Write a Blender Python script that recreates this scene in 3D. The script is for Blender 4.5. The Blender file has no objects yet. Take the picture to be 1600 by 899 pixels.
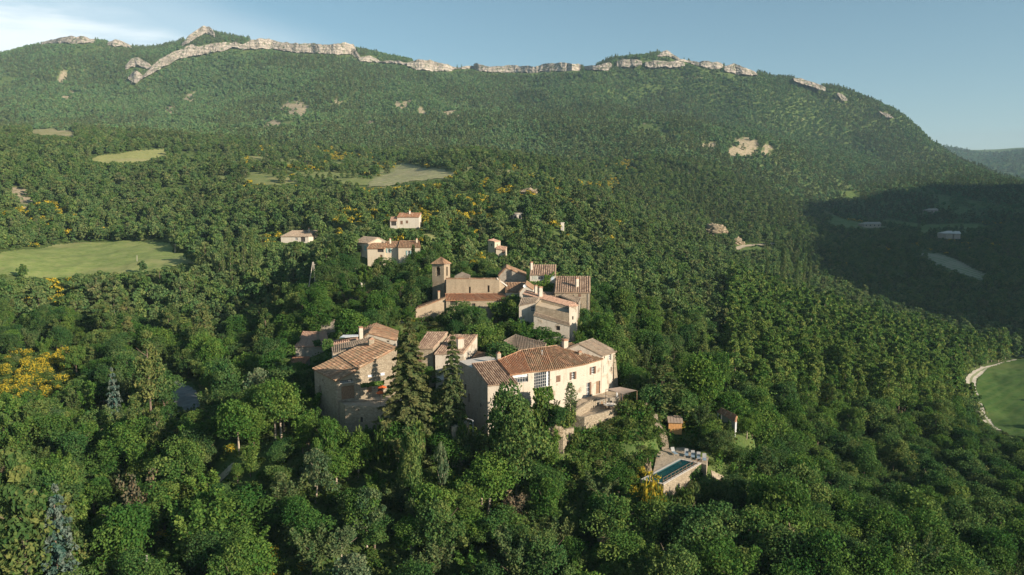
import bpy, bmesh, math, random, time
T0 = time.time()
def lap(s): print('LAP', s, round(time.time()-T0, 1), flush=True)
import numpy as np
from mathutils import Vector
S = bpy.context.scene
C = S.collection
rad = math.radians

# ------------------------------------------------------------------ camera
F, PITCH = 1142.0, rad(6.5)            # focal length in pixels of a 1600 px wide picture
cam = bpy.data.cameras.new('camera'); cam.sensor_width = 36; cam.lens = 36*F/1600
cam.clip_start = 1; cam.clip_end = 20000
camo = bpy.data.objects.new('camera', cam); C.objects.link(camo)
camo.location = (0, 0, 0); camo.rotation_euler = (math.pi/2-PITCH, 0, 0)
S.camera = camo
# ------------------------------------------------------------------ light
SUN_EL = 21.0
SUN_VEC = Vector((0.84, -0.54, 0)).normalized()      # towards the sun, on the ground
az = math.atan2(SUN_VEC.x, SUN_VEC.y)                # compass angle from +Y
sd = bpy.data.lights.new('sun', 'SUN'); sd.energy = 5.0; sd.angle = rad(.5); sd.color = (1, .87, .71)
so = bpy.data.objects.new('sun', sd); C.objects.link(so)
dirv = Vector((SUN_VEC.x*math.cos(rad(SUN_EL)), SUN_VEC.y*math.cos(rad(SUN_EL)), math.sin(rad(SUN_EL))))
so.rotation_euler = dirv.to_track_quat('Z', 'Y').to_euler()
so.location = dirv*500
W = bpy.data.worlds.new('World'); S.world = W; W.use_nodes = True
nt = W.node_tree; N = nt.nodes; L = nt.links; N.clear()
sky = N.new('ShaderNodeTexSky'); sky.sky_type = 'NISHITA'; sky.sun_disc = False
sky.sun_elevation = rad(SUN_EL); sky.sun_rotation = az; sky.air_density = 1.0; sky.dust_density = .35; sky.ozone_density = 2.2
bg = N.new('ShaderNodeBackground'); bg.inputs[1].default_value = .066
out = N.new('ShaderNodeOutputWorld')
# soft cloud bank low on the left, made of stretched noise over the view direction
geo = N.new('ShaderNodeNewGeometry')
neg = N.new('ShaderNodeTexCoord')
sep = N.new('ShaderNodeSeparateXYZ'); L.new(neg.outputs['Generated'], sep.inputs[0])
mp = N.new('ShaderNodeMapping'); mp.inputs['Scale'].default_value = (1, 1, 4.5); L.new(neg.outputs['Generated'], mp.inputs[0])
nz = N.new('ShaderNodeTexNoise'); nz.inputs['Scale'].default_value = 3.1; nz.inputs['Detail'].default_value = 9; nz.inputs['Roughness'].default_value = .55; nz.inputs['Distortion'].default_value = .6
L.new(mp.outputs[0], nz.inputs['Vector'])
def mrange(src, a, b, c, d, smooth=True):
    m = N.new('ShaderNodeMapRange'); m.interpolation_type = 'SMOOTHSTEP' if smooth else 'LINEAR'
    m.inputs[1].default_value = a; m.inputs[2].default_value = b; m.inputs[3].default_value = c; m.inputs[4].default_value = d
    L.new(src, m.inputs[0]); return m.outputs[0]
def mth(op, a, b):
    m = N.new('ShaderNodeMath'); m.operation = op
    for i, v in enumerate((a, b)):
        if isinstance(v, (int, float)): m.inputs[i].default_value = v
        else: L.new(v, m.inputs[i])
    return m.outputs[0]
# bank: top edge falls from left to right
topedge = mth('ADD', sep.outputs['Z'], mth('MULTIPLY', sep.outputs['X'], .23))
warp = mth('MULTIPLY', mth('SUBTRACT', nz.outputs[0], .5), .07)
edge = mth('ADD', topedge, warp)
bank = mrange(edge, .10, .15, 1, 0)
lft = mrange(sep.outputs['X'], -.44, -.30, 1, 0)
wisp = mrange(nz.outputs[0], .40, .62, .35, 1)
fac = mth('MULTIPLY', mth('MULTIPLY', bank, lft), wisp)
thin = mth('MULTIPLY', mth('MULTIPLY', mrange(edge, .12, .17, 1, 0), mrange(sep.outputs['X'], -.28, -.18, 1, 0)), .25)
fac = mth('MAXIMUM', mth('MULTIPLY', fac, .9), thin)
mix = N.new('ShaderNodeMix'); mix.data_type = 'RGBA'
L.new(fac, mix.inputs['Factor'])
hs = N.new('ShaderNodeHueSaturation'); hs.inputs['Saturation'].default_value = .98; hs.inputs['Hue'].default_value = .479
L.new(sky.outputs[0], hs.inputs['Color'])
L.new(hs.outputs[0], mix.inputs[6]); mix.inputs[7].default_value = (9.6, 10.2, 10.4, 1)
L.new(mix.outputs[2], bg.inputs[0]); L.new(bg.outputs[0], out.inputs[0])
vs = S.view_settings; vs.view_transform = 'Standard'; vs.look = 'None'; vs.exposure = .86; vs.gamma = 1
S.render.engine = 'CYCLES'
S.cycles.volume_bounces = 0; S.cycles.max_bounces = 5; S.cycles.diffuse_bounces = 2; S.cycles.transmission_bounces = 3
S.cycles.transparent_max_bounces = 4

# ------------------------------------------------------------------ picture <-> place
cp, sp_ = math.cos(PITCH), math.sin(PITCH)
def ray(px, py):
    x = (px-800)/F; y = -(py-449.5)/F
    return (x, cp+y*sp_, -sp_+y*cp)
def atY(px, py, Y):
    d = ray(px, py); k = Y/d[1]; return Vector((d[0]*k, Y, d[2]*k))
def atZ(px, py, z):
    d = ray(px, py); k = z/d[2]; return Vector((d[0]*k, d[1]*k, z))
def proj(x, y, z):
    w = y*cp-z*sp_; v = y*sp_+z*cp
    return 800+F*x/w, 449.5-F*v/w
def pxm(y, z=-35):                       # pixels of the photograph per metre there
    return F/(y*cp-z*sp_)
def tag(o, label=None, cat=None, group=None, kind=None):
    if label: o['label'] = label
    if cat: o['category'] = cat
    if group: o['group'] = group
    if kind: o['kind'] = kind
    return o
def mkobj(name, verts, faces, mat=None, parent=None, cols=None, smooth=False, loc=None):
    me = bpy.data.meshes.new(name)
    me.from_pydata([tuple(v) for v in verts] if not isinstance(verts, np.ndarray) else verts.tolist(), [], faces if not isinstance(faces, np.ndarray) else faces.tolist())
    if cols is not None:
        a = me.color_attributes.new('Col', 'FLOAT_COLOR', 'CORNER')
        c = np.asarray(cols, dtype=np.float32)
        cnt = np.array([len(f) for f in faces]) if not isinstance(faces, np.ndarray) else np.full(len(faces), faces.shape[1])
        c = np.repeat(c, cnt, axis=0)
        if c.shape[1] == 3: c = np.hstack([c, np.ones((len(c), 1), np.float32)])
        a.data.foreach_set('color', c.ravel())
    if smooth: me.polygons.foreach_set('use_smooth', [True]*len(me.polygons))
    if mat:
        for m in (mat if isinstance(mat, (list, tuple)) else [mat]): me.materials.append(m)
    o = bpy.data.objects.new(name, me); C.objects.link(o)
    if parent: o.parent = parent
    if loc is not None: o.location = loc
    return o
def empty(name, loc, rz=0):
    o = bpy.data.objects.new(name, None); C.objects.link(o); o.location = loc; o.rotation_euler = (0, 0, rz); o.empty_display_size = .2
    return o

# ------------------------------------------------------------------ materials
def mat_new(name):
    m = bpy.data.materials.new(name); m.use_nodes = True; m.node_tree.nodes.clear(); return m
class NT:
    def __init__(s, m): s.t = m.node_tree; s.n = s.t.nodes; s.l = s.t.links
    def node(s, typ, **kw):
        n = s.n.new(typ)
        for k, v in kw.items():
            if k.startswith('i_'):
                key = k[2:]; key = int(key) if key.isdigit() else key.replace('_', ' ')
                if hasattr(v, 'is_linked') or isinstance(v, bpy.types.NodeSocket): s.l.new(v, n.inputs[key])
                else: n.inputs[key].default_value = v
            else: setattr(n, k, v)
        return n
    def math(s, op, a, b=0.0):
        return s.node('ShaderNodeMath', operation=op, i_0=a, i_1=b).outputs[0]
    def mix(s, f, a, b, mode='MIX'):
        n = s.n.new('ShaderNodeMix'); n.data_type = 'RGBA'; n.blend_type = mode
        for i, v in ((0, f), (6, a), (7, b)):
            if isinstance(v, bpy.types.NodeSocket): s.l.new(v, n.inputs[i])
            else: n.inputs[i].default_value = (*v, 1) if isinstance(v, tuple) and len(v) == 3 else v
        return n.outputs[2]
    def noise(s, scale, detail=4, rough=.55, vec=None, dist=0):
        n = s.node('ShaderNodeTexNoise'); n.inputs['Scale'].default_value = scale; n.inputs['Detail'].default_value = detail
        n.inputs['Roughness'].default_value = rough; n.inputs['Distortion'].default_value = dist
        if vec is not None: s.l.new(vec, n.inputs['Vector'])
        return n.outputs[0]
    def mr(s, v, a, b, c=0., d=1.):
        n = s.node('ShaderNodeMapRange', i_0=v, i_1=a, i_2=b, i_3=c, i_4=d); n.interpolation_type = 'SMOOTHSTEP'; return n.outputs[0]
    def bump(s, h, strength=.5, dist=.1):
        return s.node('ShaderNodeBump', i_Height=h, i_Strength=strength, i_Distance=dist).outputs[0]
    def pos(s): return s.node('ShaderNodeNewGeometry').outputs['Position']
    def done(s, color, rough=.85, normal=None, spec=.3, metal=0.):
        b = s.node('ShaderNodeBsdfPrincipled')
        for k, v in (('Base Color', color), ('Roughness', rough), ('Specular IOR Level', spec), ('Metallic', metal)):
            if isinstance(v, bpy.types.NodeSocket): s.l.new(v, b.inputs[k])
            else: b.inputs[k].default_value = (*v, 1) if isinstance(v, tuple) and len(v) == 3 else v
        if normal is not None: s.l.new(normal, b.inputs['Normal'])
        o = s.node('ShaderNodeOutputMaterial'); s.l.new(b.outputs[0], o.inputs[0])
def simple(name, col, rough=.8, var=.25, scale=3., spec=.3, metal=0., bump=0.):
    m = mat_new(name); t = NT(m)
    n = t.noise(scale, 5, .6, t.pos())
    k = t.mr(n, .25, .75, 1-var, 1+var)
    c = t.mix(1., (*col, 1), t.node('ShaderNodeCombineColor', i_0=k, i_1=k, i_2=k).outputs[0], 'MULTIPLY')
    t.done(c, rough, t.bump(n, bump, .05) if bump else None, spec, metal)
    return m
def leaf_mat(name, cols, flower=None, trans=.3, var=.35):
    """foliage: colour from a few albedos, varied per tree and per leaf clump (Col.r), flowers where Col.g is high"""
    m = mat_new(name); t = NT(m)
    rnd = t.node('ShaderNodeObjectInfo').outputs['Random']
    col = t.node('ShaderNodeAttribute', attribute_name='Col')
    sp = t.node('ShaderNodeSeparateColor', i_0=col.outputs['Color'])
    big = t.noise(.035, 2, .5, t.pos())
    f = t.math('FRACT', t.math('ADD', t.math('MULTIPLY', rnd, 7.13), t.math('MULTIPLY', big, .9)))
    r = t.node('ShaderNodeValToRGB'); t.l.new(f, r.inputs[0]); el = r.color_ramp.elements
    r.color_ramp.interpolation = 'LINEAR'
    while len(el) < len(cols): el.new(.5)
    for i, c in enumerate(cols): el[i].position = i/(len(cols)-1); el[i].color = (*c, 1)
    k = t.mr(sp.outputs[0], 0, 1, 1-var, 1+var)
    c = t.mix(1., r.outputs[0], t.node('ShaderNodeCombineColor', i_0=t.math('MULTIPLY', k, k), i_1=k, i_2=k).outputs[0], 'MULTIPLY')
    if flower: c = t.mix(sp.outputs[1], c, (*flower, 1))
    d = t.node('ShaderNodeBsdfDiffuse', i_Color=c); tr = t.node('ShaderNodeBsdfTranslucent', i_Color=c)
    mx = t.node('ShaderNodeMixShader', i_0=trans); t.l.new(d.outputs[0], mx.inputs[1]); t.l.new(tr.outputs[0], mx.inputs[2])
    o = t.node('ShaderNodeOutputMaterial'); t.l.new(mx.outputs[0], o.inputs[0])
    return m
# ------------------------------------------------------------------ terrain: heights from sighted points
GP = [ # px, py, distance, height of the canopy seen there
 (-700,899,80,8),(-300,899,80,8),(0,899,82,8),(300,899,84,7),(600,899,85,7),(800,899,85,7),(1000,899,84,7),(1300,899,88,8),(1600,899,100,8),(1900,899,110,8),(2300,899,120,8),
 (100,750,105,8),(0,600,140,8),(200,650,130,8),(-300,600,140,8),(-700,600,130,8),(330,760,106,6),(370,716,114,0),
 (700,750,103,7),(900,760,105,6),(1037,786,108,1),(1130,760,110,3),(1200,700,126,8),(1139,690,126,0),(1330,780,110,8),(1300,620,180,9),(1400,560,240,10),(1440,640,190,8),(1500,750,150,8),
 (1500,520,320,13),(1540,560,335,2),(1560,600,290,0),(1600,600,288,0),(1600,670,238,0),(1540,665,242,0),(1600,560,345,0),(1700,600,290,0),(1900,650,240,0),
 (1200,440,330,12),(1150,430,330,10),(1300,475,320,12),(1400,500,320,12),(1400,430,520,8),(1550,480,450,8),(1480,410,600,0),(1360,354,800,0),(1600,350,850,5),(1300,310,1000,8),(1600,300,1150,6),(1400,250,1350,6),(1900,320,1000,6),(1900,450,450,6),
 (1215,385,560,0),(1100,350,600,6),(1250,400,520,8),
 (1100,480,260,7),(1000,520,180,4),(1080,590,150,8),(1010,440,260,7),(1000,380,350,7),(1050,640,128,3),(1120,520,210,8),(1200,540,215,9),
 (870,390,300,4),(870,300,450,4),(740,243,650,1),(850,262,620,5),(930,300,560,5),(800,228,1000,7),(1000,250,900,7),(1060,266,850,0),(1150,240,1000,7),
 (600,270,620,0),(660,262,640,0),(450,262,600,0),(430,281,520,0),(500,300,450,5),(600,320,370,5),(500,345,345,6),(300,245,620,8),(200,243,640,0),(85,207,850,0),(20,303,450,0),(100,340,400,7),(300,300,450,7),(-300,300,450,7),(-300,400,300,5),
 (0,400,300,0),(100,425,290,0),(280,410,300,0),(200,378,370,0),(50,386,350,0),(310,395,330,0),
 (100,470,230,7),(100,550,170,8),(270,620,158,0),(245,596,170,0),(295,632,150,0),(350,610,150,3),(400,530,180,6),(300,470,240,7),(480,470,220,4),(440,570,155,3),
 (480,672,125,0),(600,668,122,0),(690,672,119,0),(800,705,112,3),(880,688,116,1),(950,676,120,0),(1012,655,123,0),
 (740,505,185,0),(800,565,146,0),(730,535,160,0),(620,505,178,0),(500,560,158,1),(540,535,165,0),(890,510,190,0),(930,520,185,0),(687,483,197,0),(960,600,142,1),(660,590,140,0),
 (600,408,226,0),(555,408,226,0),(665,410,226,0),(560,442,211,3),(500,446,212,0),(640,440,210,1),(440,378,340,0),(500,378,340,0),(615,357,315,0),(660,357,315,0),(775,402,280,0),(807,344,345,0),(878,360,330,0),
 (-700,400,300,5),(-700,250,700,5),(2300,600,250,0),(2300,400,600,0),
]
for px_, py_ in ((-700,190),(-300,190),(0,195),(200,200),(400,195),(600,192),(800,195),(1000,200),(1200,215)): GP.append((px_, py_, 1120, 6))
for px_, py_ in ((-300,140),(0,140),(200,140),(400,135),(600,138),(800,150),(1000,150),(1150,165),(1300,200)): GP.append((px_, py_, 1550, 5))
RIDGE = [(-400,110,1900),(-150,98,1900),(0,86,1900),(60,70,1950),(110,60,2000),(150,63,2000),(185,67,2000),(215,76,2000),(250,72,2050),(285,64,2000),(318,44,2000),(345,52,2000),(400,60,1980),(470,69,1960),(550,73,1950),(640,92,1950),(700,101,1950),(750,106,1950),(830,108,1950),(880,103,1900),(940,100,1900),(955,92,1880),(1000,91,1860),(1040,83,1850),(1060,93,1850),(1100,100,1820),(1180,112,1760),(1240,126,1700),(1290,138,1680),(1320,157,1650),(1370,174,1620),(1400,188,1600),(1440,212,1560),(1475,236,1550),(1520,254,1520),(1600,280,1500),(1800,320,1480)]
for r in RIDGE: GP.append((*r, 4))
FARZ = [(-700,2600,150),(-200,2700,200),(300,2900,250),(700,2900,200),(1100,2700,150),(1400,2300,20),(1600,2200,0),(2000,2000,-20),(1480,2800,60),(1600,2800,60),(-700,6500,0),(300,6500,0),(1200,6500,0),(2300,6500,50)]
FARG = [(1440,232,3600),(1475,233,3500),(1510,240,3500),(1545,247,3500),(1575,243,3400),(1600,240,3400),(1700,228,3400),(1900,225,3400),(2300,225,3400)]
P3 = [atY(a, b, c)-Vector((0, 0, h)) for a, b, c, h in GP]+[atY(*r) for r in FARG]
P3 += [Vector(((a-800)/F*Y, Y, z)) for a, Y, z in FARZ]
P3 += [Vector((x, 25., -62.)) for x in (-60, 0, 60)]
def uv_of(x, y): return np.stack([(x/y*F)/420., np.log(y)*1.9], -1)
PX = np.array([[p.x, p.y, p.z] for p in P3])
UVc = uv_of(PX[:, 0], PX[:, 1])
def tps(r2): return np.where(r2 > 1e-12, .5*r2*np.log(np.maximum(r2, 1e-12)), 0)
def zscale(y): return y            # interpolate the slope angle z/y: keeps near and far features equally smooth
n_ = len(UVc)
K = tps(((UVc[:, None]-UVc[None])**2).sum(-1))+np.eye(n_)*2e-4
A_ = np.zeros((n_+3, n_+3)); A_[:n_, :n_] = K; A_[:n_, n_] = 1; A_[:n_, n_+1:] = UVc; A_[n_, :n_] = 1; A_[n_+1:, :n_] = UVc.T
sol = np.linalg.solve(A_, np.concatenate([PX[:, 2]/zscale(PX[:, 1]), np.zeros(3)]))
# polar grid, sampled once
NU, NV = 760, 470
us = np.concatenate([np.linspace(-900, -60, 90, endpoint=False), np.linspace(-60, 1660, NU-180), np.linspace(1660, 2500, 91)[1:]])
NU = len(us)
vs_ = np.log(np.concatenate([np.linspace(25, 260, 190, endpoint=False), np.exp(np.linspace(math.log(260), math.log(6500), NV-190))]))
GU, GV = np.meshgrid(us, vs_, indexing='ij')
GY = np.exp(GV); GX = (GU-800)/F*GY
q = uv_of(GX, GY).reshape(-1, 2)
res = np.zeros(len(q))
for i in range(0, len(q), 20000):
    s = q[i:i+20000]
    res[i:i+20000] = tps(((s[:, None]-UVc[None])**2).sum(-1))@sol[:n_]+sol[n_]+s@sol[n_+1:]
GZ = res.reshape(GU.shape)*zscale(GY)
rng = np.random.default_rng(5)
def vnoise(x, y, seed=0):
    """smooth value noise"""
    xi = np.floor(x).astype(np.int64); yi = np.floor(y).astype(np.int64); xf = x-xi; yf = y-yi
    def h(a, b):
        v = (a*374761393+b*668265263+seed*982451653) & 0xffffffff
        v = ((v ^ (v >> 13))*1274126177) & 0xffffffff
        return ((v ^ (v >> 16)) & 0xffff)/65535.
    xf = xf*xf*(3-2*xf); yf = yf*yf*(3-2*yf)
    return (h(xi, yi)*(1-xf)+h(xi+1, yi)*xf)*(1-yf)+(h(xi, yi+1)*(1-xf)+h(xi+1, yi+1)*xf)*yf
def fbm(x, y, o=4, seed=0):
    s = 0; a = .5
    for k in range(o): s = s+a*(vnoise(x*2**k, y*2**k, seed+k)-.5); a *= .5
    return s
far = np.clip((GY-500)/900, 0, 1)
GZ = GZ+far*(fbm(GX/170, GY/260, 4, 3)*np.clip(GY/1500, 0, 1)*75*np.clip((2000-GY)/300, .15, 1)+fbm((GX+GY*.3)/60, GY/150, 3, 9)*22*np.clip((1900-GY)/300, .1, 1))
GZ = GZ+(1-far)*fbm(GX/9, GY/9, 3, 21)*1.2*np.clip(GY/150, .6, 1.5)
def ground(x, y):
    x = np.asarray(x, float); y = np.asarray(y, float)
    u = x/y*F+800; v = np.log(np.maximum(y, 25.1))
    iu = np.clip(np.searchsorted(us, u)-1, 0, NU-2); iv = np.clip(np.searchsorted(vs_, v)-1, 0, len(vs_)-2)
    fu = np.clip((u-us[iu])/(us[iu+1]-us[iu]), 0, 1); fv = np.clip((np.exp(v)-np.exp(vs_[iv]))/(np.exp(vs_[iv+1])-np.exp(vs_[iv])), 0, 1)
    return (GZ[iu, iv]*(1-fu)+GZ[iu+1, iv]*fu)*(1-fv)+(GZ[iu, iv+1]*(1-fu)+GZ[iu+1, iv+1]*fu)*fv
def gz(x, y): return float(ground(np.array([x]), np.array([y]))[0])
def hit(px, py, ymin=60, ymax=3000):
    """where the line of sight through a pixel meets the ground"""
    d = ray(px, py); Y = np.exp(np.linspace(math.log(ymin), math.log(ymax), 2500)); k = Y/d[1]
    below = d[2]*k < ground(d[0]*k, Y)
    i = int(np.argmax(below)) if below.any() else 2499
    return Vector((d[0]*k[i], Y[i], float(ground(np.array([d[0]*k[i]]), Y[i:i+1])[0])))
def flatten(cx, cy, rx, ry, z, rot=0, soft=.5):
    """level pad worked into the slope"""
    c, s = math.cos(rot), math.sin(rot); dx = GX-cx; dy = GY-cy
    a = (dx*c+dy*s)/rx; b = (-dx*s+dy*c)/ry; d = np.maximum(abs(a), abs(b))
    w = np.clip((1+soft-d)/soft, 0, 1); w = w*w*(3-2*w)
    GZ[:] = GZ*(1-w)+z*w
# ------------------------------------------------------------------ foliage prototypes
def quads(cen, nor, size, r, elong=1.0, bend=.25):
    """one small folded quad per centre"""
    n = len(cen)
    t = r.normal(size=(n, 3)); nor = nor/np.maximum(np.linalg.norm(nor, axis=1, keepdims=True), 1e-6)
    t -= nor*(t*nor).sum(1, keepdims=True); t /= np.maximum(np.linalg.norm(t, axis=1, keepdims=True), 1e-6)
    b = np.cross(nor, t)
    sz = (size*(.65+.7*r.random((n, 1))))/2
    w = sz*elong; h = sz/elong**.5
    k = nor*sz*bend
    V = np.stack([cen-t*w-k*.6, cen-b*h+k*.5, cen+t*w-k*.6, cen+b*h+k*.5], 1).reshape(-1, 3)
    Fa = np.arange(n*4).reshape(n, 4)
    return V, Fa
class Crown:
    def __init__(s, seed): s.r = np.random.default_rng(seed); s.V = []; s.F = []; s.C = []; s.n = 0
    def add(s, V, Fa, c, g=0.0):
        s.V.append(V); s.F.append(Fa+s.n); s.n += len(V)
        c = np.asarray(c, float); g = np.broadcast_to(np.asarray(g, float), c.shape)
        s.C.append(np.stack([c, g, np.zeros_like(c)], 1))
    def lobe(s, c, rr, n, size, tint=.5, elong=1.0, outw=.7, low=-.45, flower=0.):
        r = s.r
        d = r.normal(size=(n*2, 3)); d /= np.linalg.norm(d, axis=1, keepdims=True)
        d = d[d[:, 2] > low][:n]; n = len(d)
        rad_ = (.62+.42*r.random((n, 1))**.6)
        lump = 1+.18*np.sin(d[:, :1]*7+c[0]*3)*np.sin(d[:, 1:2]*6+c[1]*3+2)+.1*np.sin(d[:, 2:]*11+c[2])
        p = np.asarray(c)+d*rad_*lump*np.asarray(rr)
        nor = d*outw+r.normal(size=(n, 3))*.55
        V, Fa = quads(p, nor, size, r, elong)
        fl = (r.random(n) < flower*np.clip(d[:, 2]+.6, 0, 1.3)).astype(float)
        s.add(V, Fa, np.clip(tint+r.normal(size=n)*.16, 0, 1), fl)
    def done(s): return np.concatenate(s.V), np.concatenate(s.F), np.concatenate(s.C)
def broadleaf(seed, H=8., R=3.3, n=2600, size=.36, lobes=15, base=.16, open_=0., round_=0.):
    k = Crown(seed); r = k.r; lean = r.normal(size=2)*.5*(1-round_); wa, wb, wp = .42*(1-round_), .3*(1-round_), r.random()*6
    cz = H*(base+(1-base)/2); hz = H*(1-base)/2
    for i in range(lobes):
        a = i*2.399+r.random()*.7; u = (i+.5)/lobes; zz = 1-1.75*u
        rr_ = math.sqrt(max(.05, 1-zz*zz))*(.62+.25*r.random())*(1+wa*math.sin(2*a+wp)+wb*math.sin(3*a+wp*2))
        c = (math.cos(a)*rr_*R*.74+lean[0]*zz, math.sin(a)*rr_*R*.74+lean[1]*zz, cz+zz*hz*(.7 if round_ else .7+.25*r.random())+r.normal()*.25)
        s_ = R*(.2+.32*r.random()**1.5)*(1-open_*.3)
        k.lobe(c, (s_, s_, s_*.85), int(n/lobes), size, tint=.3+.45*r.random())
    k.lobe((0, 0, cz), (R*.62, R*.62, hz*.75), int(n*.12), size*1.3, tint=.4)
    return k.done()
def pine(seed, H=12., R=2.8, n=2600, size=.34, base=.34, tiers=8, conic=.6):
    k = Crown(seed); r = k.r
    for i in range(tiers):
        f = i/(tiers-1); z = H*(base+(1-base)*(.04+.92*f)); rt = R*((1-f)*conic+(1-conic)+.0)*(1-.45*f**3)+.25
        m = max(3, int(6-3*f))
        for j in range(m):
            a = j/m*6.283+r.random()*1.2; d = rt*(.35+.4*r.random())
            s_ = rt*(.34+.2*r.random())
            k.lobe((math.cos(a)*d, math.sin(a)*d, z+r.normal()*.3), (s_, s_, s_*.5+.18), int(n/tiers/m), size, tint=.25+.5*r.random(), elong=1.35, low=-.7)
    k.lobe((0, 0, H*.97), (R*.22, R*.22, H*.06), int(n*.03), size, tint=.5, elong=1.3)
    return k.done()
def fir(seed, H=20., R=5., n=15000, size=.36, base=.1, tiers=24, whorl=9, droop=.25, power=.85):
    k = Crown(seed); r = k.r
    for i in range(tiers):
        f = i/(tiers-1); z = H*(base+(1-base)*f); rt = R*(1-f)**power*(.85+.3*r.random())+.25
        m = max(4, int(whorl*(1-f*.5)))
        for j in range(m):
            a = j/m*6.283+i*.8+r.random()*.5; ln = rt*(.7+.4*r.random())
            q = max(6, int(n/tiers/m*(.4+1.2*(1-f))))
            t = r.random(q)**.7; w = (1-t*.75)*ln*.28
            ox = t*ln; oy = (r.random(q)*2-1)*w
            oz = -droop*ln*t*t+.12*ln*t+(r.random(q)-.6)*.35
            p = np.stack([math.cos(a)*ox-math.sin(a)*oy, math.sin(a)*ox+math.cos(a)*oy, z+oz], 1)
            nor = np.stack([math.cos(a)*np.ones(q)*.5, math.sin(a)*np.ones(q)*.5, np.ones(q)], 1)+r.normal(size=(q, 3))*.5
            V, Fa = quads(p, nor, size, r, 1.4); k.add(V, Fa, np.clip(.3+.4*t+r.normal(size=q)*.12+r.normal()*.1, 0, 1))
    return k.done()
def column(seed, H=10., R=.9, n=1300, size=.28, base=.05, belly=.4, lumps=10):
    k = Crown(seed); r = k.r
    for i in range(lumps):
        f = (i+.5)/lumps; z = H*(base+(1-base)*f); s_ = R*(math.sin(math.pi*min(1, f*.86+.14))**belly)*(.85+.3*r.random())
        s_ = max(.15, s_)
        k.lobe((r.normal()*R*.12, r.normal()*R*.12, z), (s_, s_, H/lumps*.95), n//lumps, size, tint=.3+.4*r.random(), elong=1.2, low=-1)
    return k.done()
def bush(seed, H=2.2, R=1.8, n=420, size=.3, lobes=6, flower=0.):
    k = Crown(seed); r = k.r
    for i in range(lobes):
        a = i*2.4; d = R*.5*r.random()
        s_ = R*(.4+.25*r.random())
        k.lobe((math.cos(a)*d, math.sin(a)*d, H*(.35+.25*r.random())), (s_, s_, H*.42), n//lobes, size, tint=.3+.4*r.random(), flower=flower*(.4+1.2*r.random()))
    return k.done()
def spray(seed, H=6., R=2., n=900, size=.3, stems=9):
    """open leaning shrub: leaves strung along upright stems, the tips free against what is behind"""
    k = Crown(seed); r = k.r
    for i in range(stems):
        a = i*2.4+r.random(); ln = H*(.7+.35*r.random()); lean = R/H*(.3+.9*r.random())
        q = n//stems; t = .2+.8*r.random(q)**.8
        w = .45*(1.15-t)+.12
        p = np.stack([math.cos(a)*lean*ln*t**1.3, math.sin(a)*lean*ln*t**1.3, ln*t], 1)+r.normal(size=(q, 3))*w[:, None]*[[1, 1, .7]]*R*.32
        V, Fa = quads(p, r.normal(size=(q, 3))+[[0, 0, .5]], size, r, 1.15); k.add(V, Fa, np.clip(.35+.35*r.random()+r.normal(size=q)*.15, 0, 1))
    return k.done()
def trunk_mesh(seed, H, r0=.22, limbs=4, reach=.5, base=.3, bend=.3, top=.8, sides=6):
    r = np.random.default_rng(seed); V = []; Fa = []
    def tube(pts, rs):
        o = len(V)
        for p, q in zip(pts, rs):
            for i in range(sides):
                a = i/sides*6.283; V.append((p[0]+math.cos(a)*q, p[1]+math.sin(a)*q, p[2]))
        for k in range(len(pts)-1):
            for i in range(sides): Fa.append((o+k*sides+i, o+k*sides+(i+1) % sides, o+(k+1)*sides+(i+1) % sides, o+(k+1)*sides+i))
    bx, by = r.normal(size=2)*bend*.5
    P = [(bx*math.sin(t*3), by*math.sin(t*2.5), H*top*t-.6) for t in np.linspace(0, 1, 6)]
    tube(P, [r0*(1-.8*t)+.02 for t in np.linspace(0, 1, 6)])
    for i in range(limbs):
        a = i*2.4+r.random(); z = H*(base+(top-base)*.8*i/max(1, limbs)); ln = H*reach*(.4+.3*r.random())
        tube([(0, 0, z), (math.cos(a)*ln*.5, math.sin(a)*ln*.5, z+ln*.35), (math.cos(a)*ln, math.sin(a)*ln, z+ln*.8)], [r0*.45, r0*.3, .03])
    return V, Fa
def to_mesh(name, data, mat):
    V, Fa, Cc = data
    o = mkobj(name, V, Fa, mat, cols=Cc); me = o.data; bpy.data.objects.remove(o); return me
BARK = simple('bark', (.16, .12, .085), .95, .35, 4.)
PALEBARK = simple('pale_bark', (.42, .34, .25), .9, .3, 4.)
G1 = [(0.051,0.118,0.028),(0.077,0.155,0.032),(0.106,0.178,0.041),(0.058,0.130,0.041),(0.128,0.190,0.053),(0.046,0.108,0.032),(0.092,0.140,0.048)]
G2 = [(.080,.165,.034),(.100,.185,.036),(.115,.190,.050)]
M_OAK = leaf_mat('oak_foliage', G1)
M_BRIGHT = leaf_mat('bright_foliage', G2)
M_SILV = leaf_mat('silvery_foliage', [(.10,.165,.07),(.14,.19,.10),(.09,.15,.055)])
M_PINE = leaf_mat('pine_needles', [(.085,.128,.038),(.108,.145,.046),(.072,.115,.036),(.125,.150,.054),(.090,.138,.04)], trans=.2)
M_GPINE = leaf_mat('plantation_needles', [(.092,.175,.038),(.120,.205,.045),(.150,.215,.058),(.104,.190,.044)], trans=.28)
M_FIR = leaf_mat('fir_needles', [(.062,.096,.036),(.076,.108,.042),(.086,.112,.042)], trans=.15)
M_CYP = leaf_mat('cypress_foliage', [(.040,.075,.022),(.055,.090,.028)], trans=.1)
M_BLUE = leaf_mat('blue_needles', [(.10,.15,.12),(.085,.13,.10)], trans=.1)
M_POP = leaf_mat('poplar_foliage', [(.085,.14,.05),(.11,.155,.06),(.09,.145,.04)])
M_BROOM = leaf_mat('broom_foliage', [(.085,.135,.03),(.11,.15,.04)], flower=(.50,.38,.04))
M_SHRUB = leaf_mat('shrub_foliage', [(.075,.13,.03),(.10,.15,.04),(.065,.12,.025),(.13,.16,.06)])
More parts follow.
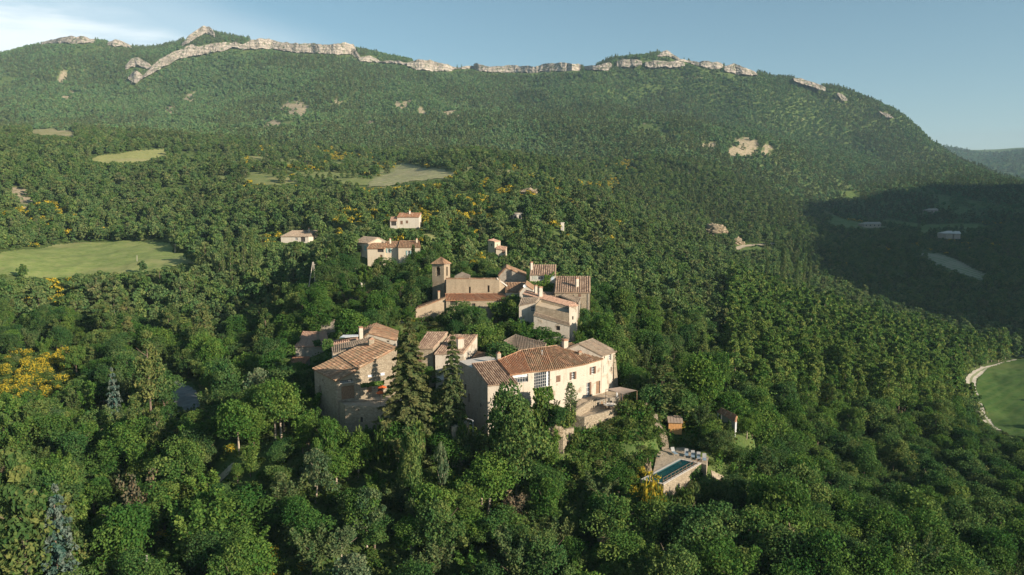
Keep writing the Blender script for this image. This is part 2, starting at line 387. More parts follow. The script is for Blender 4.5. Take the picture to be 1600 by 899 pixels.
M_DRY = leaf_mat('dry_twigs', [(.14,.12,.075),(.11,.105,.06)], trans=.1)
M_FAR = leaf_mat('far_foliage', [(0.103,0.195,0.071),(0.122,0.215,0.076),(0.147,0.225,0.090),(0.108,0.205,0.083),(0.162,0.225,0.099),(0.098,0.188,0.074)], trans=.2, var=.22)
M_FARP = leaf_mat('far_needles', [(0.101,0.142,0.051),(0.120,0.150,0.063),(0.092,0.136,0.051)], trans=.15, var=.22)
M_FLOW = leaf_mat('flowers', [(.3,.2,.05),(.5,.36,.05)], flower=(.7,.5,.04))
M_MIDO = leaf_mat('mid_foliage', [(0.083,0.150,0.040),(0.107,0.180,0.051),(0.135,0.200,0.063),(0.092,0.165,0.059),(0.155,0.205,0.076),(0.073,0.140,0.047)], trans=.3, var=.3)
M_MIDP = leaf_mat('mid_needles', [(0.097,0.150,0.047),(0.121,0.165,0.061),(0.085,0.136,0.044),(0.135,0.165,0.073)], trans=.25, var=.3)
def protos(kind, fn, cnt, mat, tr=None, tmat=BARK, **kw):
    out = []
    for i in range(cnt):
        cm = to_mesh(kind+'_crown', fn(seed=100+i*17+hash_(kind), **kw), mat)
        tm = None
        if tr:
            V, Fa = trunk_mesh(i*3+1, **tr); o = mkobj(kind+'_trunk', V, Fa, tmat, smooth=True); tm = o.data; bpy.data.objects.remove(o)
        out.append((cm, tm))
    return out
def hash_(s): return sum(ord(c)*(i+1) for i, c in enumerate(s)) % 997
KIND = {}
def K_(name, H, R, meshes, label): KIND[name] = dict(H=H, R=R, m=meshes, label=label)
K_('oak', 8, 3.6, protos('oak', broadleaf, 6, M_OAK, dict(H=8, r0=.2), n=6400, R=3.6, size=.235, lobes=18), 'broadleaf')
K_('lime', 8.5, 3.6, protos('lime', broadleaf, 3, M_BRIGHT, dict(H=8, r0=.2, limbs=3), PALEBARK, H=8.5, n=6400, R=3.6, size=.25, lobes=24, base=.2, round_=1.), 'bright')
K_('silver', 8, 3, protos('silver', broadleaf, 3, M_SILV, dict(H=8, r0=.16), PALEBARK, H=8, n=3600, R=3.0, size=.25, lobes=18, base=.2, open_=.5), 'silver')
K_('spray', 6.5, 2.2, protos('spray', spray, 4, M_POP, dict(H=6, r0=.12), H=6.5, R=2.5, n=2600, size=.24), 'spray')
K_('greenspray', 6.5, 2.4, protos('greenspray', spray, 4, M_BRIGHT, dict(H=6, r0=.12), H=6.5, R=2.7, n=2800, size=.25), 'spray')
K_('pine', 12, 3, protos('pine', pine, 5, M_PINE, dict(H=12, r0=.2, limbs=6, reach=.22, base=.35, top=.95), n=3000), 'pine')
K_('gpine', 13, 2.2, protos('gpine', pine, 5, M_GPINE, dict(H=13, r0=.17, limbs=4, reach=.12, base=.4, top=.95), H=13, R=2.7, n=2600, size=.36, base=.3, conic=.3), 'gpine')
K_('fir', 20, 4.6, protos('fir', fir, 2, M_FIR, dict(H=20, r0=.3, limbs=0, top=.97)), 'fir')
K_('blue', 9, 3, protos('blue', fir, 1, M_BLUE, dict(H=9, r0=.14, limbs=0, top=.97), H=9, R=2.8, n=2600, tiers=11, whorl=8, size=.3), 'blue')
K_('cypress', 10, 1, protos('cypress', column, 3, M_CYP, dict(H=9, r0=.15, limbs=0), H=10, R=1.05, n=1600), 'cypress')
K_('poplar', 12, 1.3, protos('poplar', column, 3, M_POP, dict(H=11, r0=.18, limbs=0), PALEBARK, H=12, R=1.2, n=1500, lumps=12, base=.12), 'poplar')
K_('broom', 2.4, 1.9, protos('broom', bush, 4, M_BROOM, n=700, size=.26, flower=.48, H=2.4, R=1.9), 'broom')
K_('broom_far', 3.2, 2.5, protos('broomfar', bush, 3, M_BROOM, n=170, size=.66, flower=.5, H=3.2, R=2.5), 'broom')
K_('shrub', 2.4, 1.9, protos('shrub', bush, 5, M_SHRUB, n=520, size=.3, H=2.4, R=1.9), 'shrub')
K_('dry', 5, 2.2, protos('dry', spray, 2, M_DRY, dict(H=5, r0=.1), H=5, R=2.4, n=1100, size=.2, stems=12), 'dry')
K_('oak_mid', 7.5, 3.4, protos('oakmid', broadleaf, 6, M_MIDO, None, H=7.5, R=3.2, n=800, size=.62, lobes=14, base=.08), 'broadleaf')
K_('pine_mid', 10, 2.8, protos('pinemid', pine, 5, M_MIDP, dict(H=10, r0=.2, limbs=0, top=.9, sides=4), H=9, R=3.0, n=760, size=.62, tiers=5, conic=.3, base=.15), 'pine')
K_('gpine_mid', 13, 2.2, protos('gpinemid', pine, 4, M_GPINE, dict(H=13, r0=.17, limbs=0, top=.9, sides=4), PALEBARK, H=13, R=2.7, n=800, size=.66, tiers=6, base=.22, conic=.3), 'gpine')
K_('shrub_mid', 2.4, 1.9, protos('shrubmid', bush, 4, M_MIDO, None, n=150, size=.55, H=2.4, R=1.9), 'shrub')
K_('oak_far', 5.5, 3.6, protos('oakfar', broadleaf, 5, M_FAR, None, H=5.5, R=3.6, n=170, size=1.25, lobes=7, base=-.1), 'broadleaf')
K_('pine_far', 8, 2.6, protos('pinefar', pine, 4, M_FARP, None, H=8, R=2.6, n=130, size=1.15, tiers=4, base=.12), 'pine')
# ------------------------------------------------------------------ pads and terrain sheet
def inpoly(px, py, poly):
    px = np.asarray(px, float); py = np.asarray(py, float); c = np.zeros(px.shape, bool); n = len(poly); j = n-1
    for i in range(n):
        xi, yi = poly[i]; xj, yj = poly[j]
        c ^= ((yi > py) != (yj > py)) & (px < (xj-xi)*(py-yi)/((yj-yi) if yj != yi else 1e-9)+xi)
        j = i
    return c
def world_poly(px_poly, ymin=60, ymax=3000):
    return [tuple(hit(a, b, ymin, ymax)[:2]) for a, b in px_poly]
FIELDS = [ # name, label, outline as sighted, ymin, ymax, material
 ('meadow', 'l', [(-60,398),(0,397),(60,388),(120,380),(200,377),(262,380),(272,386),(268,396),(300,400),(316,404),(306,412),(258,424),(215,428),(150,430),(80,436),(20,432),(-60,436)], 200, 500),
 ('meadow', 'm', [(135,250),(165,243),(215,236),(262,233),(284,236),(262,240),(250,248),(215,256),(165,256)], 450, 900),
 ('meadow', 's', [(48,203),(85,201),(112,206),(120,212),(112,216),(85,213),(50,209)], 600, 1200),
 ('pasture', 'd', [(385,246),(440,242),(500,252),(560,258),(632,258),(600,276),(572,292),(520,286),(470,276),(400,262)], 450, 900),
 ('pasture', 'd', [(330,272),(400,270),(450,276),(480,284),(450,292),(395,290),(350,283)], 400, 800),
 ('vineyard', 'v', [(628,256),(648,258),(668,264),(700,268),(712,272),(690,280),(640,284),(600,292),(572,294),(585,280)], 450, 900),
 ('pasture', 'd', [(690,272),(730,262),(760,262),(800,276),(770,284),(720,282)], 400, 900),
 ('pasture', 'd', [(860,400),(900,392),(920,402),(890,410)], 230, 400), ('meadow', 'm', [(660,366),(676,368),(690,384),(700,396),(676,398),(662,386)], 220, 400),
 ('meadow', 'v', [(1036,261),(1060,263),(1088,270),(1070,274),(1042,268)], 600, 1300),
 ('vineyard', 'w', [(1437,397),(1468,397),(1490,404),(1530,425),(1560,434),(1530,438),(1480,420),(1450,412)], 400, 1200),
 ('pasture', 'x', [(1240,340),(1300,332),(1380,345),(1500,350),(1560,356),(1480,372),(1380,366),(1290,358)], 500, 1400),
 ('meadow', 'g', [(1600,562),(1570,566),(1548,574),(1532,588),(1524,604),(1528,625),(1540,646),(1556,668),(1580,680),(1640,690),(1700,690),(1700,560)], 180, 400),
]
SOIL = [ # bare ground
 ([(0,296),(30,295),(62,304),(55,314),(20,318),(0,325)], 300, 700), ([(812,293),(830,290),(846,298),(840,306),(815,304)], 350, 700),
 ([(1128,240),(1150,216),(1172,214),(1188,228),(1176,246),(1145,250)], 700, 1500), ([(1100,345),(1125,352),(1140,372),(1120,370)], 450, 800),
 ([(1096,225),(1120,222),(1122,234),(1100,234)], 700, 1500), ([(440,162),(470,160),(505,170),(480,186),(440,182)], 700, 1700), ([(500,158),(520,150),(535,166),(510,170)], 700, 1800),
 ([(612,160),(640,158),(636,172),(614,170)], 700, 1700), ([(648,162),(662,172),(668,184),(655,176)], 700, 1700), ([(290,148),(305,146),(300,160),(284,158)], 900, 1900),
 ([(92,112),(104,112),(102,134),(92,130)], 900, 1950), ([(95,152),(110,142),(128,142),(112,156),(98,160)], 900, 1950), ([(1000,185),(1018,188),(1010,196)], 900, 1600), ([(1040,230),(1056,240),(1048,242)], 800, 1500),
 ([(540,190),(575,182),(590,196),(560,204)], 700, 1700), ([(690,176),(720,170),(730,182),(700,188)], 700, 1700), ([(395,190),(430,184),(440,196),(405,200)], 700, 1700), ([(1015,200),(1035,205),(1050,226),(1030,222)], 700, 1500), ([(1190,225),(1215,232),(1205,246),(1188,240)], 700, 1500), ([(255,170),(275,165),(280,176),(262,180)], 700, 1700),
 ([(30,318),(62,306),(40,330)], 300, 700), ([(385,168),(410,176),(400,182),(380,176)], 800, 1600),
 ([(440,384),(460,381),(455,392),(442,392)], 250, 400),
]
lap('veg')
fields_w = [(n, k, world_poly(p, a, b), a, b) for n, k, p, a, b in FIELDS]
soil_w = [(world_poly(p, a, b), a, b) for p, a, b in SOIL]
# pads
PADS = []
def pad(cx, cy, rx, ry, z, rot=0, soft=.5): flatten(cx, cy, rx, ry, z, rot, soft)

# crest of the hill outside the frame: place along the shadow front, height
HILLQ = [360, 430, 520, 700, 900, 1100, 1400, 1750]; HILLH = [-60, 230, 330, 370, 415, 410, 400, 300]
# ------------------------------------------------------------------ building materials
STREAK = .3
def stone_mat(name, a, b, mortar, scale=2.6, plaster=None, pl=.5, bumps=.8):
    m = mat_new(name); t = NT(m); P = t.pos()
    mp = t.node('ShaderNodeMapping'); mp.inputs['Scale'].default_value = (1, 1, 1.7); t.l.new(P, mp.inputs[0])
    wv = t.node('ShaderNodeTexVoronoi'); wv.inputs['Scale'].default_value = scale; t.l.new(mp.outputs[0], wv.inputs['Vector'])
    ed = t.node('ShaderNodeTexVoronoi', feature='DISTANCE_TO_EDGE'); ed.inputs['Scale'].default_value = scale; t.l.new(mp.outputs[0], ed.inputs['Vector'])
    sc = t.node('ShaderNodeSeparateColor', i_0=wv.outputs['Color']).outputs[0]
    n = t.noise(.5, 6, .6, P); n2 = t.noise(5, 4, .7, P)
    c = t.mix(sc, a, b); c = t.mix(t.mr(n, .3, .7, 0, .45), c, tuple(x*.72 for x in b))
    j = t.mr(ed.outputs[0], .02, .09, 1, 0); c = t.mix(t.math('MULTIPLY', j, .75), c, mortar)
    # a few put-log holes and weather streaks
    ms = t.node('ShaderNodeMapping'); ms.inputs['Scale'].default_value = (1.1, 1.1, .16); t.l.new(P, ms.inputs[0]); c = t.mix(t.mr(t.noise(1., 5, .6, ms.outputs[0]), .5, .68, 0, STREAK), c, (.17, .14, .10))
    h = t.noise(1.6, 2, .5, P); c = t.mix(t.mr(h, .70, .74, 0, .7), c, (.10, .08, .06))
    hgt = t.math('ADD', t.math('MULTIPLY', t.mr(ed.outputs[0], 0, .12), .7), t.math('MULTIPLY', n2, .5))
    if plaster:
        q = t.mr(t.math('ADD', n, t.math('MULTIPLY', t.noise(1.3, 3, .6, P), .25)), pl-.06, pl+.1)
        c = t.mix(q, c, plaster); c = t.mix(t.mr(t.noise(1.2, 5, .6, ms.outputs[0]), .5, .7, 0, .4), c, (.30, .24, .17)); hgt = t.math('MULTIPLY', hgt, t.math('SUBTRACT', 1.0, t.math('MULTIPLY', q, .8)))
    c = t.mix(t.mr(n2, .3, .8, 0, .22), c, (.16, .12, .08))
    t.done(c, .95, t.bump(hgt, bumps, .12), .1); return m
M_STONE = stone_mat('rubble_stone', (.28, .225, .155), (.46, .385, .28), (.38, .32, .235))
M_STONE2 = stone_mat('grey_stone', (.34, .30, .24), (.46, .41, .33), (.36, .32, .25))
M_CREAM = stone_mat('limewashed_stone', (.34, .27, .19), (.50, .42, .31), (.48, .40, .30), plaster=(.53, .47, .385), pl=.48, bumps=.8)
M_OCHRE = stone_mat('coursed_stone', (.36, .285, .19), (.46, .37, .26), (.42, .34, .24), scale=3.4, bumps=.5)
M_PLAS = stone_mat('cream_render', (.42, .34, .24), (.52, .44, .33), (.50, .43, .32), plaster=(.56, .48, .36), pl=.36, bumps=.4)
M_PLAS2 = stone_mat('pale_render', (.44, .37, .28), (.52, .45, .35), (.50, .44, .35), plaster=(.54, .49, .41), pl=.36, bumps=.4)
M_DARKW = simple('shadowed_inside', (.05, .045, .04), .9, .2)
M_GLASS = simple('window_glass', (.03, .04, .05), .12, .2, 2., spec=.6)
M_FRAME = simple('grey_metal_frame', (.34, .33, .31), .6, .15)
M_WHITE = simple('white_paint', (.74, .74, .72), .6, .06)
M_BROWN = simple('brown_shutter', (.17, .10, .065), .75, .2)
M_TEAL = simple('teal_shutter', (.20, .33, .31), .7, .15)
M_GREYSH = simple('grey_green_shutter', (.40, .41, .34), .7, .15)
M_BLUESH = simple('blue_shutter', (.48, .55, .62), .7, .12)
M_WOOD = simple('old_wood', (.24, .15, .09), .8, .3, 5.)
M_ORW = simple('orange_lit_wood', (.56, .29, .11), .75, .15, 3.)  # warm light on the shed front is put into the board colour
M_ORANGE = simple('orange_cloth', (.70, .13, .03), .8, .1)
M_TERR = simple('terracotta', (.34, .19, .12), .8, .2)
M_PAVE = stone_mat('terrace_paving', (.42, .33, .23), (.50, .41, .30), (.40, .33, .24), scale=1.4, bumps=.3)
M_IRON = simple('dark_iron', (.05, .05, .05), .6, .1)
M_CONC = simple('coping_stone', (.55, .50, .43), .85, .12, 2.)
M_CANVAS = simple('brown_canvas', (.34, .26, .20), .9, .12)
M_POLE = simple('pole_concrete', (.42, .38, .31), .9, .15)
def tile_mat(name, cols, lichen, la):
    m = mat_new(name); t = NT(m); P = t.pos()
    col = t.node('ShaderNodeSeparateColor', i_0=t.node('ShaderNodeAttribute', attribute_name='Col').outputs['Color']).outputs[0]
    r = t.node('ShaderNodeValToRGB'); t.l.new(col, r.inputs[0]); el = r.color_ramp.elements
    while len(el) < len(cols): el.new(.5)
    for i, c in enumerate(cols): el[i].position = i/(len(cols)-1); el[i].color = (*c, 1)
    n = t.noise(.55, 6, .65, P); n2 = t.noise(3., 4, .6, P)
    c = t.mix(t.math('MULTIPLY', t.mr(n, .42, .62), la), r.outputs[0], lichen); c = t.mix(t.mr(n2, .5, .75, 0, .4), c, (.10, .08, .06))
    t.done(c, .9, t.bump(n2, .3, .04), .15); return m
T_OLD = tile_mat('old_roof_tiles', [(.13,.08,.055),(.38,.20,.11),(.27,.16,.10),(.50,.31,.19),(.18,.11,.07),(.60,.44,.30)], (.24, .18, .11), .65)
T_RED = tile_mat('red_roof_tiles', [(.20,.10,.06),(.44,.22,.12),(.32,.17,.10),(.54,.35,.22)], (.30, .20, .13), .35)
T_PINK = tile_mat('pink_roof_tiles', [(.34,.20,.14),(.54,.35,.25),(.44,.27,.19)], (.46, .34, .25), .3)
T_STR = tile_mat('striped_roof_tiles', [(.16,.10,.075),(.47,.34,.24),(.22,.14,.10),(.52,.39,.28)], (.30, .22, .15), .3)
T_GREY = tile_mat('weathered_roof_tiles', [(.18,.14,.11),(.38,.29,.21),(.26,.20,.15),(.50,.40,.30)], (.27, .23, .17), .6)
NOBUILD = []; KEEP = []; BROOM = []
# ------------------------------------------------------------------ building parts
def bxm(V, Fa, p, d, n, w, dep, h, z0):
    """box at p, along d (width w), towards n (depth dep), height h from z0"""
    o = len(V)
    for zz in (z0, z0+h):
        for a, b in ((-w/2, 0), (w/2, 0), (w/2, dep), (-w/2, dep)):
            V.append((p[0]+d[0]*a+n[0]*b, p[1]+d[1]*a+n[1]*b, zz))
    Fa += [(o, o+3, o+2, o+1), (o+4, o+5, o+6, o+7)]+[(o+i, o+(i+1) % 4, o+4+(i+1) % 4, o+4+i) for i in range(4)]
def box(name, parent, p, d, w, dep, h, mat):
    d = Vector((d[0], d[1], 0)).normalized(); n = Vector((-d.y, d.x, 0)); V = []; Fa = []
    bxm(V, Fa, p-n*dep/2, d, n, w, dep, h, p[2]); return mkobj(name, V, Fa, mat, parent)
def walls(parent, corners, zb, mat, openings=(), closed=True, name='wall'):
    """corners: 3-D points along the wall head (may slope); openings: dict edge -> [(px, py, w, h, kind)]"""
    V = []; Fa = []; n = len(corners); ops = []
    area = sum(corners[i].x*corners[(i+1) % n].y-corners[(i+1) % n].x*corners[i].y for i in range(n))
    for e in range(n if closed else n-1):
        a, b = corners[e], corners[(e+1) % n]; d = Vector((b.x-a.x, b.y-a.y, 0)); Lg = d.length
        if Lg < .05: continue
        d /= Lg; out_ = Vector((d.y, -d.x, 0)) if area > 0 else Vector((-d.y, d.x, 0))
        hs = []
        for (px, py, w, h, kind) in (openings.get(e, []) if openings else []):
            r = Vector(ray(px, py)); k = (a.x*out_.x+a.y*out_.y)/(r.x*out_.x+r.y*out_.y); q = r*k
            s = (q-a).dot(d); hs.append((s-w/2, s+w/2, q.z-h/2, q.z+h/2, kind))
        top = min(a.z, b.z)
        S_ = sorted(set([0, Lg]+[min(max(v, 0), Lg) for h_ in hs for v in h_[:2]])); Z_ = sorted(set([zb, top]+[min(max(v, zb), top-.05) for h_ in hs for v in h_[2:4]]))
        def pt(s, z, off=0): V.append((a.x+d.x*s-out_.x*off, a.y+d.y*s-out_.y*off, z)); return len(V)-1
        for i in range(len(S_)-1):
            for j in range(len(Z_)-1):
                ms, mz = (S_[i]+S_[i+1])/2, (Z_[j]+Z_[j+1])/2
                if any(h_[0] < ms < h_[1] and h_[2] < mz < h_[3] for h_ in hs): continue
                Fa.append((pt(S_[i], Z_[j]), pt(S_[i+1], Z_[j]), pt(S_[i+1], Z_[j+1]), pt(S_[i], Z_[j+1])))
        if abs(a.z-b.z) > .02:
            i0 = pt(0, top); i1 = pt(Lg, top)
            if a.z > b.z: Fa.append((i0, i1, pt(0, a.z)))
            else: Fa.append((i0, i1, pt(Lg, b.z)))
        for s0, s1, z0, z1, kind in hs:
            z1 = min(z1, top-.05); D = .28
            for (sa, za, sb, zb_) in ((s0, z0, s1, z0), (s1, z0, s1, z1), (s1, z1, s0, z1), (s0, z1, s0, z0)):
                Fa.append((pt(sa, za), pt(sb, zb_), pt(sb, zb_, D), pt(sa, za, D)))
            ops.append((a, d, out_, s0, s1, z0, z1, kind))
    w = mkobj(name, V, Fa, mat, parent)
    for a, d, out_, s0, s1, z0, z1, kind in ops: opening(w if parent is None else parent, a, d, out_, s0, s1, z0, z1, kind)
    return w
def opening(parent, a, d, out_, s0, s1, z0, z1, kind):
    c = a+d*((s0+s1)/2); w = s1-s0; h = z1-z0; k = kind.split()
    nm = 'door' if 'door' in k else 'window'
    V = []; Fa = []
    if 'dark' in k:
        q = c-out_*.26; bxm(V, Fa, q, d, -out_, w, .03, h, z0); mkobj('opening', V, Fa, M_DARKW, parent); return
    gl = M_DARKW if 'door' in k and 'glass' not in k else M_GLASS
    if 'wooddoor' in k: gl = M_WOOD
    if 'white' in k: gl = M_WHITE
    q = c-out_*.24; bxm(V, Fa, q, d, -out_, w, .03, h, z0); root = mkobj(nm, V, Fa, gl, parent)
    nx, nz_ = (7, 5) if 'grid' in k else ((6, 2) if 'band' in k else (2, 3)); t = .06 if w < 1.6 else .07
    if 'door' in k and 'glass' not in k:
        V = []; Fa = []; n_p = max(2, int(w/.35))
        for i in range(n_p): bxm(V, Fa, c-out_*.235+d*(w*(-.5+(i+.5)/n_p)), d, out_, w/n_p-.03, .03, h-.02, z0)
        mkobj('door_panel', V, Fa, M_WOOD, root); return
    V = []; Fa = []; fo = c-out_*.235
    for i in range(nx+1): bxm(V, Fa, fo+d*(-w/2+t/2+(w-t)*i/nx), d, out_, t, .05, h, z0)
    for j in range(nz_+1): bxm(V, Fa, fo+out_*.012, d, out_, w-.01, .05, t, z0+(h-t)*j/nz_)
    mkobj('frame', V, Fa, M_FRAME if ('grid' in k or 'band' in k) else M_WHITE, root)
    if 'curtain' in k:
        V = []; Fa = []
        for i in range(5): bxm(V, Fa, c-out_*(.20-.03*(i % 2))+d*(w*(-.4+.2*i)), d, out_, w*.19, .02, h*.3, z1-h*.34)
        mkobj('curtain', V, Fa, M_WHITE, root)
    if 'cside' in k:
        V = []; Fa = []; bxm(V, Fa, c-out_*.18+d*(w*.36), d, out_, w*.10, .03, h*.95, z0+.02); mkobj('curtain', V, Fa, M_WHITE, root)
    sm = {'brown': M_BROWN, 'teal': M_TEAL, 'greysh': M_GREYSH, 'blue': M_BLUESH}
    for kk, m in sm.items():
        if kk in k:
            if 'shut' in k:
                V = []; Fa = []
                for s in (-1, 1): bxm(V, Fa, c+d*(s*w*.25)+out_*.01, d, out_, w*.49, .05, h, z0)
                mkobj('shutter', V, Fa, m, root)
            else:
                for s in ((-1, 1) if 'one' not in k else (1,)):
                    V = []; Fa = []; bxm(V, Fa, c+d*(s*(w/2+w*.26))+out_*.03, d, out_, w*.48, .05, h*1.02, z0)
                    for j in range(7): bxm(V, Fa, c+d*(s*(w/2+w*.26))+out_*.075, d, out_, w*.40, .02, h*.07, z0+h*(.06+.13*j))
                    mkobj('shutter', V, Fa, m, root)
    if 'sill' in k or nm == 'window':
        V = []; Fa = []; bxm(V, Fa, c-out_*.2, d, out_, w+.2, .28, .08, z0-.083); mkobj('sill', V, Fa, M_CONC, root)
def roof(parent, eL, eR, rR, rL, mat, pitch=.42, tl=.55, over=.3, seed=0, thick=.16, side=.12, name='roof'):
    """tiled slope: a board with rows of half-round tiles lapping down from ridge to eave"""
    r = np.random.default_rng(seed+int(abs(eL.x*7+eL.y*3))); eL, eR, rR, rL = [Vector(v) for v in (eL, eR, rR, rL)]
    dl = (eL-rL); dr = (eR-rR); dL = dl.length; dR = dr.length
    eL = eL+dl/max(dL, .1)*over; eR = eR+dr/max(dR, .1)*over
    ax = (eR-eL).normalized(); eL = eL-ax*side; rL = rL-ax*side; eR = eR+ax*side; rR = rR+ax*side
    nor = (eR-eL).cross(rL-eL)
    if nor.length < 1e-4: nor = Vector((0, 0, 1))
    nor.normalize(); nor = nor if nor.z > 0 else -nor
    V = []; Fa = []; cc = []
    base = [eL, eR, rR, rL]; o = 0
    for q in base: V.append(q-nor*thick)
    for q in base: V.append(q)
    Fa += [(3, 2, 1, 0), (4, 5, 6, 7)]+[(i, (i+1) % 4, 4+(i+1) % 4, 4+i) for i in range(4)]; cc += [.3]*6
    Lw = max((eR-eL).length, (rR-rL).length); nr = max(3, int(Lw/pitch)); Ls = max((eL-rL).length, (eR-rR).length); nt_ = max(2, int(Ls/tl))
    def bi(u, v): return (eL*(1-u)+eR*u)*(1-v)+(rL*(1-u)+rR*u)*v
    for i in range(nr):
        u = (i+.5)/nr; hw = .5/nr*.80; rc = r.random()
        wid = ((eR-eL).length*.5+(rR-rL).length*.5)/nr
        for j in range(nt_):
            v0 = j/nt_-.012; v1 = min(1, (j+1.0)/nt_); ju = (r.random()-.5)*.12/nr
            a_, b_ = u-hw+ju, u+hw+ju; hh = wid*.42
            up0 = nor*(hh+.035+r.random()*.03); up1 = nor*(hh*.9)
            o = len(V)
            V.extend([bi(a_, max(v0, 0))+nor*.03, bi(u-hw*.45+ju, max(v0, 0))+up0, bi(u+hw*.45+ju, max(v0, 0))+up0, bi(b_, max(v0, 0))+nor*.03,
                      bi(a_, v1)+nor*.01, bi(u-hw*.45+ju, v1)+up1, bi(u+hw*.45+ju, v1)+up1, bi(b_, v1)+nor*.01])
            Fa += [(o, o+1, o+5, o+4), (o+1, o+2, o+6, o+5), (o+2, o+3, o+7, o+6), (o, o+3, o+2, o+1)]
            cc += [min(1, max(0, .55*rc+.45*r.random()))]*4
    # ridge caps
    n = max(2, int((rR-rL).length/.45))
    for i in range(n):
        p0 = rL.lerp(rR, i/n)+nor*.05; p1 = rL.lerp(rR, (i+1)/n)+nor*.05; s_ = (rL-eL).normalized() if dL > .2 else Vector((0, 1, 0)); o = len(V)
        for p, g in ((p0, .15), (p1, .13)): V.extend([p-s_*g, p+Vector((0, 0, g*.95)), p+s_*g])
        Fa += [(o, o+3, o+4, o+1), (o+1, o+4, o+5, o+2)]; cc += [r.random()]*2
    cols = np.zeros((len(Fa), 3)); cols[:, 0] = cc
    return mkobj(name, V, Fa, mat, parent, cols=cols)
def chimney(parent, px, py_top, py_bot, Y, w=.8, mat=None, cap='slab', dep=None):
    c = atY(px, py_bot, Y); t = atY(px, py_top, Y); h = t.z-c.z+.8; V = []; Fa = []; d = Vector((.85, .5, 0)).normalized(); n = Vector((-.5, .85, 0)).normalized()
    bxm(V, Fa, (c.x, c.y), d, n, w, dep or w*.75, h, c.z-.8)
    o = mkobj('chimney', V, Fa, mat or M_CREAM, parent)
    V = []; Fa = []
    if cap == 'slab':
        bxm(V, Fa, (c.x-n.x*.06, c.y-n.y*.06), d, n, w+.14, (dep or w*.75)+.12, .1, t.z+.002); bxm(V, Fa, (c.x, c.y), d, n, w*.8, w*.5, .14, t.z+.1); bxm(V, Fa, (c.x-n.x*.05, c.y-n.y*.05), d, n, w+.1, w, .06, t.z+.242)
        mkobj('chimney_cap', V, Fa, M_TERR, o)
    else:
        q = len(V); z = t.z+.003
        for a, b, zz in ((-w*.6, 0, z), (w*.6, 0, z), (0, 0, z+.4), (-w*.6, w*.8, z), (w*.6, w*.8, z), (0, w*.8, z+.4)): V.append((c.x+d.x*a+n.x*b, c.y+d.y*a+n.y*b, zz))
        Fa += [(0, 1, 2), (5, 4, 3), (0, 2, 5, 3), (2, 1, 4, 5), (0, 3, 4, 1)]; mkobj('chimney_cap', V, Fa, M_TERR, o)
    return o
def thing(name, label, cat, p, group=None):
    e = empty(name, (0, 0, 0)); e.location = (0, 0, 0); tag(e, label, cat, group); return e
def finish(root, p):
    """move the empty to the base of its thing without moving the parts"""
    root.location = p
    for ch in root.children: ch.matrix_parent_inverse.identity(); ch.location = ch.location-Vector(p)
    return root
def house(name, label, heads, zb, mat, ops=None, roofs=(), cat='house', nb=True, margin=1.5, zfill=None, group=None):
    e = thing(name, label, cat, None, group); w = walls(e, heads, zb, mat, ops or {})
    for rf in roofs: roof(e, *rf[:4], rf[4], **(rf[5] if len(rf) > 5 else {}))
    if nb: NOBUILD.append(([(h.x, h.y) for h in heads], margin))
    cx = sum(h.x for h in heads)/len(heads); cy = sum(h.y for h in heads)/len(heads); e['_p'] = (cx, cy, zb)
    return e
def A(px, py, Y): return atY(px, py, Y)
def Zp(px, py, z): return atZ(px, py, z)
def rfof(e): return [c for c in e.children if c.name.startswith('roof')][-1]
HOUSES = []
# ---------------- long cream house
a0, a1 = A(762,601,118), A(808,598,119.3); a2, a3 = Zp(779,563.4,-27.2), Zp(738,569,-27.2)
e0, e1, e2, e3, e4 = A(797,584.5,121), A(828,580,122.6), A(864,577,125.6), A(913.5,568,130), A(940.3,560,133)
for p in (e0, e1, e2, e3, e4): p.z = max(-28.75, min(-28.35, p.z))
r0, r1, r2, r3, r4 = Zp(779,563.4,-27.0), Zp(814.6,548,-26.3), Zp(851,543,-26.3), Zp(878,539.5,-26.3), Zp(893,536.7,-26.3)
def lo(p, dz): return Vector((p.x, p.y, p.z-dz))
ch = thing('cream_house', 'long curved cream farmhouse with brown shutters and patched tile roofs above the stone terrace', 'house', None)
walls(ch, [lo(p, .16) for p in (e0, e1, e2, e3, e4, r4, r3, r2, r1, r0)], -38.5, M_CREAM, {
  0: [(813, 592, 3.0, 1.35, 'band curtain')],
  1: [(847, 593.5, 3.5, 2.75, 'grid cside')],
  2: [(872.3, 592, .95, 1.15, 'brown shut'), (895.2, 587.3, .75, 1.35, 'brown')],
  3: [(917+3.5, 0, .01, .01, 'dark')] and [(926.2, 579, .8, 1.35, 'brown'), (918.8, 609.5, .8, 2.7, 'door glass brown one'), (934.5, 605.5, 1.1, 2.4, 'door')]})
# small window in the third bay
roof(ch, e0, e1, r1, r0, T_RED, seed=1); rm = roof(ch, e1, e2, r2, r1, T_OLD, seed=2); rm2 = roof(ch, e2, e3, r3, r2, T_OLD, seed=3); roof(ch, e3, e4, r4, r3, T_OLD, seed=4)
chimney(rm2, 884.5, 533, 549, 134, .95, M_CREAM); chimney(rm2, 906.7, 551, 562, 132.5, .6, M_STONE); chimney(rm, 780, 553, 560, 126.6, .7, M_CREAM, 'gable')
V = []; Fa = []; p = A(847, 564, 129.5); bxm(V, Fa, (p.x, p.y), (1, 0), (0, 1), .16, .16, 2.4, p.z-.6); bxm(V, Fa, (p.x, p.y-.05), (1, 0), (0, 1), .28, .26, .12, p.z+1.802); mkobj('flue_pipe', V, Fa, M_FRAME, rm)
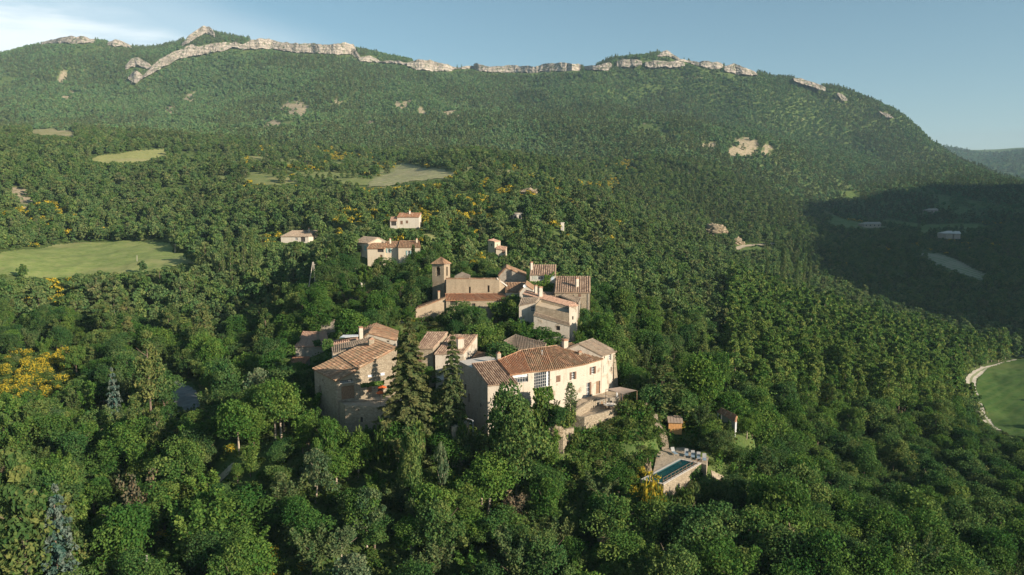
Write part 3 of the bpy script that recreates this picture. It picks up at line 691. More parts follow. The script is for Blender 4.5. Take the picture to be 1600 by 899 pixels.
# left wing with the striped roof
walls(ch, [lo(a0, .16), lo(a1, .16), lo(a2, .16), lo(a3, .16)], -38.5, M_STONE2, {0: [], 3: [(751, 633, .5, .6, 'dark')]}, name='wing_wall').data.materials.append(M_CREAM); ww_ = [c for c in ch.children if c.name.startswith('wing_wall')][0]
for f in ww_.data.polygons:
    if abs(f.normal.dot((a1-a0).normalized())) < .35 and f.center.y < a0.y+1.5: f.material_index = 1
roof(ch, a0, a1, a2, a3, T_STR, pitch=.42, seed=5)
b1 = A(717, 571.5, 128.5); b2 = Vector((b1.x+6, b1.y+5, b1.z)); walls(ch, [Vector((a3.x, a3.y, -27.9)), Vector((a2.x, a2.y, -27.9)), Vector((b2.x, b2.y, -27.9)), Vector((b1.x, b1.y, -27.9))], -38, M_STONE2, {3: [(727, 606, .9, 1.3, 'dark'), (733, 622, .8, 1.6, 'door')]}, name='annex_wall')
mkobj('annex_top', [Vector((p.x, p.y, -27.88)) for p in (a3, a2, b2, b1)], [(0, 1, 2, 3)], M_CONC, ch)
NOBUILD.append(([(p.x, p.y) for p in (a0, a1, e1, e2, e3, e4, r4, r3, r2, r1, b2, b1)], 1.8))
# right tower end
t0, t1, tr, tl = A(940.3,554,132.9), A(961.5,548,136.8), Zp(926,530,-25.7), Zp(905,537.2,-25.7)
t0.z = t1.z = -27.75
bk = tr+(tr-t1)*.8; bl = tl+(tl-t0)*.8; bk.z = bl.z = -27.3
walls(ch, [lo(t0, .16), lo(t1, .16), lo(tr, .16), lo(bk, .16), lo(bl, .16), lo(tl, .16)], -38, M_CREAM, {0: [(952.8, 557.6, .75, 1.35, 'greysh one'), (944.8, 576.3, .95, 1.45, 'greysh shut'), (944.3, 558, .3, .6, 'dark'), (955, 577, .3, .9, 'dark')]}, name='tower_wall')
roof(ch, t0, t1, tr, tl, T_GREY, seed=6); roof(ch, bk, bl, tl, tr, T_GREY, seed=7, over=.2)
d_ = (t1-t0).normalized(); n_ = Vector((d_.y, -d_.x, 0)); q = t1
V = [q+n_*.03, q-n_*3, q+n_*.5+d_*1.0+Vector((0,0,-9)), q-n_*3+d_*1.0+Vector((0,0,-9)), q-d_*.8+n_*.03, q-d_*.8+n_*.5+Vector((0,0,-9))]
V = [Vector(v)-Vector((0, 0, .5)) for v in V]
mkobj('buttress', V, [(0, 2, 3, 1), (4, 5, 2, 0)], M_STONE, ch)
NOBUILD.append(([(p.x, p.y) for p in (t0, t1, bk, bl)], 1.5))
# small white parapet gable between main roof and tower
# ---------------- stone barn just behind
g0, g1, g2, g3, g4 = A(810,548,134), A(850,543,135), A(853,537.5,141), A(806,523.4,146), A(787,533,140)
bn = house('stone_barn', 'low stone barn with broad lichen-brown roof tucked behind the long cream house', [lo(x, .16) for x in (g0, g1, g2, g3, g4)], -31, M_STONE, None, [(g0, g1, g2, g3, T_GREY, {'seed': 8, 'over': .1}), (g4, g0, g3+Vector((.05, 0, 0)), g3, T_GREY, {'seed': 9, 'over': .1})]); HOUSES.append(bn)
lw = [A(728,564.5,133), A(771,557,134), A(773.5,551,138), A(747,546.7,140.5)]
for p in lw[:2]: p.z = -29.6
for p in lw[2:]: p.z = -28.7
HOUSES.append(house('lean_to', 'low brown-roofed lean-to between the twin-roofed house and the long cream house', [lo(x, .16) for x in lw], -37, M_STONE, None, [(*lw, T_OLD, {'seed': 10})]))
# ---------------- twin-roofed house
h0, h1, h2, h3 = A(651,542.5,134.5), A(677,544.5,134.5), A(699,519.8,141.5), A(667.8,519.8,141.5); h0.z = h1.z = -26.7; h2.z = h3.z = -25.0
k0, k1, k2, k3 = A(680,550.5,133.5), A(724.5,551.5,134), A(745.7,523.5,142.5), A(703,524,142.5); k0.z = k1.z = -27.5; k2.z = k3.z = -25.7
tw = house('village_house', 'tall narrow stone house with two tiled roofs side by side behind the smaller dark fir', [lo(h0, .16), lo(h1, .16), lo(h2, .16), lo(h3, .16)], -38.5, M_STONE, {0: [(656, 561, .7, 1.7, 'brown shut'), (667, 600, .9, 2, 'dark')]}, [(h0, h1, h2, h3, T_STR, {'seed': 11, 'pitch': .42})])
walls(tw, [lo(k0, .16), lo(k1, .16), lo(k2, .16), lo(k3, .16)], -38.5, M_CREAM, {0: [(688, 590, 1.3, 1., 'white'), (712, 575, .7, 1.1, 'window'), (700, 612, 1.0, 2.1, 'door')], 1: []}, name='wing_wall'); rk = roof(tw, k0, k1, k2, k3, T_STR, pitch=.42, seed=12)
chimney(rk, 720.5, 530, 546, 135.5, 1.25, M_CREAM, 'slab', .8); NOBUILD.append(([(p.x, p.y) for p in (k0, k1, k2, k3)], 1.5)); HOUSES.append(tw)
# ---------------- tall stone house at the left end
B_ = A(525.7,594.6,120); B_.z = -29.3; A1 = A(491,575.5,127.5); A1.z = -29.0
dv = Vector((.85, .53, 0)); C1 = B_+dv*10.9; C1.z = -24.95; D1 = A1+dv*11.4; D1.z = -24.95
Cm, Dm = B_.lerp(C1, .36), A1.lerp(D1, .42)
ts = house('tall_stone_house', 'tall rubble-stone house with mottled single-slope roof at the left tip of the village', [lo(B_, .16), lo(C1, .16), lo(D1, .16), lo(A1, .16)], -41, M_STONE, {
 0: [(541.5, 594.5, 2.3, .8, 'band'), (543.8, 613.5, 2.3, 2.3, 'wooddoor door'), (577.8, 579.3, .75, 1.4, 'blue shut'), (597.5, 576.5, .75, 1.3, 'blue shut'), (577.5, 606.5, .85, 1.6, 'blue shut door'), (594.5, 608, 1.0, 2.0, 'dark')],
 3: [(500, 608, .7, 1.2, 'dark'), (504, 594, .4, .5, 'dark'), (505, 640, .4, .5, 'dark')]}, [])
roof(ts, B_, A1, Dm, Cm, T_OLD, seed=13, side=.25); rt = roof(ts, Cm+Vector((0,0,.12)), Dm+Vector((0,0,.12)), D1+Vector((0,0,.12)), C1+Vector((0,0,.12)), T_OLD, seed=14, side=.25)
chimney(rt, 581, 531, 545, 130.5, 1.0, M_STONE, 'gable'); HOUSES.append(ts)
# battered foot of the left wall
nl = Vector((-(A1-B_).normalized().y, (A1-B_).normalized().x, 0)); nl = nl if nl.x < 0 else -nl
V = [A1+Vector((0,0,-6.2))+nl*.02, B_.lerp(A1, .3)+Vector((0,0,-8.2))+nl*.02, A1+nl*1.9+Vector((0,0,-11)), B_.lerp(A1, .3)+nl*1.2+Vector((0,0,-11)), A1-nl*2+Vector((0,0,-6.2)), A1-nl*2+dv*0+Vector((0,0,-11))]
mkobj('buttress', V, [(0, 2, 3, 1), (0, 4, 5, 2)], M_STONE2, ts)
# terrace wall of the tall house
tc = [A(529,627,120.5), A(539,633.6,117.6), A(585,640,116.6), A(628,645,116), A(640,640,122), B_+dv*12]
for p in tc: p.z = -32.9
tt = thing('terrace', 'shaded stone terrace held by a rubble wall in front of the tall stone house', 'terrace', None)
walls(tt, tc, -41, M_STONE, {1: [(565, 656, .4, .9, 'dark'), (560, 641, .25, .3, 'dark')]}); mkobj('paving', [Vector((p.x, p.y, -33.15)) for p in tc+[B_]], [(1, 2, 3, 4, 5, 6, 0)], M_PAVE, tt); tt['_p'] = (-25, 119, -38); HOUSES.append(tt)
NOBUILD.append(([(p.x, p.y) for p in tc+[B_]], .6))
def parasol(px, py, Y, r_, label, mat, h=2.3, z=None):
    p = A(px, py, Y) if z is None else Zp(px, py, z); e = thing('parasol', label, 'parasol', None); V = []; Fa = []
    bxm(V, Fa, (p.x, p.y), (1, 0), (0, 1), .06, .06, h, p.z-h+.3); mkobj('pole', V, Fa, M_WOOD, e)
    V = [(p.x, p.y, p.z+.35)]+[(p.x+math.cos(a*.785)*r_, p.y+math.sin(a*.785)*r_, p.z) for a in range(8)]; V += [(x, y, z_-.12) for x, y, z_ in V[1:]]
    mkobj('canopy', V, [(0, 1+i, 1+(i+1) % 8) for i in range(8)]+[(1+i, 9+i, 9+(i+1) % 8, 1+(i+1) % 8) for i in range(8)], mat, e); e['_p'] = (p.x, p.y, p.z-h); HOUSES.append(e)
parasol(597, 605, 119.5, .75, 'upper orange parasol on the shaded terrace beside the big fir', M_ORANGE)
parasol(594, 613.5, 118.5, .65, 'lower orange parasol on the shaded terrace beside the big fir', M_ORANGE)
# ---------------- houses behind the tall one
i0, i1, i2, i3 = A(570,524,146), A(618,531,146), A(621.4,519.5,156), A(588,505.8,158); i0b = A(576, 520, 146)
i0.z = -26.6; i0b.z = -25.9; i1.z = -27.3; i2.z = -27.3; i3.z = -25.9; i4 = Vector((i3.x-2.6, i3.y-1, -26.8))
hh = house('village_house', 'small cream house with sunlit tan gable roof beyond the tall stone house', [lo(x, .16) for x in (i0, i0b, i1, i2, i3, i4)], -33, M_CREAM, {1: [(606, 532, .5, .7, 'dark')]}, [(i1, i2, i3, i0b, T_OLD, {'seed': 15}), (i4, i0, i0b, i3, T_OLD, {'seed': 16})])
chimney(rfof(hh), 564.6, 513, 530, 141, .75, M_CREAM); HOUSES.append(hh)
j0, j1, j2, j3 = A(520.5,553,133), A(574,537,135), A(583,527,141), A(518,541.5,141)
hj = house('village_house', 'low grey-roofed house with a tiny dormer wedged between tall stone house and round tree', [lo(x, .16) for x in (j0, j1, j2, j3)], -36, M_CREAM, {0: [(553, 552, .8, .6, 'blue shut'), (564, 540.5, .9, .9, 'window')]}, [(j0, j1, j2, j3, T_GREY, {'seed': 17})])
m0, m1, m2, m3 = A(518,540,141.5), A(562,529,143), A(562,526,148), A(521,533,149)
walls(hj, [lo(x, .16) for x in (m0, m1, m2, m3)], -34, M_CREAM, name='rear_wall'); roof(hj, m0, m1, m2, m3, T_PINK, seed=18); HOUSES.append(hj)
# awning
aw = thing('awning', 'long white awning over the roof terrace beside the round bright tree', 'awning', None); q0, q1, q2, q3 = A(530,528,144), A(561,525.5,145), A(561,523,148), A(536,523.5,148)
mkobj('canopy', [q0, q1, q2, q3]+[lo(p, .07) for p in (q0, q1, q2, q3)], [(0,1,2,3),(7,6,5,4)]+[(i, 4+i, 4+(i+1)%4, (i+1)%4) for i in range(4)], M_WHITE, aw)
for p in (q0, q1, q3): V = []; Fa = []; bxm(V, Fa, (p.x, p.y), (1, 0), (0, 1), .07, .07, 2.2, p.z-2.3); mkobj('post', V, Fa, M_IRON, aw)
aw['_p'] = tuple(q0-Vector((0,0,2.3))); HOUSES.append(aw)
l0, l1, l2, l3 = A(461.5,539,163), A(513,534,163), A(510,521.5,172), A(474,525.5,173); l0.z = l1.z = -31.9; l2.z = l3.z = -30.4
hl = house('village_house', 'squat stone house with pinkish roof and ivy at the far left edge of the village', [lo(x, .16) for x in (l0, l1, l2, l3)], -38.5, M_STONE2, {0: [(506, 552, .4, .5, 'dark')]}, [(l0, l1, l2, l3, T_PINK, {'seed': 19})]); chimney(rfof(hl), 497, 522, 530, 166, .5, M_STONE); HOUSES.append(hl)
n0, n1, n2, n3 = A(500,508,175), A(523,500.5,175), A(524,499,182), A(501,505,182)
HOUSES.append(house('village_house', 'narrow blank stone house with a sloping top left of the round bright tree', [lo(x, .16) for x in (n0, n1, n2, n3)], -34, M_STONE2, None, [(n0, n1, n2, n3, T_GREY, {'seed': 20, 'over': .1})]))
o0, o1, o2, o3 = A(450,567,153), A(476,568,151), A(484,558,158), A(458,559.5,160)
HOUSES.append(house('shed', 'low brown roofed shed half sunk in bushes below the squat left house', [lo(x, .16) for x in (o0, o1, o2, o3)], -39, M_STONE2, None, [(o0, o1, o2, o3, T_RED, {'seed': 21})], cat='shed'))
# ---------------- church
c0, c1, c2 = A(697,435.5,186), A(780,438,186), A(791,451,187.5); c0.z = c1.z = -18.9
c3 = Vector((c1.x+1.5, c1.y+7.5, -20.6)); c4 = Vector((c0.x, c0.y+8, -20.6)); c2.z = -21.2
cu = thing('church', 'pale stone village church with two slit windows and a lower tiled aisle roof', 'church', None)
walls(cu, [lo(c0, .1), lo(c1, .1), lo(c2, .1), lo(c3, .1), lo(c4, .1)], -30.5, M_OCHRE, {0: [(734, 453.5, .45, 1.7, 'dark'), (763.3, 451.5, .5, 1.75, 'dark')]})
roof(cu, c4, Vector((c1.x, c4.y, -20.6)), c1, c0, T_OLD, seed=22); roof(cu, Vector((c1.x, c4.y, -20.6)), c3, c2+Vector((0,0,.25)), c1, T_GREY, seed=23, over=.1, side=.02)
# pediment coping of the lower shoulder
V = [c1+Vector((-.6,-.25,.3)), c2+Vector((.3,-.25,.35)), c2+Vector((.3,.3,.35)), c1+Vector((-.6,.3,.3))]; V += [lo(v, .35) for v in V]; mkobj('coping', V, [(0,1,2,3),(0,4,5,1),(1,5,6,2),(7,6,5,4)], M_CONC, cu)
d0, d1, d2, d3 = A(697,470,180.5), A(806,473,181.5), A(784,460.7,186.0), A(696,459.8,185.8)
for p in (d0, d1): p.z = -23.7
for p in (d2, d3): p.z = -22.8
walls(cu, [lo(x, .16) for x in (d0, d1, d2, d3)], -30.5, M_OCHRE, {0: [(709, 474, 1.8, 1.0, 'dark'), (740, 478, .9, 1.2, 'dark'), (765, 478, .8, 1.2, 'dark')]}, name='aisle_wall'); roof(cu, d0, d1, d2+Vector((0,-.1,0)), d3+Vector((0,-.1,0)), T_RED, seed=24, pitch=.4)
s0 = A(722,431,194); V = [(s0.x-1.9,s0.y-1.7,-18.9),(s0.x+2.1,s0.y-1.7,-18.9),(s0.x+2.1,s0.y+2,-18.9),(s0.x-1.9,s0.y+2,-18.9),(s0.x,s0.y,-17.9)]; V += [(a,b,-27) for a,b,c in V[:4]]
mkobj('apse_roof', V, [(0,1,4),(1,2,4),(2,3,4),(3,0,4),(0,5,6,1),(1,6,7,2)], T_GREY, cu)
NOBUILD.append(([(p.x, p.y) for p in (d0, d1, c3, c4)], 1.2)); cu['_p'] = (-9, 186, -30); HOUSES.append(cu)
f0, f1, f2, f3 = A(649.5,483.5,178), A(696,465.5,181), A(697,463,187), A(655,478,188)
hf = house('village_house', 'broad stone house with sloping top in front of the bell tower, left of the aisle', [lo(x, .1) for x in (f0, f1, f2, f3)], -31.5, M_OCHRE, {0: []}, [(f3, f2, f1, f0, T_OLD, {'seed': 25, 'over': .1})])
hp = [A(648,505.5,174.5), A(674,505,174.5), A(676,500,177.8), A(651,499.5,177.6)]; roof(hf, *hp, T_RED, seed=26)
walls(hf, [lo(x, .17) for x in hp], -32, M_STONE2, {0: [(659.5, 511, 1.6, 1.5, 'dark')]}, name='porch_wall'); chimney(rfof(hf), 686, 456.5, 466, 183, .55, M_OCHRE); HOUSES.append(hf)
# bell tower
bt = thing('bell_tower', 'square stone bell tower with pyramid roof and arched openings behind the church', 'tower', None)
nr = A(693.6, 413, 194); th = rad(22); fx = Vector((-math.cos(th), math.sin(th)*1, 0)); fy = Vector((math.sin(th), math.cos(th), 0)); ww = 3.55
cn = [nr, nr+fx*ww, nr+fx*ww+fy*ww, nr+fy*ww]; ze = nr.z; zb_ = -28.; 
def arch_wall(a, b, zt, zb, out_, aw_, z0, zs):
    """wall face with a round-headed opening, reveals and all"""
    d = (b-a); d.z = 0; Lg = d.length; d /= Lg; V = []; Fa = []
    def P(s, z, off=0): V.append((a.x+d.x*s-out_.x*off, a.y+d.y*s-out_.y*off, z)); return len(V)-1
    s0, s1 = Lg/2-aw_/2, Lg/2+aw_/2
    Fa.append((P(0, zb), P(Lg, zb), P(Lg, z0), P(0, z0))); Fa.append((P(0, z0), P(s0, z0), P(s0, zs), P(0, zs))); Fa.append((P(s1, z0), P(Lg, z0), P(Lg, zs), P(s1, zs)))
    K = 8; arc = [(Lg/2-math.cos(math.pi*i/K)*aw_/2, zs+math.sin(math.pi*i/K)*aw_/2) for i in range(K+1)]
    outer = [(0, zs)]+[(Lg*i/K, zt) for i in range(0, K+1)]+[(Lg, zs)]
    for i in range(K):
        Fa.append((P(*arc[i]), P(*arc[i+1]), P(Lg*(i+1)/K, zt), P(Lg*i/K, zt)))
    Fa.append((P(0, zs), P(s0, zs), P(0, zt))); Fa.append((P(s1, zs), P(Lg, zs), P(Lg, zt)))
    ring = [(s0, z0)]+arc+[(s1, z0)]
    for i in range(len(ring)): p, q = ring[i], ring[(i+1) % len(ring)]; Fa.append((P(*p), P(*q), P(*q, .5), P(*p, .5)))
    return V, Fa
for i in range(4):
    a, b = cn[i], cn[(i+1) % 4]; d = (b-a).normalized(); o_ = Vector((d.y, -d.x, 0)); cm_ = (cn[0]+cn[2])/2
    if (a-cm_).dot(o_) < 0: o_ = -o_
    V, Fa = arch_wall(a, b, ze-.05, zb_, o_, 1.25 if i in (0, 2) else 1.0, ze-3.3, ze-1.3); mkobj('wall', V, Fa, M_OCHRE, bt)
ct = (cn[0]+cn[2])/2; oh = .42; ev = [ct+(c-ct)*(1+oh/ww*1.4) for c in cn]; ap = Vector((ct.x, ct.y, ze+1.75))
for i in range(4): roof(bt, ev[i], ev[(i+1) % 4], ap+Vector((.02,0,0)), ap, T_OLD, seed=27+i, over=.05, side=0, pitch=.3)
mkobj('cornice', [c+Vector((0,0,-.22)) for c in [ct+(c-ct)*1.1 for c in cn]]+[c+Vector((0,0,-.05)) for c in [ct+(c-ct)*1.16 for c in cn]], [(i, (i+1)%4, 4+(i+1)%4, 4+i) for i in range(4)]+[(3,2,1,0)], M_CONC, bt)
V = []; Fa = []
for k in range(8):
    for i in range(10): a = i/10*6.283; rr_ = (.42,.40,.33,.27,.25,.22,.14,.02)[k]; V.append((ct.x+math.cos(a)*rr_, ct.y+math.sin(a)*rr_, ze-2.4+k*.13))
for k in range(7):
    for i in range(10): Fa.append((k*10+i, k*10+(i+1)%10, (k+1)*10+(i+1)%10, (k+1)*10+i))
bell = mkobj('bell', V, Fa, simple('bronze', (.10,.08,.05), .5, .1, metal=.6), bt, smooth=True)
V = []; Fa = []; bxm(V, Fa, (ct.x, ct.y-.08), (1, 0), (0, 1), ww*.95, .16, .16, ze-1.5); mkobj('beam', V, Fa, M_WOOD, bt)
V = []; Fa = []; bxm(V, Fa, (ct.x, ct.y-ww*.3), (1, 0), (0, 1), ww*.7, ww*.6, .1, ze-3.4); mkobj('belfry_floor', V, Fa, M_STONE, bt)
NOBUILD.append(([(c.x, c.y) for c in cn], 1.)); bt['_p'] = (ct.x, ct.y, zb_); HOUSES.append(bt)
# ---------------- upper right group
u0, u1, u2, u3 = A(828,429.5,190), A(868,429.5,190), A(868.5,414.5,195), A(830,414.5,195); u0.z = u1.z = -18.2; u2.z = u3.z = -16.2
hu = house('ivy_house', 'pale house with striped roof and bright ivy over its front at the village top', [lo(x, .16) for x in (u0, u1, u2, u3)], -30, M_PLAS2, {0: [(834.5, 433.5, .9, 1.2, 'greysh shut'), (844.5, 433.5, 1.5, 1.2, 'window greysh'), (863.3, 434, .75, 1.35, 'blue shut')]}, [(u0, u1, u2, u3, T_STR, {'seed': 31, 'pitch': .55})])
chimney(rfof(hu), 831, 411, 421, 192, .65, M_CREAM); HOUSES.append(hu)
v0, v1, v2, v3 = A(867,456.5,182), A(922,458.5,182), A(921.6,432.6,191), A(869,432.4,191); v0.z = v1.z = -21.9; v2.z = v3.z = -18.9
hv = house('village_house', 'tall stone house with wide striped brown roof at the right end of the upper village', [lo(x, .16) for x in (v0, v1, v2, v3)], -32, M_STONE, {0: [(905.8, 462, .65, .8, 'brown shut'), (905.8, 478.5, .75, 1.2, 'window'), (896, 462, .3, .3, 'dark')]}, [(v0, v1, v2, v3, T_STR, {'seed': 32, 'pitch': .55})])
chimney(rfof(hv), 902.5, 436, 447, 184.5, .8, M_CREAM); V = []; Fa = []; p = A(919, 459, 181.8); bxm(V, Fa, (p.x, p.y), (1, 0), (0, 1), .1, .1, 9, p.z-9); mkobj('drainpipe', V, Fa, M_FRAME, hv); HOUSES.append(hv)
w0, w1, w2 = A(779,431,196), A(791,418.5,196), A(822,431,196); w3 = Vector((w2.x, w2.y+9, w2.z)); w4 = Vector((w1.x, w1.y+9, w1.z)); w5 = Vector((w0.x, w0.y+9, w0.z))
HOUSES.append(house('village_house', 'stone house with a lopsided gable partly in shadow left of the ivy house', [lo(x, .12) for x in (w0, w1, w2, w3, w4, w5)], -30, M_STONE2, {}, [(w2, w3, w4, w1, T_OLD, {'seed': 33, 'over': .1}), (w5, w0, w1, w4, T_OLD, {'seed': 34, 'over': .1})]))
x0, x1, x2, x3 = A(790,455.5,184), A(813,455.8,184), A(820,445.3,190), A(791,445.5,190); x0.z = x1.z = -22; x2.z = x3.z = -20.4
hx = house('village_house', 'little red-brown roofed house between the church gable and the white gable', [lo(x, .16) for x in (x0, x1, x2, x3)], -30, M_CREAM, {}, [(x0, x1, x2, x3, T_OLD, {'seed': 35})]); HOUSES.append(hx)
y0, y1, y2 = A(812,456,181), A(821,444.5,181), A(833,452.5,181); y3 = Vector((y2.x+.5, y2.y+8, y2.z)); y4 = Vector((y1.x+.5, y1.y+8, y1.z)); y5 = Vector((y0.x+.5, y0.y+8, y0.z))
hy = house('village_house', 'narrow white gabled house with a round satellite dish in the upper village', [lo(x, .12) for x in (y0, y1, y2, y3, y4, y5)], -30, M_PLAS2, {0: [], 1: [(824, 451, .4, .6, 'dark')]}, [(y2, y3, y4, y1, T_OLD, {'seed': 36, 'over': .1, 'pitch': .3}), (y5, y0, y1, y4, T_OLD, {'seed': 37, 'over': .1, 'pitch': .3})])
V = []; Fa = []; p = A(820, 447, 180.6)
V.append((p.x, p.y, p.z))
for rr_, dd in ((.2, -.04), (.42, -.16)):
    for i in range(12): a = i/12*6.283; V.append((p.x+math.cos(a)*rr_, p.y+dd, p.z+math.sin(a)*rr_))
Fa = [(0, 1+i, 1+(i+1)%12) for i in range(12)]+[(1+i, 13+i, 13+(i+1)%12, 1+(i+1)%12) for i in range(12)]; mkobj('satellite_dish', V, Fa, M_WHITE, hy); HOUSES.append(hy)
# stepped cluster
z0, z1, z2, z3 = A(817,459.5,176), A(893,480,170), A(900,474,173.5), A(822,454,179.5)
hz_ = house('village_house', 'long house with bright pink-orange roof stepping down to the right in the upper village', [lo(x, .16) for x in (z0, z1, z2, z3)], -31, M_CREAM, {0: [(862, 481, .5, .6, 'dark')], 1: [(897.5, 492, .6, 1., 'brown shut'), (896.5, 507, .5, .9, 'dark')]}, [(z0, z1, z2, z3, T_PINK, {'seed': 38, 'pitch': .32})])
chimney(rfof(hz_), 838, 447.5, 460, 177.5, .65, M_CREAM); chimney(rfof(hz_), 845.3, 450, 464, 175, .95, M_CREAM); HOUSES.append(hz_)
cc0, cc1, cc2, cc3 = A(811,478,168), A(837,472.5,168), A(843,466,172), A(815,466,172)
hc = house('village_house', 'small cream house with one square window just left of the rubble parapet', [lo(x, .16) for x in (cc0, cc1, cc2, cc3)], -31, M_CREAM, {0: [(832.6, 483, .85, 1.2, 'window')]}, [(cc0, cc1, cc2, cc3, T_GREY, {'seed': 39, 'over': .1})]); HOUSES.append(hc)
ee0, ee1 = A(836.5,477,166), A(889,489.5,164); ee2, ee3 = A(893,481,169.4), A(845,468,172)
hd = house('village_house', 'rubble stone house with flat parapet top and a sloping brown ledge across its front', [ee0, ee1, ee2, ee3], -31, M_STONE, {}, [], cat='house')
mkobj('flat_roof', [lo(p, .6) for p in (ee0, ee1, ee2, ee3)], [(0, 1, 2, 3)], M_PAVE, hd)
le = [A(834,492.5,161.5), A(890,509,160), A(889,505,163.9), A(836,488.5,165.9)]; roof(hd, *le, T_GREY, seed=40, pitch=.3, over=.1)
walls(hd, [lo(x, .17) for x in le], -32, M_CREAM, {0: [(872, 513, .9, 1.0, 'dark')]}, name='front_wall'); HOUSES.append(hd); NOBUILD.append(([(p.x, p.y) for p in le], 1.))
ff0, ff1, ff2, ff3 = A(889.5,478,164), A(900.5,478,165), A(903,477,171), A(893,477,171)
HOUSES.append(house('village_house', 'narrow tall white corner house standing at the right end of the stepped houses', [ff0, ff1, ff2, ff3], -32, M_CREAM, {0: [(895, 497, .4, .8, 'dark')], 1: [(901.5, 500, .6, 1., 'brown shut')]}, [(ff0, ff1, ff2, ff3, T_PINK, {'seed': 41})]))
gg = [A(877,462,178), A(904,474,176), A(907,467,181), A(884,459,184)]
HOUSES.append(house('village_house', 'low grey-brown roof squeezed against the wall of the tall right-hand house', [lo(x, .16) for x in gg], -31, M_STONE2, {}, [(*gg, T_GREY, {'seed': 42})]))
gh = [A(848,465,181), A(873,465,181), A(875,457.5,186), A(849,457,186)]
HOUSES.append(house('village_house', 'small striped tile roof below the ivy house', [lo(x, .16) for x in gh], -30, M_STONE2, {}, [(*gh, T_STR, {'seed': 43})]))
# ---------------- terraces of the cream house
tz = -36.3
L0, L1, L2 = Zp(899,650,-35.5), Zp(913.4,651.8,-35.5), Zp(973,637.3,-35.5); N0, N1, N2 = Zp(982,639,-35.5), Zp(998.5,631.2,-35.5), Zp(1011.9,629.5,-35.5)
pool_terr = thing('stone_terrace', 'sunlit walled stone terrace with parapet in front of the cream house', 'terrace', None)
def thickwall(parent, pts, th, zb, mat, name='parapet', capm=None):
    V = []; Fa = []
    for i, p in enumerate(pts):
        d = (pts[min(i+1, len(pts)-1)]-pts[max(i-1, 0)]); d.z = 0; d.normalize(); n = Vector((-d.y, d.x, 0))
        for s in (0, 1):
            q = p+n*th*s; V += [(q.x, q.y, p.z), (q.x, q.y, zb)]
    for i in range(len(pts)-1):
        a = i*4; b = a+4; Fa += [(a+1, b+1, b, a), (a, b, b+2, a+2), (a+2, b+2, b+3, a+3)]
    e = (len(pts)-1)*4; Fa += [(0, 2, 3, 1), (e, e+1, e+3, e+2)]
    o = mkobj(name, V, Fa, mat, parent)
    return o
def jag(pts, amp, n=6):
    out_ = []
    for i in range(len(pts)-1):
        for k in range(n): p = pts[i].lerp(pts[i+1], k/n); out_.append(p+Vector((0, 0, (random.random()-.5)*amp)))
    return out_+[pts[-1]]
random.seed(3)
back = L0+(L0-L1).normalized()*2.2
thickwall(pool_terr, jag([back, L1, L2], .14), .45, -42, M_STONE); thickwall(pool_terr, jag([N0, N1, N2], .2), .45, -42, M_STONE)
rt_ = N2+Vector((-1.2, 5.5, 0)); thickwall(pool_terr, jag([N2, rt_], .1, 3), .4, -42, M_STONE2)
up = [Zp(900,643,-35.0), Zp(924.5,628,-35.0), Zp(933,623.6,-35.0), Zp(966,621.5,-35.0), Zp(986,617,-35.0)]
mkobj('lower_paving', [Vector((p.x, p.y, tz)) for p in [L0, L1, L2, N0, N1, N2, rt_]+up[::-1]], [tuple(range(7+len(up)))], M_PAVE, pool_terr)
mkobj('upper_paving', [Vector((p.x, p.y, -35.02)) for p in up]+[Vector((24, 132, -35.02)), Vector((t1.x+.3, t1.y, -35.02)), Vector((e4.x, e4.y+.1, -35.02)), Vector((e3.x, e3.y+.1, -35.02)), Vector((e3.x-1.5, e3.y-2, -35.02))], [tuple(range(10))], M_PAVE, pool_terr)
thickwall(pool_terr, jag([p+Vector((0, 0, .12)) for p in up[:3]], .3, 5), .5, -37.5, M_STONE, 'retaining_wall'); thickwall(pool_terr, [p+Vector((0, 0, .03)) for p in up[2:]], .4, -37.5, M_STONE2, 'retaining_wall')
for k in range(6):   # stair in the gap of the parapet
    p = L2.lerp(N0, .5); d = (N0-L2); d.z = 0; d.normalize(); n = Vector((d.y, -d.x, 0)); V = []; Fa = []; q = p+n*(.3*k-.2); bxm(V, Fa, (q.x, q.y), d, n, (N0-L2).length*.96, .32, .8, tz-.25*k-.78); mkobj('step', V, Fa, M_STONE, pool_terr)
pool_terr['_p'] = (15, 126, -40); HOUSES.append(pool_terr)
NOBUILD.append(([(p.x, p.y) for p in (back, L1, L2, N0, N1, N2, rt_, Vector((24, 132, 0)), t1, e4, e3, up[0])], .3))
def grp(name, label, cat): e = thing(name, label, cat, None); HOUSES.append(e); return e
# round table laid with plates
p = Zp(953, 632, tz+.75); tb = grp('garden_table', 'round garden table laid with white plates on the lower terrace', 'table')
def disc(c, r_, z0, z1, n=16):
    V = [(c[0]+math.cos(i/n*6.283)*r_, c[1]+math.sin(i/n*6.283)*r_, z) for z in (z0, z1) for i in range(n)]
    return V, [tuple(range(n-1, -1, -1)), tuple(range(n, 2*n))]+[(i, (i+1) % n, n+(i+1) % n, n+i) for i in range(n)]
mkobj('tabletop', *disc(p, 1.15, p.z-.04, p.z), M_CONC, tb); mkobj('pedestal', *disc(p, .12, tz, p.z-.042, 8), M_IRON, tb); tb['_p'] = (p.x, p.y, tz)
for i in range(6):
    a = i/6*6.283; q = (p.x+math.cos(a)*.8, p.y+math.sin(a)*.8); o = mkobj('plate', *disc(q, .19, p.z+.003, p.z+.03, 12), M_WHITE); tag(o, 'white plate on the round terrace table', 'plate', 'plates on the terrace table')
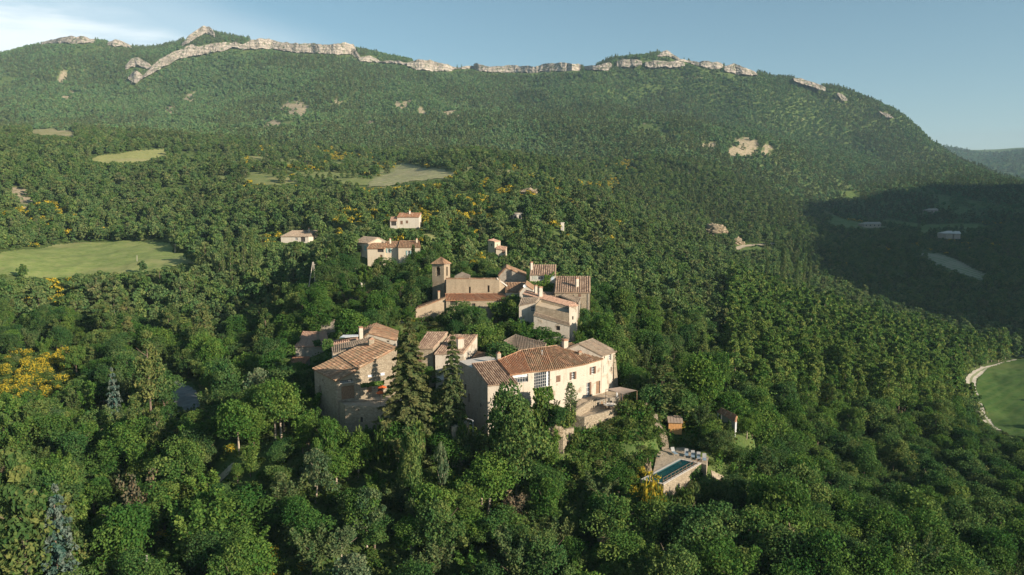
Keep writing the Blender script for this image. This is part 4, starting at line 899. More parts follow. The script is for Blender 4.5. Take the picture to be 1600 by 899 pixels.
def chair(x, y, z, rot, mat, label, group, s=1.):
    e = grp('garden_chair', label, 'chair'); e['group'] = group; d = Vector((math.cos(rot), math.sin(rot), 0)); n = Vector((-d.y, d.x, 0))
    for nm, w, dep, h, zz, off in (('seat', .46, .44, .04, z+.44, -.22), ('backrest', .46, .04, .45, z+.5, .20)):
        V = []; Fa = []; bxm(V, Fa, (x+n.x*off, y+n.y*off), d, n, w*s, dep, h, zz); mkobj(nm, V, Fa, mat, e)
    for sx in (-.2, .2):
        for sy in (-.2, .18): V = []; Fa = []; bxm(V, Fa, (x+d.x*sx+n.x*sy, y+d.y*sx+n.y*sy), d, n, .035, .035, .438, z); mkobj('leg', V, Fa, mat, e)
    e['_p'] = (x, y, z)
for i in range(6):
    a = i/6*6.283+.3; chair(p.x+math.cos(a)*1.55, p.y+math.sin(a)*1.55, tz, a-math.pi/2, M_IRON if i % 2 else M_WOOD, 'garden chair drawn up to the round table on the lower terrace', 'chairs round the terrace table')
# canopy over the outdoor kitchen
sh = grp('sun_sail', 'brown canvas canopy on posts at the right end of the terrace', 'canopy'); cz_ = -32.75
S4 = [Zp(946.8,608.4,cz_), Zp(973,616,cz_-.15), Zp(995.5,610.6,cz_-.1), Zp(969,605,cz_+.15)]
V = []; n = 7
for i in range(n):
    for j in range(n):
        u, v = i/(n-1), j/(n-1); q = (S4[0]*(1-u)+S4[1]*u)*(1-v)+(S4[3]*(1-u)+S4[2]*u)*v; V.append(q-Vector((0, 0, .25*math.sin(u*3.14)*math.sin(v*3.14))))
mkobj('canopy', V+[q+Vector((0, 0, .03)) for q in V], [(i*n+j, (i+1)*n+j, (i+1)*n+j+1, i*n+j+1) for i in range(n-1) for j in range(n-1)]+[(49+i*n+j, 49+(i+1)*n+j, 49+(i+1)*n+j+1, 49+i*n+j+1) for i in range(n-1) for j in range(n-1)], M_CANVAS, sh)
for q in S4: V = []; Fa = []; bxm(V, Fa, (q.x, q.y), (1, 0), (0, 1), .09, .09, q.z+36.4, -36.4); mkobj('post', V, Fa, M_WOOD, sh)
sh['_p'] = (S4[1].x, S4[1].y, -35)
q = Zp(946, 629, tz); gr = grp('stone_oven', 'grey stone outdoor oven with rounded cover standing against the terrace wall', 'oven')
box('oven_body', gr, Vector((q.x, q.y, tz)), (1, .6), 1.5, 1.0, .9, M_STONE2); V = []; Fa = []
for k in range(7):
    a = k/6*math.pi
    for s in (-.45, .45): V.append((q.x+math.cos(a)*.7*.86-s*.5, q.y+math.cos(a)*.7*.5+s*.86, tz+.905+math.sin(a)*.4))
Fa = [(2*k, 2*k+1, 2*k+3, 2*k+2) for k in range(6)]+[tuple(range(0, 14, 2)), tuple(range(13, 0, -2))]; mkobj('oven_dome', V, Fa, M_CONC, gr); gr['_p'] = tuple(q)
q = Zp(963.5, 631, tz); po = grp('closed_parasol', 'folded white parasol standing on the lower terrace', 'parasol')
V = [(q.x+math.cos(i*.785)*r_, q.y+math.sin(i*.785)*r_, tz+z) for z, r_ in ((.6, .12), (1.1, .17), (1.9, .12), (2.3, .02)) for i in range(8)]; mkobj('cloth', V, [(k*8+i, k*8+(i+1)%8, (k+1)*8+(i+1)%8, (k+1)*8+i) for k in range(3) for i in range(8)], M_WHITE, po); mkobj('pole', *disc(q, .03, tz, tz+.62, 6), M_IRON, po); mkobj('foot', *disc(q, .28, tz, tz+.07, 10), M_CONC, po); po['_p'] = tuple(q)
# pier and retaining pieces left of the terrace
pr = grp('stone_pier', 'slim leaning stone pier below the big lattice window', 'pier'); a = A(828, 628, 117.5); box('pier', pr, Vector((a.x, a.y, -41)), (1, .3), 1.0, .7, 7.3, M_STONE); pr['_p'] = (a.x, a.y, -40)
rw = grp('retaining_wall', 'low broken stone wall and bare earth bank left of the terrace corner', 'wall'); q = [A(862, 668, 115), A(880, 672, 114.5), A(897, 668, 117)]; thickwall(rw, jag(q, .5, 5), .6, -42, M_STONE, 'masonry'); rw['_p'] = tuple(q[1])
rw = grp('retaining_wall', 'lit garden wall under the left wing, between big fir and leafy tree', 'wall'); q = [A(706, 668, 112), A(722, 666, 112.5), A(733, 660, 114)]; thickwall(rw, jag(q, .5, 5), .6, -42, M_STONE, 'masonry'); rw['_p'] = tuple(q[1])
# glazed lean-to
gl = grp('lean_to_roof', 'grey boarded shelter with a white metal frame under the shadowed gable', 'shelter'); G4 = [A(702,643,115), A(722,654,113.5), A(739,648.5,115.5), A(717,637.5,118)]
for p in G4[:2]: p.z = -35.6
for p in G4[2:]: p.z = -34.9
sl = []; 
for i in range(9):
    u0_, u1_ = i/9+.006, (i+1)/9-.006; V = [G4[0].lerp(G4[1], u0_), G4[0].lerp(G4[1], u1_), G4[3].lerp(G4[2], u1_), G4[3].lerp(G4[2], u0_)]; V = V+[lo(v, .05) for v in V]; mkobj('board', V, [(0,1,2,3),(7,6,5,4)]+[(j, 4+j, 4+(j+1)%4, (j+1)%4) for j in range(4)], M_CANVAS if i % 3 else M_CONC, gl)
for i in range(4):
    a, b = G4[i], G4[(i+1) % 4]; d = (b-a); n = Vector((-d.y, d.x, 0)).normalized()*.06; V = [a-n, b-n, b+n, a+n]; V = [v+Vector((0,0,.07)) for v in V]+[v-Vector((0,0,.14)) for v in V]; mkobj('rail', V, [(0,1,2,3),(7,6,5,4)]+[(j, 4+j, 4+(j+1)%4, (j+1)%4) for j in range(4)], M_WHITE, gl)
    V = []; Fa = []; bxm(V, Fa, (a.x, a.y), (1, 0), (0, 1), .09, .09, 3.2, a.z-3.4); mkobj('post', V, Fa, M_WHITE, gl)
gl['_p'] = (G4[1].x, G4[1].y, -38)
NOBUILD.append(([(p.x, p.y) for p in G4], .5))
# ---------------- pool
PZ = -42.0
Tc, Rc, Bc = Zp(1062, 716.5, PZ), Zp(1096, 723.5, PZ), Zp(1037, 757, PZ); Lc = Tc+Bc-Rc
pl = grp('swimming_pool', 'dark blue-green swimming pool with stone coping on a walled ledge', 'pool'); ctr = (Tc+Bc)/2
def shrink(q, s): return [p.lerp(ctr, s) for p in q]
quad = [Lc, Bc, Rc, Tc]
def ins(q, w):
    o_ = []
    for i in range(4):
        a, b, c = q[i-1], q[i], q[(i+1) % 4]; o_.append(b+(a-b).normalized()*w+(c-b).normalized()*w)
    return o_
inn = ins(quad, .42)
V = [p+Vector((0, 0, .0)) for p in quad]+inn+[lo(p, .06) for p in quad]+[lo(p, 1.6) for p in inn]
mkobj('coping', V, [(i, (i+1) % 4, 4+(i+1) % 4, 4+i) for i in range(4)]+[(i, 8+i, 8+(i+1) % 4, (i+1) % 4) for i in range(4)], M_CONC, pl)
mkobj('basin', V, [(4+i, 4+(i+1) % 4, 12+(i+1) % 4, 12+i) for i in range(4)]+[(12, 13, 14, 15)], simple('pool_lining', (.03, .085, .09), .6, .15), pl)
mt = mat_new('pool_water'); t = NT(mt); nn = t.noise(2.2, 3, .5, t.pos()); g_ = t.node('ShaderNodeBsdfPrincipled'); g_.inputs['Base Color'].default_value = (.012, .065, .07, 1); g_.inputs['Roughness'].default_value = .06; g_.inputs['IOR'].default_value = 1.33
t.l.new(t.bump(nn, .12, .05), g_.inputs['Normal']); oo = t.node('ShaderNodeOutputMaterial'); t.l.new(g_.outputs[0], oo.inputs[0])
mkobj('water', [lo(p, .16) for p in inn], [(0, 1, 2, 3)], mt, pl)
wl = [lo(p, .062) for p in quad]; V = wl+[Vector((p.x, p.y, PZ-3.4)) for p in quad]; mkobj('pool_wall', V, [(0, 4, 5, 1), (1, 5, 6, 2), (2, 6, 7, 3), (3, 7, 4, 0)], M_STONE, pl)
d = (Rc-Bc).normalized(); n = Vector((d.y, -d.x, 0)); Lr = (Rc-Bc).length; V = []; Fa = []
for k in range(2): m_ = (Bc+Rc)/2; bxm(V, Fa, (m_.x-n.x*.15, m_.y-n.y*.15), d, n, Lr, .04, .04, PZ+.45+.5*k)
mkobj('railing', V, Fa, M_WOOD, pl)
for k in range(11): q = Bc.lerp(Rc, k/10)-n*.15; V = []; Fa = []; bxm(V, Fa, (q.x, q.y), d, n, .05, .05, .93, PZ+.003); mkobj('post', V, Fa, M_WOOD, pl)
pl['_p'] = tuple(ctr)
dk = [Zp(1019,744,PZ-.05), Lc+(Lc-Bc).normalized()*.1, Tc, Rc, Zp(1104,727,PZ-.05), Zp(1107,714,PZ-.05), Zp(1070,699,PZ-.05), Zp(1045,700,PZ-.05), Zp(1026,707,PZ-.05), Zp(1024,722,PZ-.05)]
dd = grp('pool_terrace', 'tan paved sun deck around the far sides of the pool', 'terrace'); V = [Vector((p.x, p.y, PZ-.07)) for p in dk]; cxy = Vector((sum(v.x for v in V)/10, sum(v.y for v in V)/10, 0))
mkobj('paving', V+[Vector((p.x, p.y, PZ-3)) for p in dk], [tuple(range(10))]+[(i, 10+i, 10+(i+1) % 10, (i+1) % 10) for i in range(10)], M_PAVE, dd); dd['_p'] = tuple(V[6])
NOBUILD.append(([(p.x, p.y) for p in (Bc, Rc, dk[4], dk[5], dk[6], dk[7], dk[8], dk[9], dk[0])], .5))
M_LOUNGE = simple('blue_grey_canvas', (.22, .29, .34), .8, .15)
def lounger(px, py, rot, label):
    p = Zp(px, py, PZ); e = grp('sun_lounger', label, 'lounger'); d = Vector((math.cos(rot), math.sin(rot), 0)); n = Vector((-d.y, d.x, 0)); z = PZ-.07
    V = []; Fa = []; bxm(V, Fa, (p.x, p.y), d, n, .62, 1.25, .06, z+.3); mkobj('seat', V, Fa, M_LOUNGE, e)
    V = []; a = Vector((p.x, p.y, z+.33)); b = a-n*.45+Vector((0, 0, .62))
    for q in (a, b):
        for s in (-.31, .31): V.append(q+d*s)
    V += [v-n*.05 for v in V]; mkobj('backrest', V, [(0,1,3,2),(4,6,7,5),(0,2,6,4),(1,5,7,3),(2,3,7,6)], M_FRAME, e)
    for s in (-.27, .27):
        for t_ in (.1, 1.15): V = []; Fa = []; q = p+d*s+n*t_; bxm(V, Fa, (q.x, q.y), d, n, .05, .05, .298, z); mkobj('leg', V, Fa, M_FRAME, e)
    e['_p'] = (p.x, p.y, z)
for i, (x, y) in enumerate(((1072.5, 710.5), (1082.5, 713), (1091.5, 715.5), (1100.5, 718))):
    lounger(x, y, math.pi-.22, ['leftmost', 'second from left', 'third from left', 'rightmost'][i]+' of the four loungers in a row behind the pool')
lounger(1031, 716, rad(60), 'single white-backed lounger on the sunlit left side of the pool deck'); lounger(1052, 708, rad(190), 'lone lounger in the shade at the foot of the garden stair')
# rock steps from terrace to pool
stp = [(1022,648),(1023,656),(1027,664),(1033,672),(1037,682),(1039,692),(1040,701)]
st = grp('garden_stair', 'narrow winding stone stair from terrace down to the pool', 'stair'); ns = 22
for k in range(ns):
    f = k/(ns-1)*(len(stp)-1); i = min(int(f), len(stp)-2); g = f-i; x, y = stp[i][0]*(1-g)+stp[i+1][0]*g, stp[i][1]*(1-g)+stp[i+1][1]*g; z = -36.9+(PZ+36.9)*k/(ns-1); p = Zp(x, y, z); V = []; Fa = []
    bxm(V, Fa, (p.x, p.y), (1, .1*math.sin(k)), (-.1, 1), 1.25, .42, .9, z-.9); mkobj('step', V, Fa, M_STONE, st)
    if k % 2 == 0: STAIRP = globals().setdefault('STAIRP', []); STAIRP.append((p.x, p.y, z))
st['_p'] = STAIRP[-1]
# shed and pool house
a = Zp(1044.5, 670, -39.6); e = grp('garden_shed', 'small orange-lit wooden shed with grey roof above the pool', 'shed'); d = Vector((1, -.12, 0)).normalized(); n = Vector((.12, 1, 0)).normalized()
for i in range(8): V = []; Fa = []; q = a+d*(.15+.29*i); bxm(V, Fa, (q.x, q.y), d, n, .27, .05, 2.2, -40.6); mkobj('board', V, Fa, M_ORW, e)
V = []; Fa = []; q = a+d*1.17+n*.06; bxm(V, Fa, (q.x, q.y), d, n, 2.36, 1.9, 2.15, -40.6); mkobj('shed_body', V, Fa, M_WOOD, e)
ra, rb = a-d*.15-n*.25, a+d*2.55-n*.25; ra.z = rb.z = -38.4; rc_, rd_ = rb+n*2.5, ra+n*2.5; rc_.z = rd_.z = -37.8
for i in range(5): u0_, u1_ = i/5+.01, (i+1)/5-.01; V = [ra.lerp(rb, u0_), ra.lerp(rb, u1_), rd_.lerp(rc_, u1_), rd_.lerp(rc_, u0_)]; V += [lo(v, .06) for v in V]; mkobj('roof_sheet', V, [(0,1,2,3),(7,6,5,4)]+[(j, 4+j, 4+(j+1)%4, (j+1)%4) for j in range(4)], M_CANVAS, e)
e['_p'] = tuple(a); NOBUILD.append(([(p.x, p.y) for p in (ra, rb, rc_, rd_)], .6))
hp = [Zp(1122,643,-38), Zp(1149.5,657,-38.2), Zp(1151,650,-37.5), Zp(1127.5,638,-37.3)]
e = grp('open_shelter', 'open shelter with narrow tiled roof on posts above the clipped cypress', 'shelter'); roof(e, *hp, T_RED, seed=50, pitch=.3)
for q in hp: V = []; Fa = []; bxm(V, Fa, (q.x, q.y), (1, 0), (0, 1), .14, .14, 2.8, q.z-2.97); mkobj('post', V, Fa, M_WHITE, e)
V = []; Fa = []; q = (hp[2]+hp[3])/2; bxm(V, Fa, (q.x, q.y), (hp[2]-hp[3]).normalized(), Vector((0, 1, 0)), (hp[2]-hp[3]).length*.95, .1, 2.2, q.z-2.6); mkobj('back_wall', V, Fa, M_PLAS2, e)
e['_p'] = tuple(lo(hp[1], 3)); NOBUILD.append(([(p.x, p.y) for p in hp], 1.2))
# ---------------- cars
def car(px, py, Y, rot, col, label):
    x = (px-800)/F*(Y*cp+32*sp_); z = None; e = grp('parked_car', label, 'car'); e['_car'] = 1
    m = simple('car_paint', col, .3, .05, spec=.6); d = Vector((math.cos(rot), math.sin(rot), 0)); n = Vector((-d.y, d.x, 0)); z = CARZ(x, Y)
    prof = [(-2.05, .35), (-2.1, .75), (-1.9, .95), (-1.15, 1.0), (-.6, 1.42), (.85, 1.45), (1.6, 1.0), (2.0, .92), (2.1, .6), (2.05, .35)]
    V = []; 
    for s in (-.85, .85):
        for a, h in prof: k = 1-.12*max(0, h-1)/.45; V.append((x+d.x*a+n.x*s*k, Y+d.y*a+n.y*s*k, z+h))
    m_ = len(prof); mkobj('body', V, [tuple(range(m_)), tuple(range(2*m_-1, m_-1, -1))]+[(i, m_+i, m_+(i+1) % m_, (i+1) % m_) for i in range(m_)], m, e)
    for s in (-1, 1): V = [(x+d.x*a+n.x*s*(.86-.1*(h-1)), Y+d.y*a+n.y*s*(.86-.1*(h-1)), z+h) for a, h in ((-1.0, 1.03), (-.58, 1.36), (.8, 1.38), (1.35, 1.03))]; mkobj('side_window', V, [(0, 1, 2, 3)], M_GLASS, e)
    for a in (-1.3, 1.3):
        for s in (-.8, .8):
            V = [(x+d.x*(a+math.cos(i*.6283)*.32)+n.x*(s+o_), Y+d.y*(a+math.cos(i*.6283)*.32)+n.y*(s+o_), z+.32+math.sin(i*.6283)*.32) for o_ in (-.1, .1) for i in range(10)]
            mkobj('wheel', V, [tuple(range(10)), tuple(range(19, 9, -1))]+[(i, 10+i, 10+(i+1) % 10, (i+1) % 10) for i in range(10)], M_IRON, e)
    e['_p'] = (x, Y, z)
# ---------------- houses on the hillside
GRA = -16.9
def hillh(name, label, quads_, zb, mat, ops, tiles): pass
p0, p1, p2 = A(554,380.5,232), A(576,380.3,225), A(606,379.8,229); p0.z = p1.z = p2.z = -11.95
ap1 = (p1+p2)/2; ap1.z = -10.3; p3 = p0+(p2-p1); ap0 = (p0+p3)/2; ap0.z = -10.3; p3.z = -11.95
hA = house('country_house', 'large cream country house of joined blocks with teal shutters on the hill above the church', [lo(x, .12) for x in (p1, ap1, p2, p3, ap0, p0)], -20, M_PLAS, {0: [], 1: [(593.5, 378.3, .8, 1.2, 'teal shut')], 5: [(571, 388, .8, 1.5, 'teal shut'), (559.5, 401, .8, 1.4, 'door'), (564, 401, .8, 1.4, 'door')]}, [(p0, p1, ap1, ap0, T_GREY, {'seed': 60, 'pitch': .45}), (p2, p3, ap0, ap1, T_GREY, {'seed': 61, 'pitch': .45})])
q0, q1, q2, q3 = A(574,388,222), A(601,388,222), A(604,380.3,226), A(579,380.3,226); 
walls(hA, [lo(x, .2) for x in (q0, q1, q2, q3)], -20, M_PLAS, {0: [(594.5, 391, 1.9, 1.3, 'dark'), (595.5, 402.5, .8, 1.6, 'door')]}, name='porch_wall'); roof(hA, q0, q1, q2, q3, T_OLD, seed=62, pitch=.45)
q0, q1, q2, q3 = A(600,385.6,223), A(621.8,385.6,223), A(624.4,378,229), A(604,378,229); q0.z = q1.z = -12.9; q2.z = q3.z = -11.6
walls(hA, [lo(x, .16) for x in (q0, q1, q2, q3)], -20, M_PLAS, {0: [(607.3, 391.8, .8, 1.3, 'teal window')]}, name='middle_wall'); r_ = roof(hA, q0, q1, q2, q3, T_OLD, seed=63, pitch=.45); chimney(r_, 610, 374, 379, 226, .5, M_PLAS)
w0_, w1_, w2_, w3_ = A(622.3,385.8,221.5), A(656.6,385.8,221.5), A(654.6,378,228.5), A(625,378,228.5); w0_.z = w1_.z = -12.85; w2_.z = w3_.z = -11.4
walls(hA, [lo(x, .16) for x in (w0_, w1_, w2_, w3_)], -20, M_PLAS, {0: [(638.5, 395.5, .8, 1.4, 'teal window'), (639.5, 407, .8, 1.5, 'dark'), (649.5, 407.5, .7, 1.6, 'dark')]}, name='right_wall'); r_ = roof(hA, w0_, w1_, w2_, w3_, T_OLD, seed=64, pitch=.45); chimney(r_, 651.5, 374, 379, 226, .5, M_PLAS)
NOBUILD.append(([(p.x, p.y) for p in (p0, A(574,400,221), w0_, w1_, w2_, p3)], 2.)); HOUSES.append(hA)
gwl = grp('garden_wall', 'pale stone garden wall right of the large cream country house', 'wall'); q = [A(657, 402, 222), A(668, 403.5, 221), A(679, 401, 222)]; thickwall(gwl, q, .4, -20, M_STONE, 'masonry'); gwl['_p'] = tuple(q[1])
gwl = grp('garden_wall', 'low pale wall beside the upper road left of the cypress', 'wall'); q = [A(546, 441.5, 205), A(562, 441, 205), A(564, 443, 203)]; thickwall(gwl, q, .4, -24, M_PLAS2, 'masonry'); gwl['_p'] = tuple(q[1])
a0_, a1_, a2_, a3_ = A(620.6,339.2,315), A(654.4,339.2,315), A(658,333,321), A(624.4,333,321); a0_.z = a1_.z = A(620.6,339.2,315).z; a2_.z = a3_.z = a0_.z+1.6
hB = house('country_house', 'small cream house with orange tile roof and side porch high on the hill', [lo(x, .16) for x in (a0_, a1_, a2_, a3_)], a0_.z-7, M_PLAS2, {0: [(627.5, 348, 1, 1.5, 'brown shut'), (636, 347, .9, 1.2, 'brown shut')]}, [(a0_, a1_, a2_, a3_, T_RED, {'seed': 65, 'pitch': .5})]); chimney(rfof(hB), 640.5, 330, 334, 319, .7, M_PLAS2)
b0_, b1_, b2_, b3_ = A(609.5,345,314), A(620.4,345,314), A(620.4,339.5,318), A(611,339.5,318); walls(hB, [lo(x, .16) for x in (b0_, b1_, b2_, b3_)], a0_.z-7, M_PLAS2, {0: [(615, 349.5, 2.2, 1.8, 'dark')]}, name='porch_wall'); roof(hB, b0_, b1_, b2_, b3_, T_PINK, seed=66, pitch=.5); HOUSES.append(hB)
a0_, a1_, a2_, a3_ = A(438.8,369.8,338), A(482,370,338), A(495,357,347), A(456.6,356.7,347); z_ = a0_.z; a0_.z = a1_.z = z_; a2_.z = a3_.z = z_+2.4; rt2 = A(499, 364.5, 345); rt2.z = z_
hC = house('farmhouse', 'wide white single-storey farmhouse with grey-brown roof left of the cypress pair', [lo(x, .16) for x in (a0_, a1_, rt2, a2_, a3_)], z_-5, M_PLAS2, {0: [(463, 373.5, 1.2, 1.1, 'window'), (473.3, 374.5, 2.0, 2.2, 'dark')], 1: [(490.5, 372, .9, 2.3, 'wooddoor door')]}, [(a0_, a1_, a2_, a3_, T_GREY, {'seed': 67, 'pitch': .5}), (a1_, rt2, a2_+Vector((.1,0,0)), a2_, T_GREY, {'seed': 68, 'pitch': .5})]); chimney(rfof(hC), 483, 357.5, 361, 343, .6, M_PLAS2); HOUSES.append(hC)
a0_, a1_, a2_, a3_ = A(762.5,376,280), A(773,378,278), A(782,377.5,283), A(771,373.5,286)
hD = house('country_house', 'pale stone house of stepped blocks half hidden in broom right of the bell tower', [lo(x, .16) for x in (a0_, a1_, a2_, a3_)], -20, M_PLAS, {0: [(768, 383, .6, .9, 'dark')], 1: [(777, 384, .7, 1.1, 'dark')]}, [(a0_, a1_, a2_, a3_, T_PINK, {'seed': 69, 'pitch': .5})])
b0_, b1_, b2_, b3_ = A(775,388.5,277), A(790,391,277), A(792,386.5,282), A(778,384,282); walls(hD, [lo(x, .16) for x in (b0_, b1_, b2_, b3_)], -21, M_PLAS, {0: [(786.5, 394, .8, 1.1, 'brown shut')]}, name='lower_wall'); roof(hD, b0_, b1_, b2_, b3_, T_PINK, seed=70, pitch=.5); HOUSES.append(hD)
e = grp('round_pavilion', 'small round pavilion with flat white roof on the broom-covered hillside', 'pavilion'); c = A(807, 334, 347)
mkobj('wall', *disc(c, 2.6, c.z-3.4, c.z-.01, 18), M_FRAME, e); mkobj('flat_roof', *disc(c, 3.1, c.z, c.z+.35, 20), M_PLAS2, e)
for k in range(8): a = math.pi+(k+.5)/8*math.pi; q = Vector((c.x+math.cos(a)*2.63, c.y+math.sin(a)*2.63, 0)); V = []; Fa = []; bxm(V, Fa, (q.x, q.y), (-math.sin(a), math.cos(a)), (math.cos(a), math.sin(a)), .75, .04, 1.7, c.z-2.4); mkobj('window', V, Fa, M_GLASS if k % 2 else M_PLAS2, e)
e['_p'] = (c.x, c.y, c.z-3.4); NOBUILD.append(([(c.x-3, c.y-3), (c.x+3, c.y-3), (c.x+3, c.y+3), (c.x-3, c.y+3)], 1.5))
e = grp('transformer_tower', 'tiny white box tower with dark door alone among trees right of the round pavilion', 'tower'); c = A(878.3, 348.5, 330); box('wall', e, Vector((c.x, c.y, c.z-4)), (1, .2), 1.5, 1.5, 4, M_PLAS2); box('cap', e, Vector((c.x, c.y, c.z+.002)), (1, .2), 1.8, 1.8, .2, M_CONC); box('door', e, Vector((c.x+.15, c.y-.78, c.z-3.9)), (1, .2), .7, .05, 2.6, M_FRAME); e['_p'] = (c.x, c.y, c.z-4); NOBUILD.append(([(c.x-1, c.y-1), (c.x+1, c.y-1), (c.x+1, c.y+1), (c.x-1, c.y+1)], 1.5))
for (xa, xb, yt, ye, Yh, lab, rm_) in ((1350,1377,347.5,350.5,800,'long low white house in the shaded valley', M_STONE2), (1451,1466,325,328.5,980,'grey-roofed house far up the shaded valley', M_STONE2), (1478,1489,364,365,690,'left one of the two flat white greenhouses in the shaded valley', M_CONC), (1491,1501,364.4,365.4,690,'right one of the two flat white greenhouses in the shaded valley', M_CONC)):
    a, b = A(xa, ye, Yh), A(xb, ye, Yh); cR, cL = A(xb-2, yt, Yh+8), A(xa+2, yt, Yh+8); e = grp('valley_house' if 'house' in lab and 'green' not in lab else 'greenhouse', lab, 'house' if 'green' not in lab else 'greenhouse')
    cR.z = cL.z = a.z+2.2; bk_, bl_ = Vector((b.x, b.y+14, b.z)), Vector((a.x, a.y+14, a.z))
    mkobj('wall', [lo(v, .1) for v in (a, b, bk_, bl_)]+[lo(v, 5) for v in (a, b, bk_, bl_)], [(0, 4, 5, 1), (1, 5, 6, 2), (2, 6, 7, 3), (3, 7, 4, 0)], M_STONE2, e)  # valley shade is put into the colour: white house in grey stone
    mkobj('roof', [a-Vector((.4,.4,0)), b+Vector((.4,-.4,0)), cR, cL, bk_, bl_], [(0, 1, 2, 3), (2, 4, 5, 3), (1, 4, 2), (0, 3, 5)], rm_, e); e['_p'] = tuple(lo(a, 4))
    d = (b-a); 
    if 'long' in lab:
        for k in range(4): q = a.lerp(b, (k+.6)/4.2); V = []; Fa = []; bxm(V, Fa, (q.x, q.y-.06), (1, 0), (0, 1), 1.2, .05, 1.3, q.z-2); mkobj('window', V, Fa, M_GLASS, e)
    NOBUILD.append(([(a.x, a.y), (b.x, b.y), (b.x, b.y+14), (a.x, a.y+14)], 2))
# ---------------- poles
def pole(name, label, px, pt, pb, Y, r_=.13, arms=0, mat=None, cat='pole', lean=0):
    b, t = A(px, pb, Y), A(px+lean, pt, Y); e = grp(name, label, cat); V = []; n = 8
    for q, rr_ in ((b-Vector((0,0,1)), r_), (t, r_*.6)):
        for i in range(n): V.append((q.x+math.cos(i/n*6.283)*rr_, q.y+math.sin(i/n*6.283)*rr_, q.z))
    mkobj('shaft', V, [(i, (i+1) % n, n+(i+1) % n, n+i) for i in range(n)]+[tuple(range(n, 2*n))], mat or M_POLE, e)
    for k in range(arms): V = []; Fa = []; bxm(V, Fa, (t.x, t.y-.15), (1, .2), (0, 1), 1.6, .1, .1, t.z-.5-.8*k); mkobj('crossarm', V, Fa, mat or M_POLE, e)
    e['_p'] = tuple(b)
pole('utility_pole', 'grey utility pole with a crossarm in the pale left meadow', 273.5, 381, 407, 330, .2, 1); pole('utility_pole', 'plain thin pole at the lower edge of the pale left meadow', 214, 399, 416, 305, .15)
pole('utility_pole', 'wooden pole beside the bend of the valley track', 1507, 570, 602, 300, .2, 0, M_WOOD); pole('utility_pole', 'pale short post cut by the bottom edge of the picture at the lower left', 229, 868, 915, 88, .2)
e = grp('utility_pole', 'A-shaped pair of leaning poles on the bank above the round bright tree', 'pole'); t_ = A(489.3, 409.5, 211)
for xx, yy in ((482.5, 443), (492.8, 446)):
    b = A(xx, yy, 211); V = []; n = 8
    for q, rr_ in ((b-Vector((0,0,1)), .17), (t_+Vector(((xx-489)*.02, 0, 0)), .12)):
        for i in range(n): V.append((q.x+math.cos(i/n*6.283)*rr_, q.y+math.sin(i/n*6.283)*rr_, q.z))
    mkobj('shaft', V, [(i, (i+1) % n, n+(i+1) % n, n+i) for i in range(n)]+[tuple(range(n, 2*n))], M_POLE, e)
V = []; Fa = []; q = A(490, 414, 210.9); bxm(V, Fa, (q.x, q.y), (1, .2), (0, 1), .9, .1, .12, q.z); mkobj('crossarm', V, Fa, M_POLE, e); e['_p'] = tuple(b)
# ---------------- pads
flatten(16.5, 129, 6.5, 4.5, -36.7, .5, .35)
pc = (Tc+Bc)/2; pdir = math.atan2((Rc-Bc).y, (Rc-Bc).x); flatten(Tc.x-1, Tc.y+1.5, 6, 2.6, -42.35, pdir, .35); flatten(pc.x, pc.y, 5.5, 2.0, -44.5, pdir, .3)
for x, y, z in STAIRP: flatten(x, y, 1.0, .7, z-.5, 0, 1.2)
flatten(-11, 121, 9, 3.5, -38.2, 0, .5); flatten(-25, 119, 8, 4, -38.5, .1, .5)
flatten(Zp(1055,665,-40).x, Zp(1055,665,-40).y, 2.6, 2.2, -40.6, 0, .8); flatten(hp[0].x+1.5, hp[0].y-1, 3.5, 2.5, -41.0, 0, .6)
CARZ = lambda x, y: -27.5
flatten(-24, 172, 3, 3, -28.2, 0, .8)
CARZ = gz
car(617, 511, 172, rad(20), (.03, .04, .06), 'dark blue car parked in the lane above the tan gable roof')
car(868, 541, 147, rad(10), (.62, .64, .66), 'silver car parked behind the roof of the long cream house')
for e in HOUSES:
    p = Vector(e['_p'][:]); del e['_p']
    if '_car' in e: del e['_car']
    e.location = p
    for chd in e.children: chd.location = -p
e = ch; p = Vector((8, 126, -37)); e.location = p
for chd in e.children: chd.location = -p
lap('village')
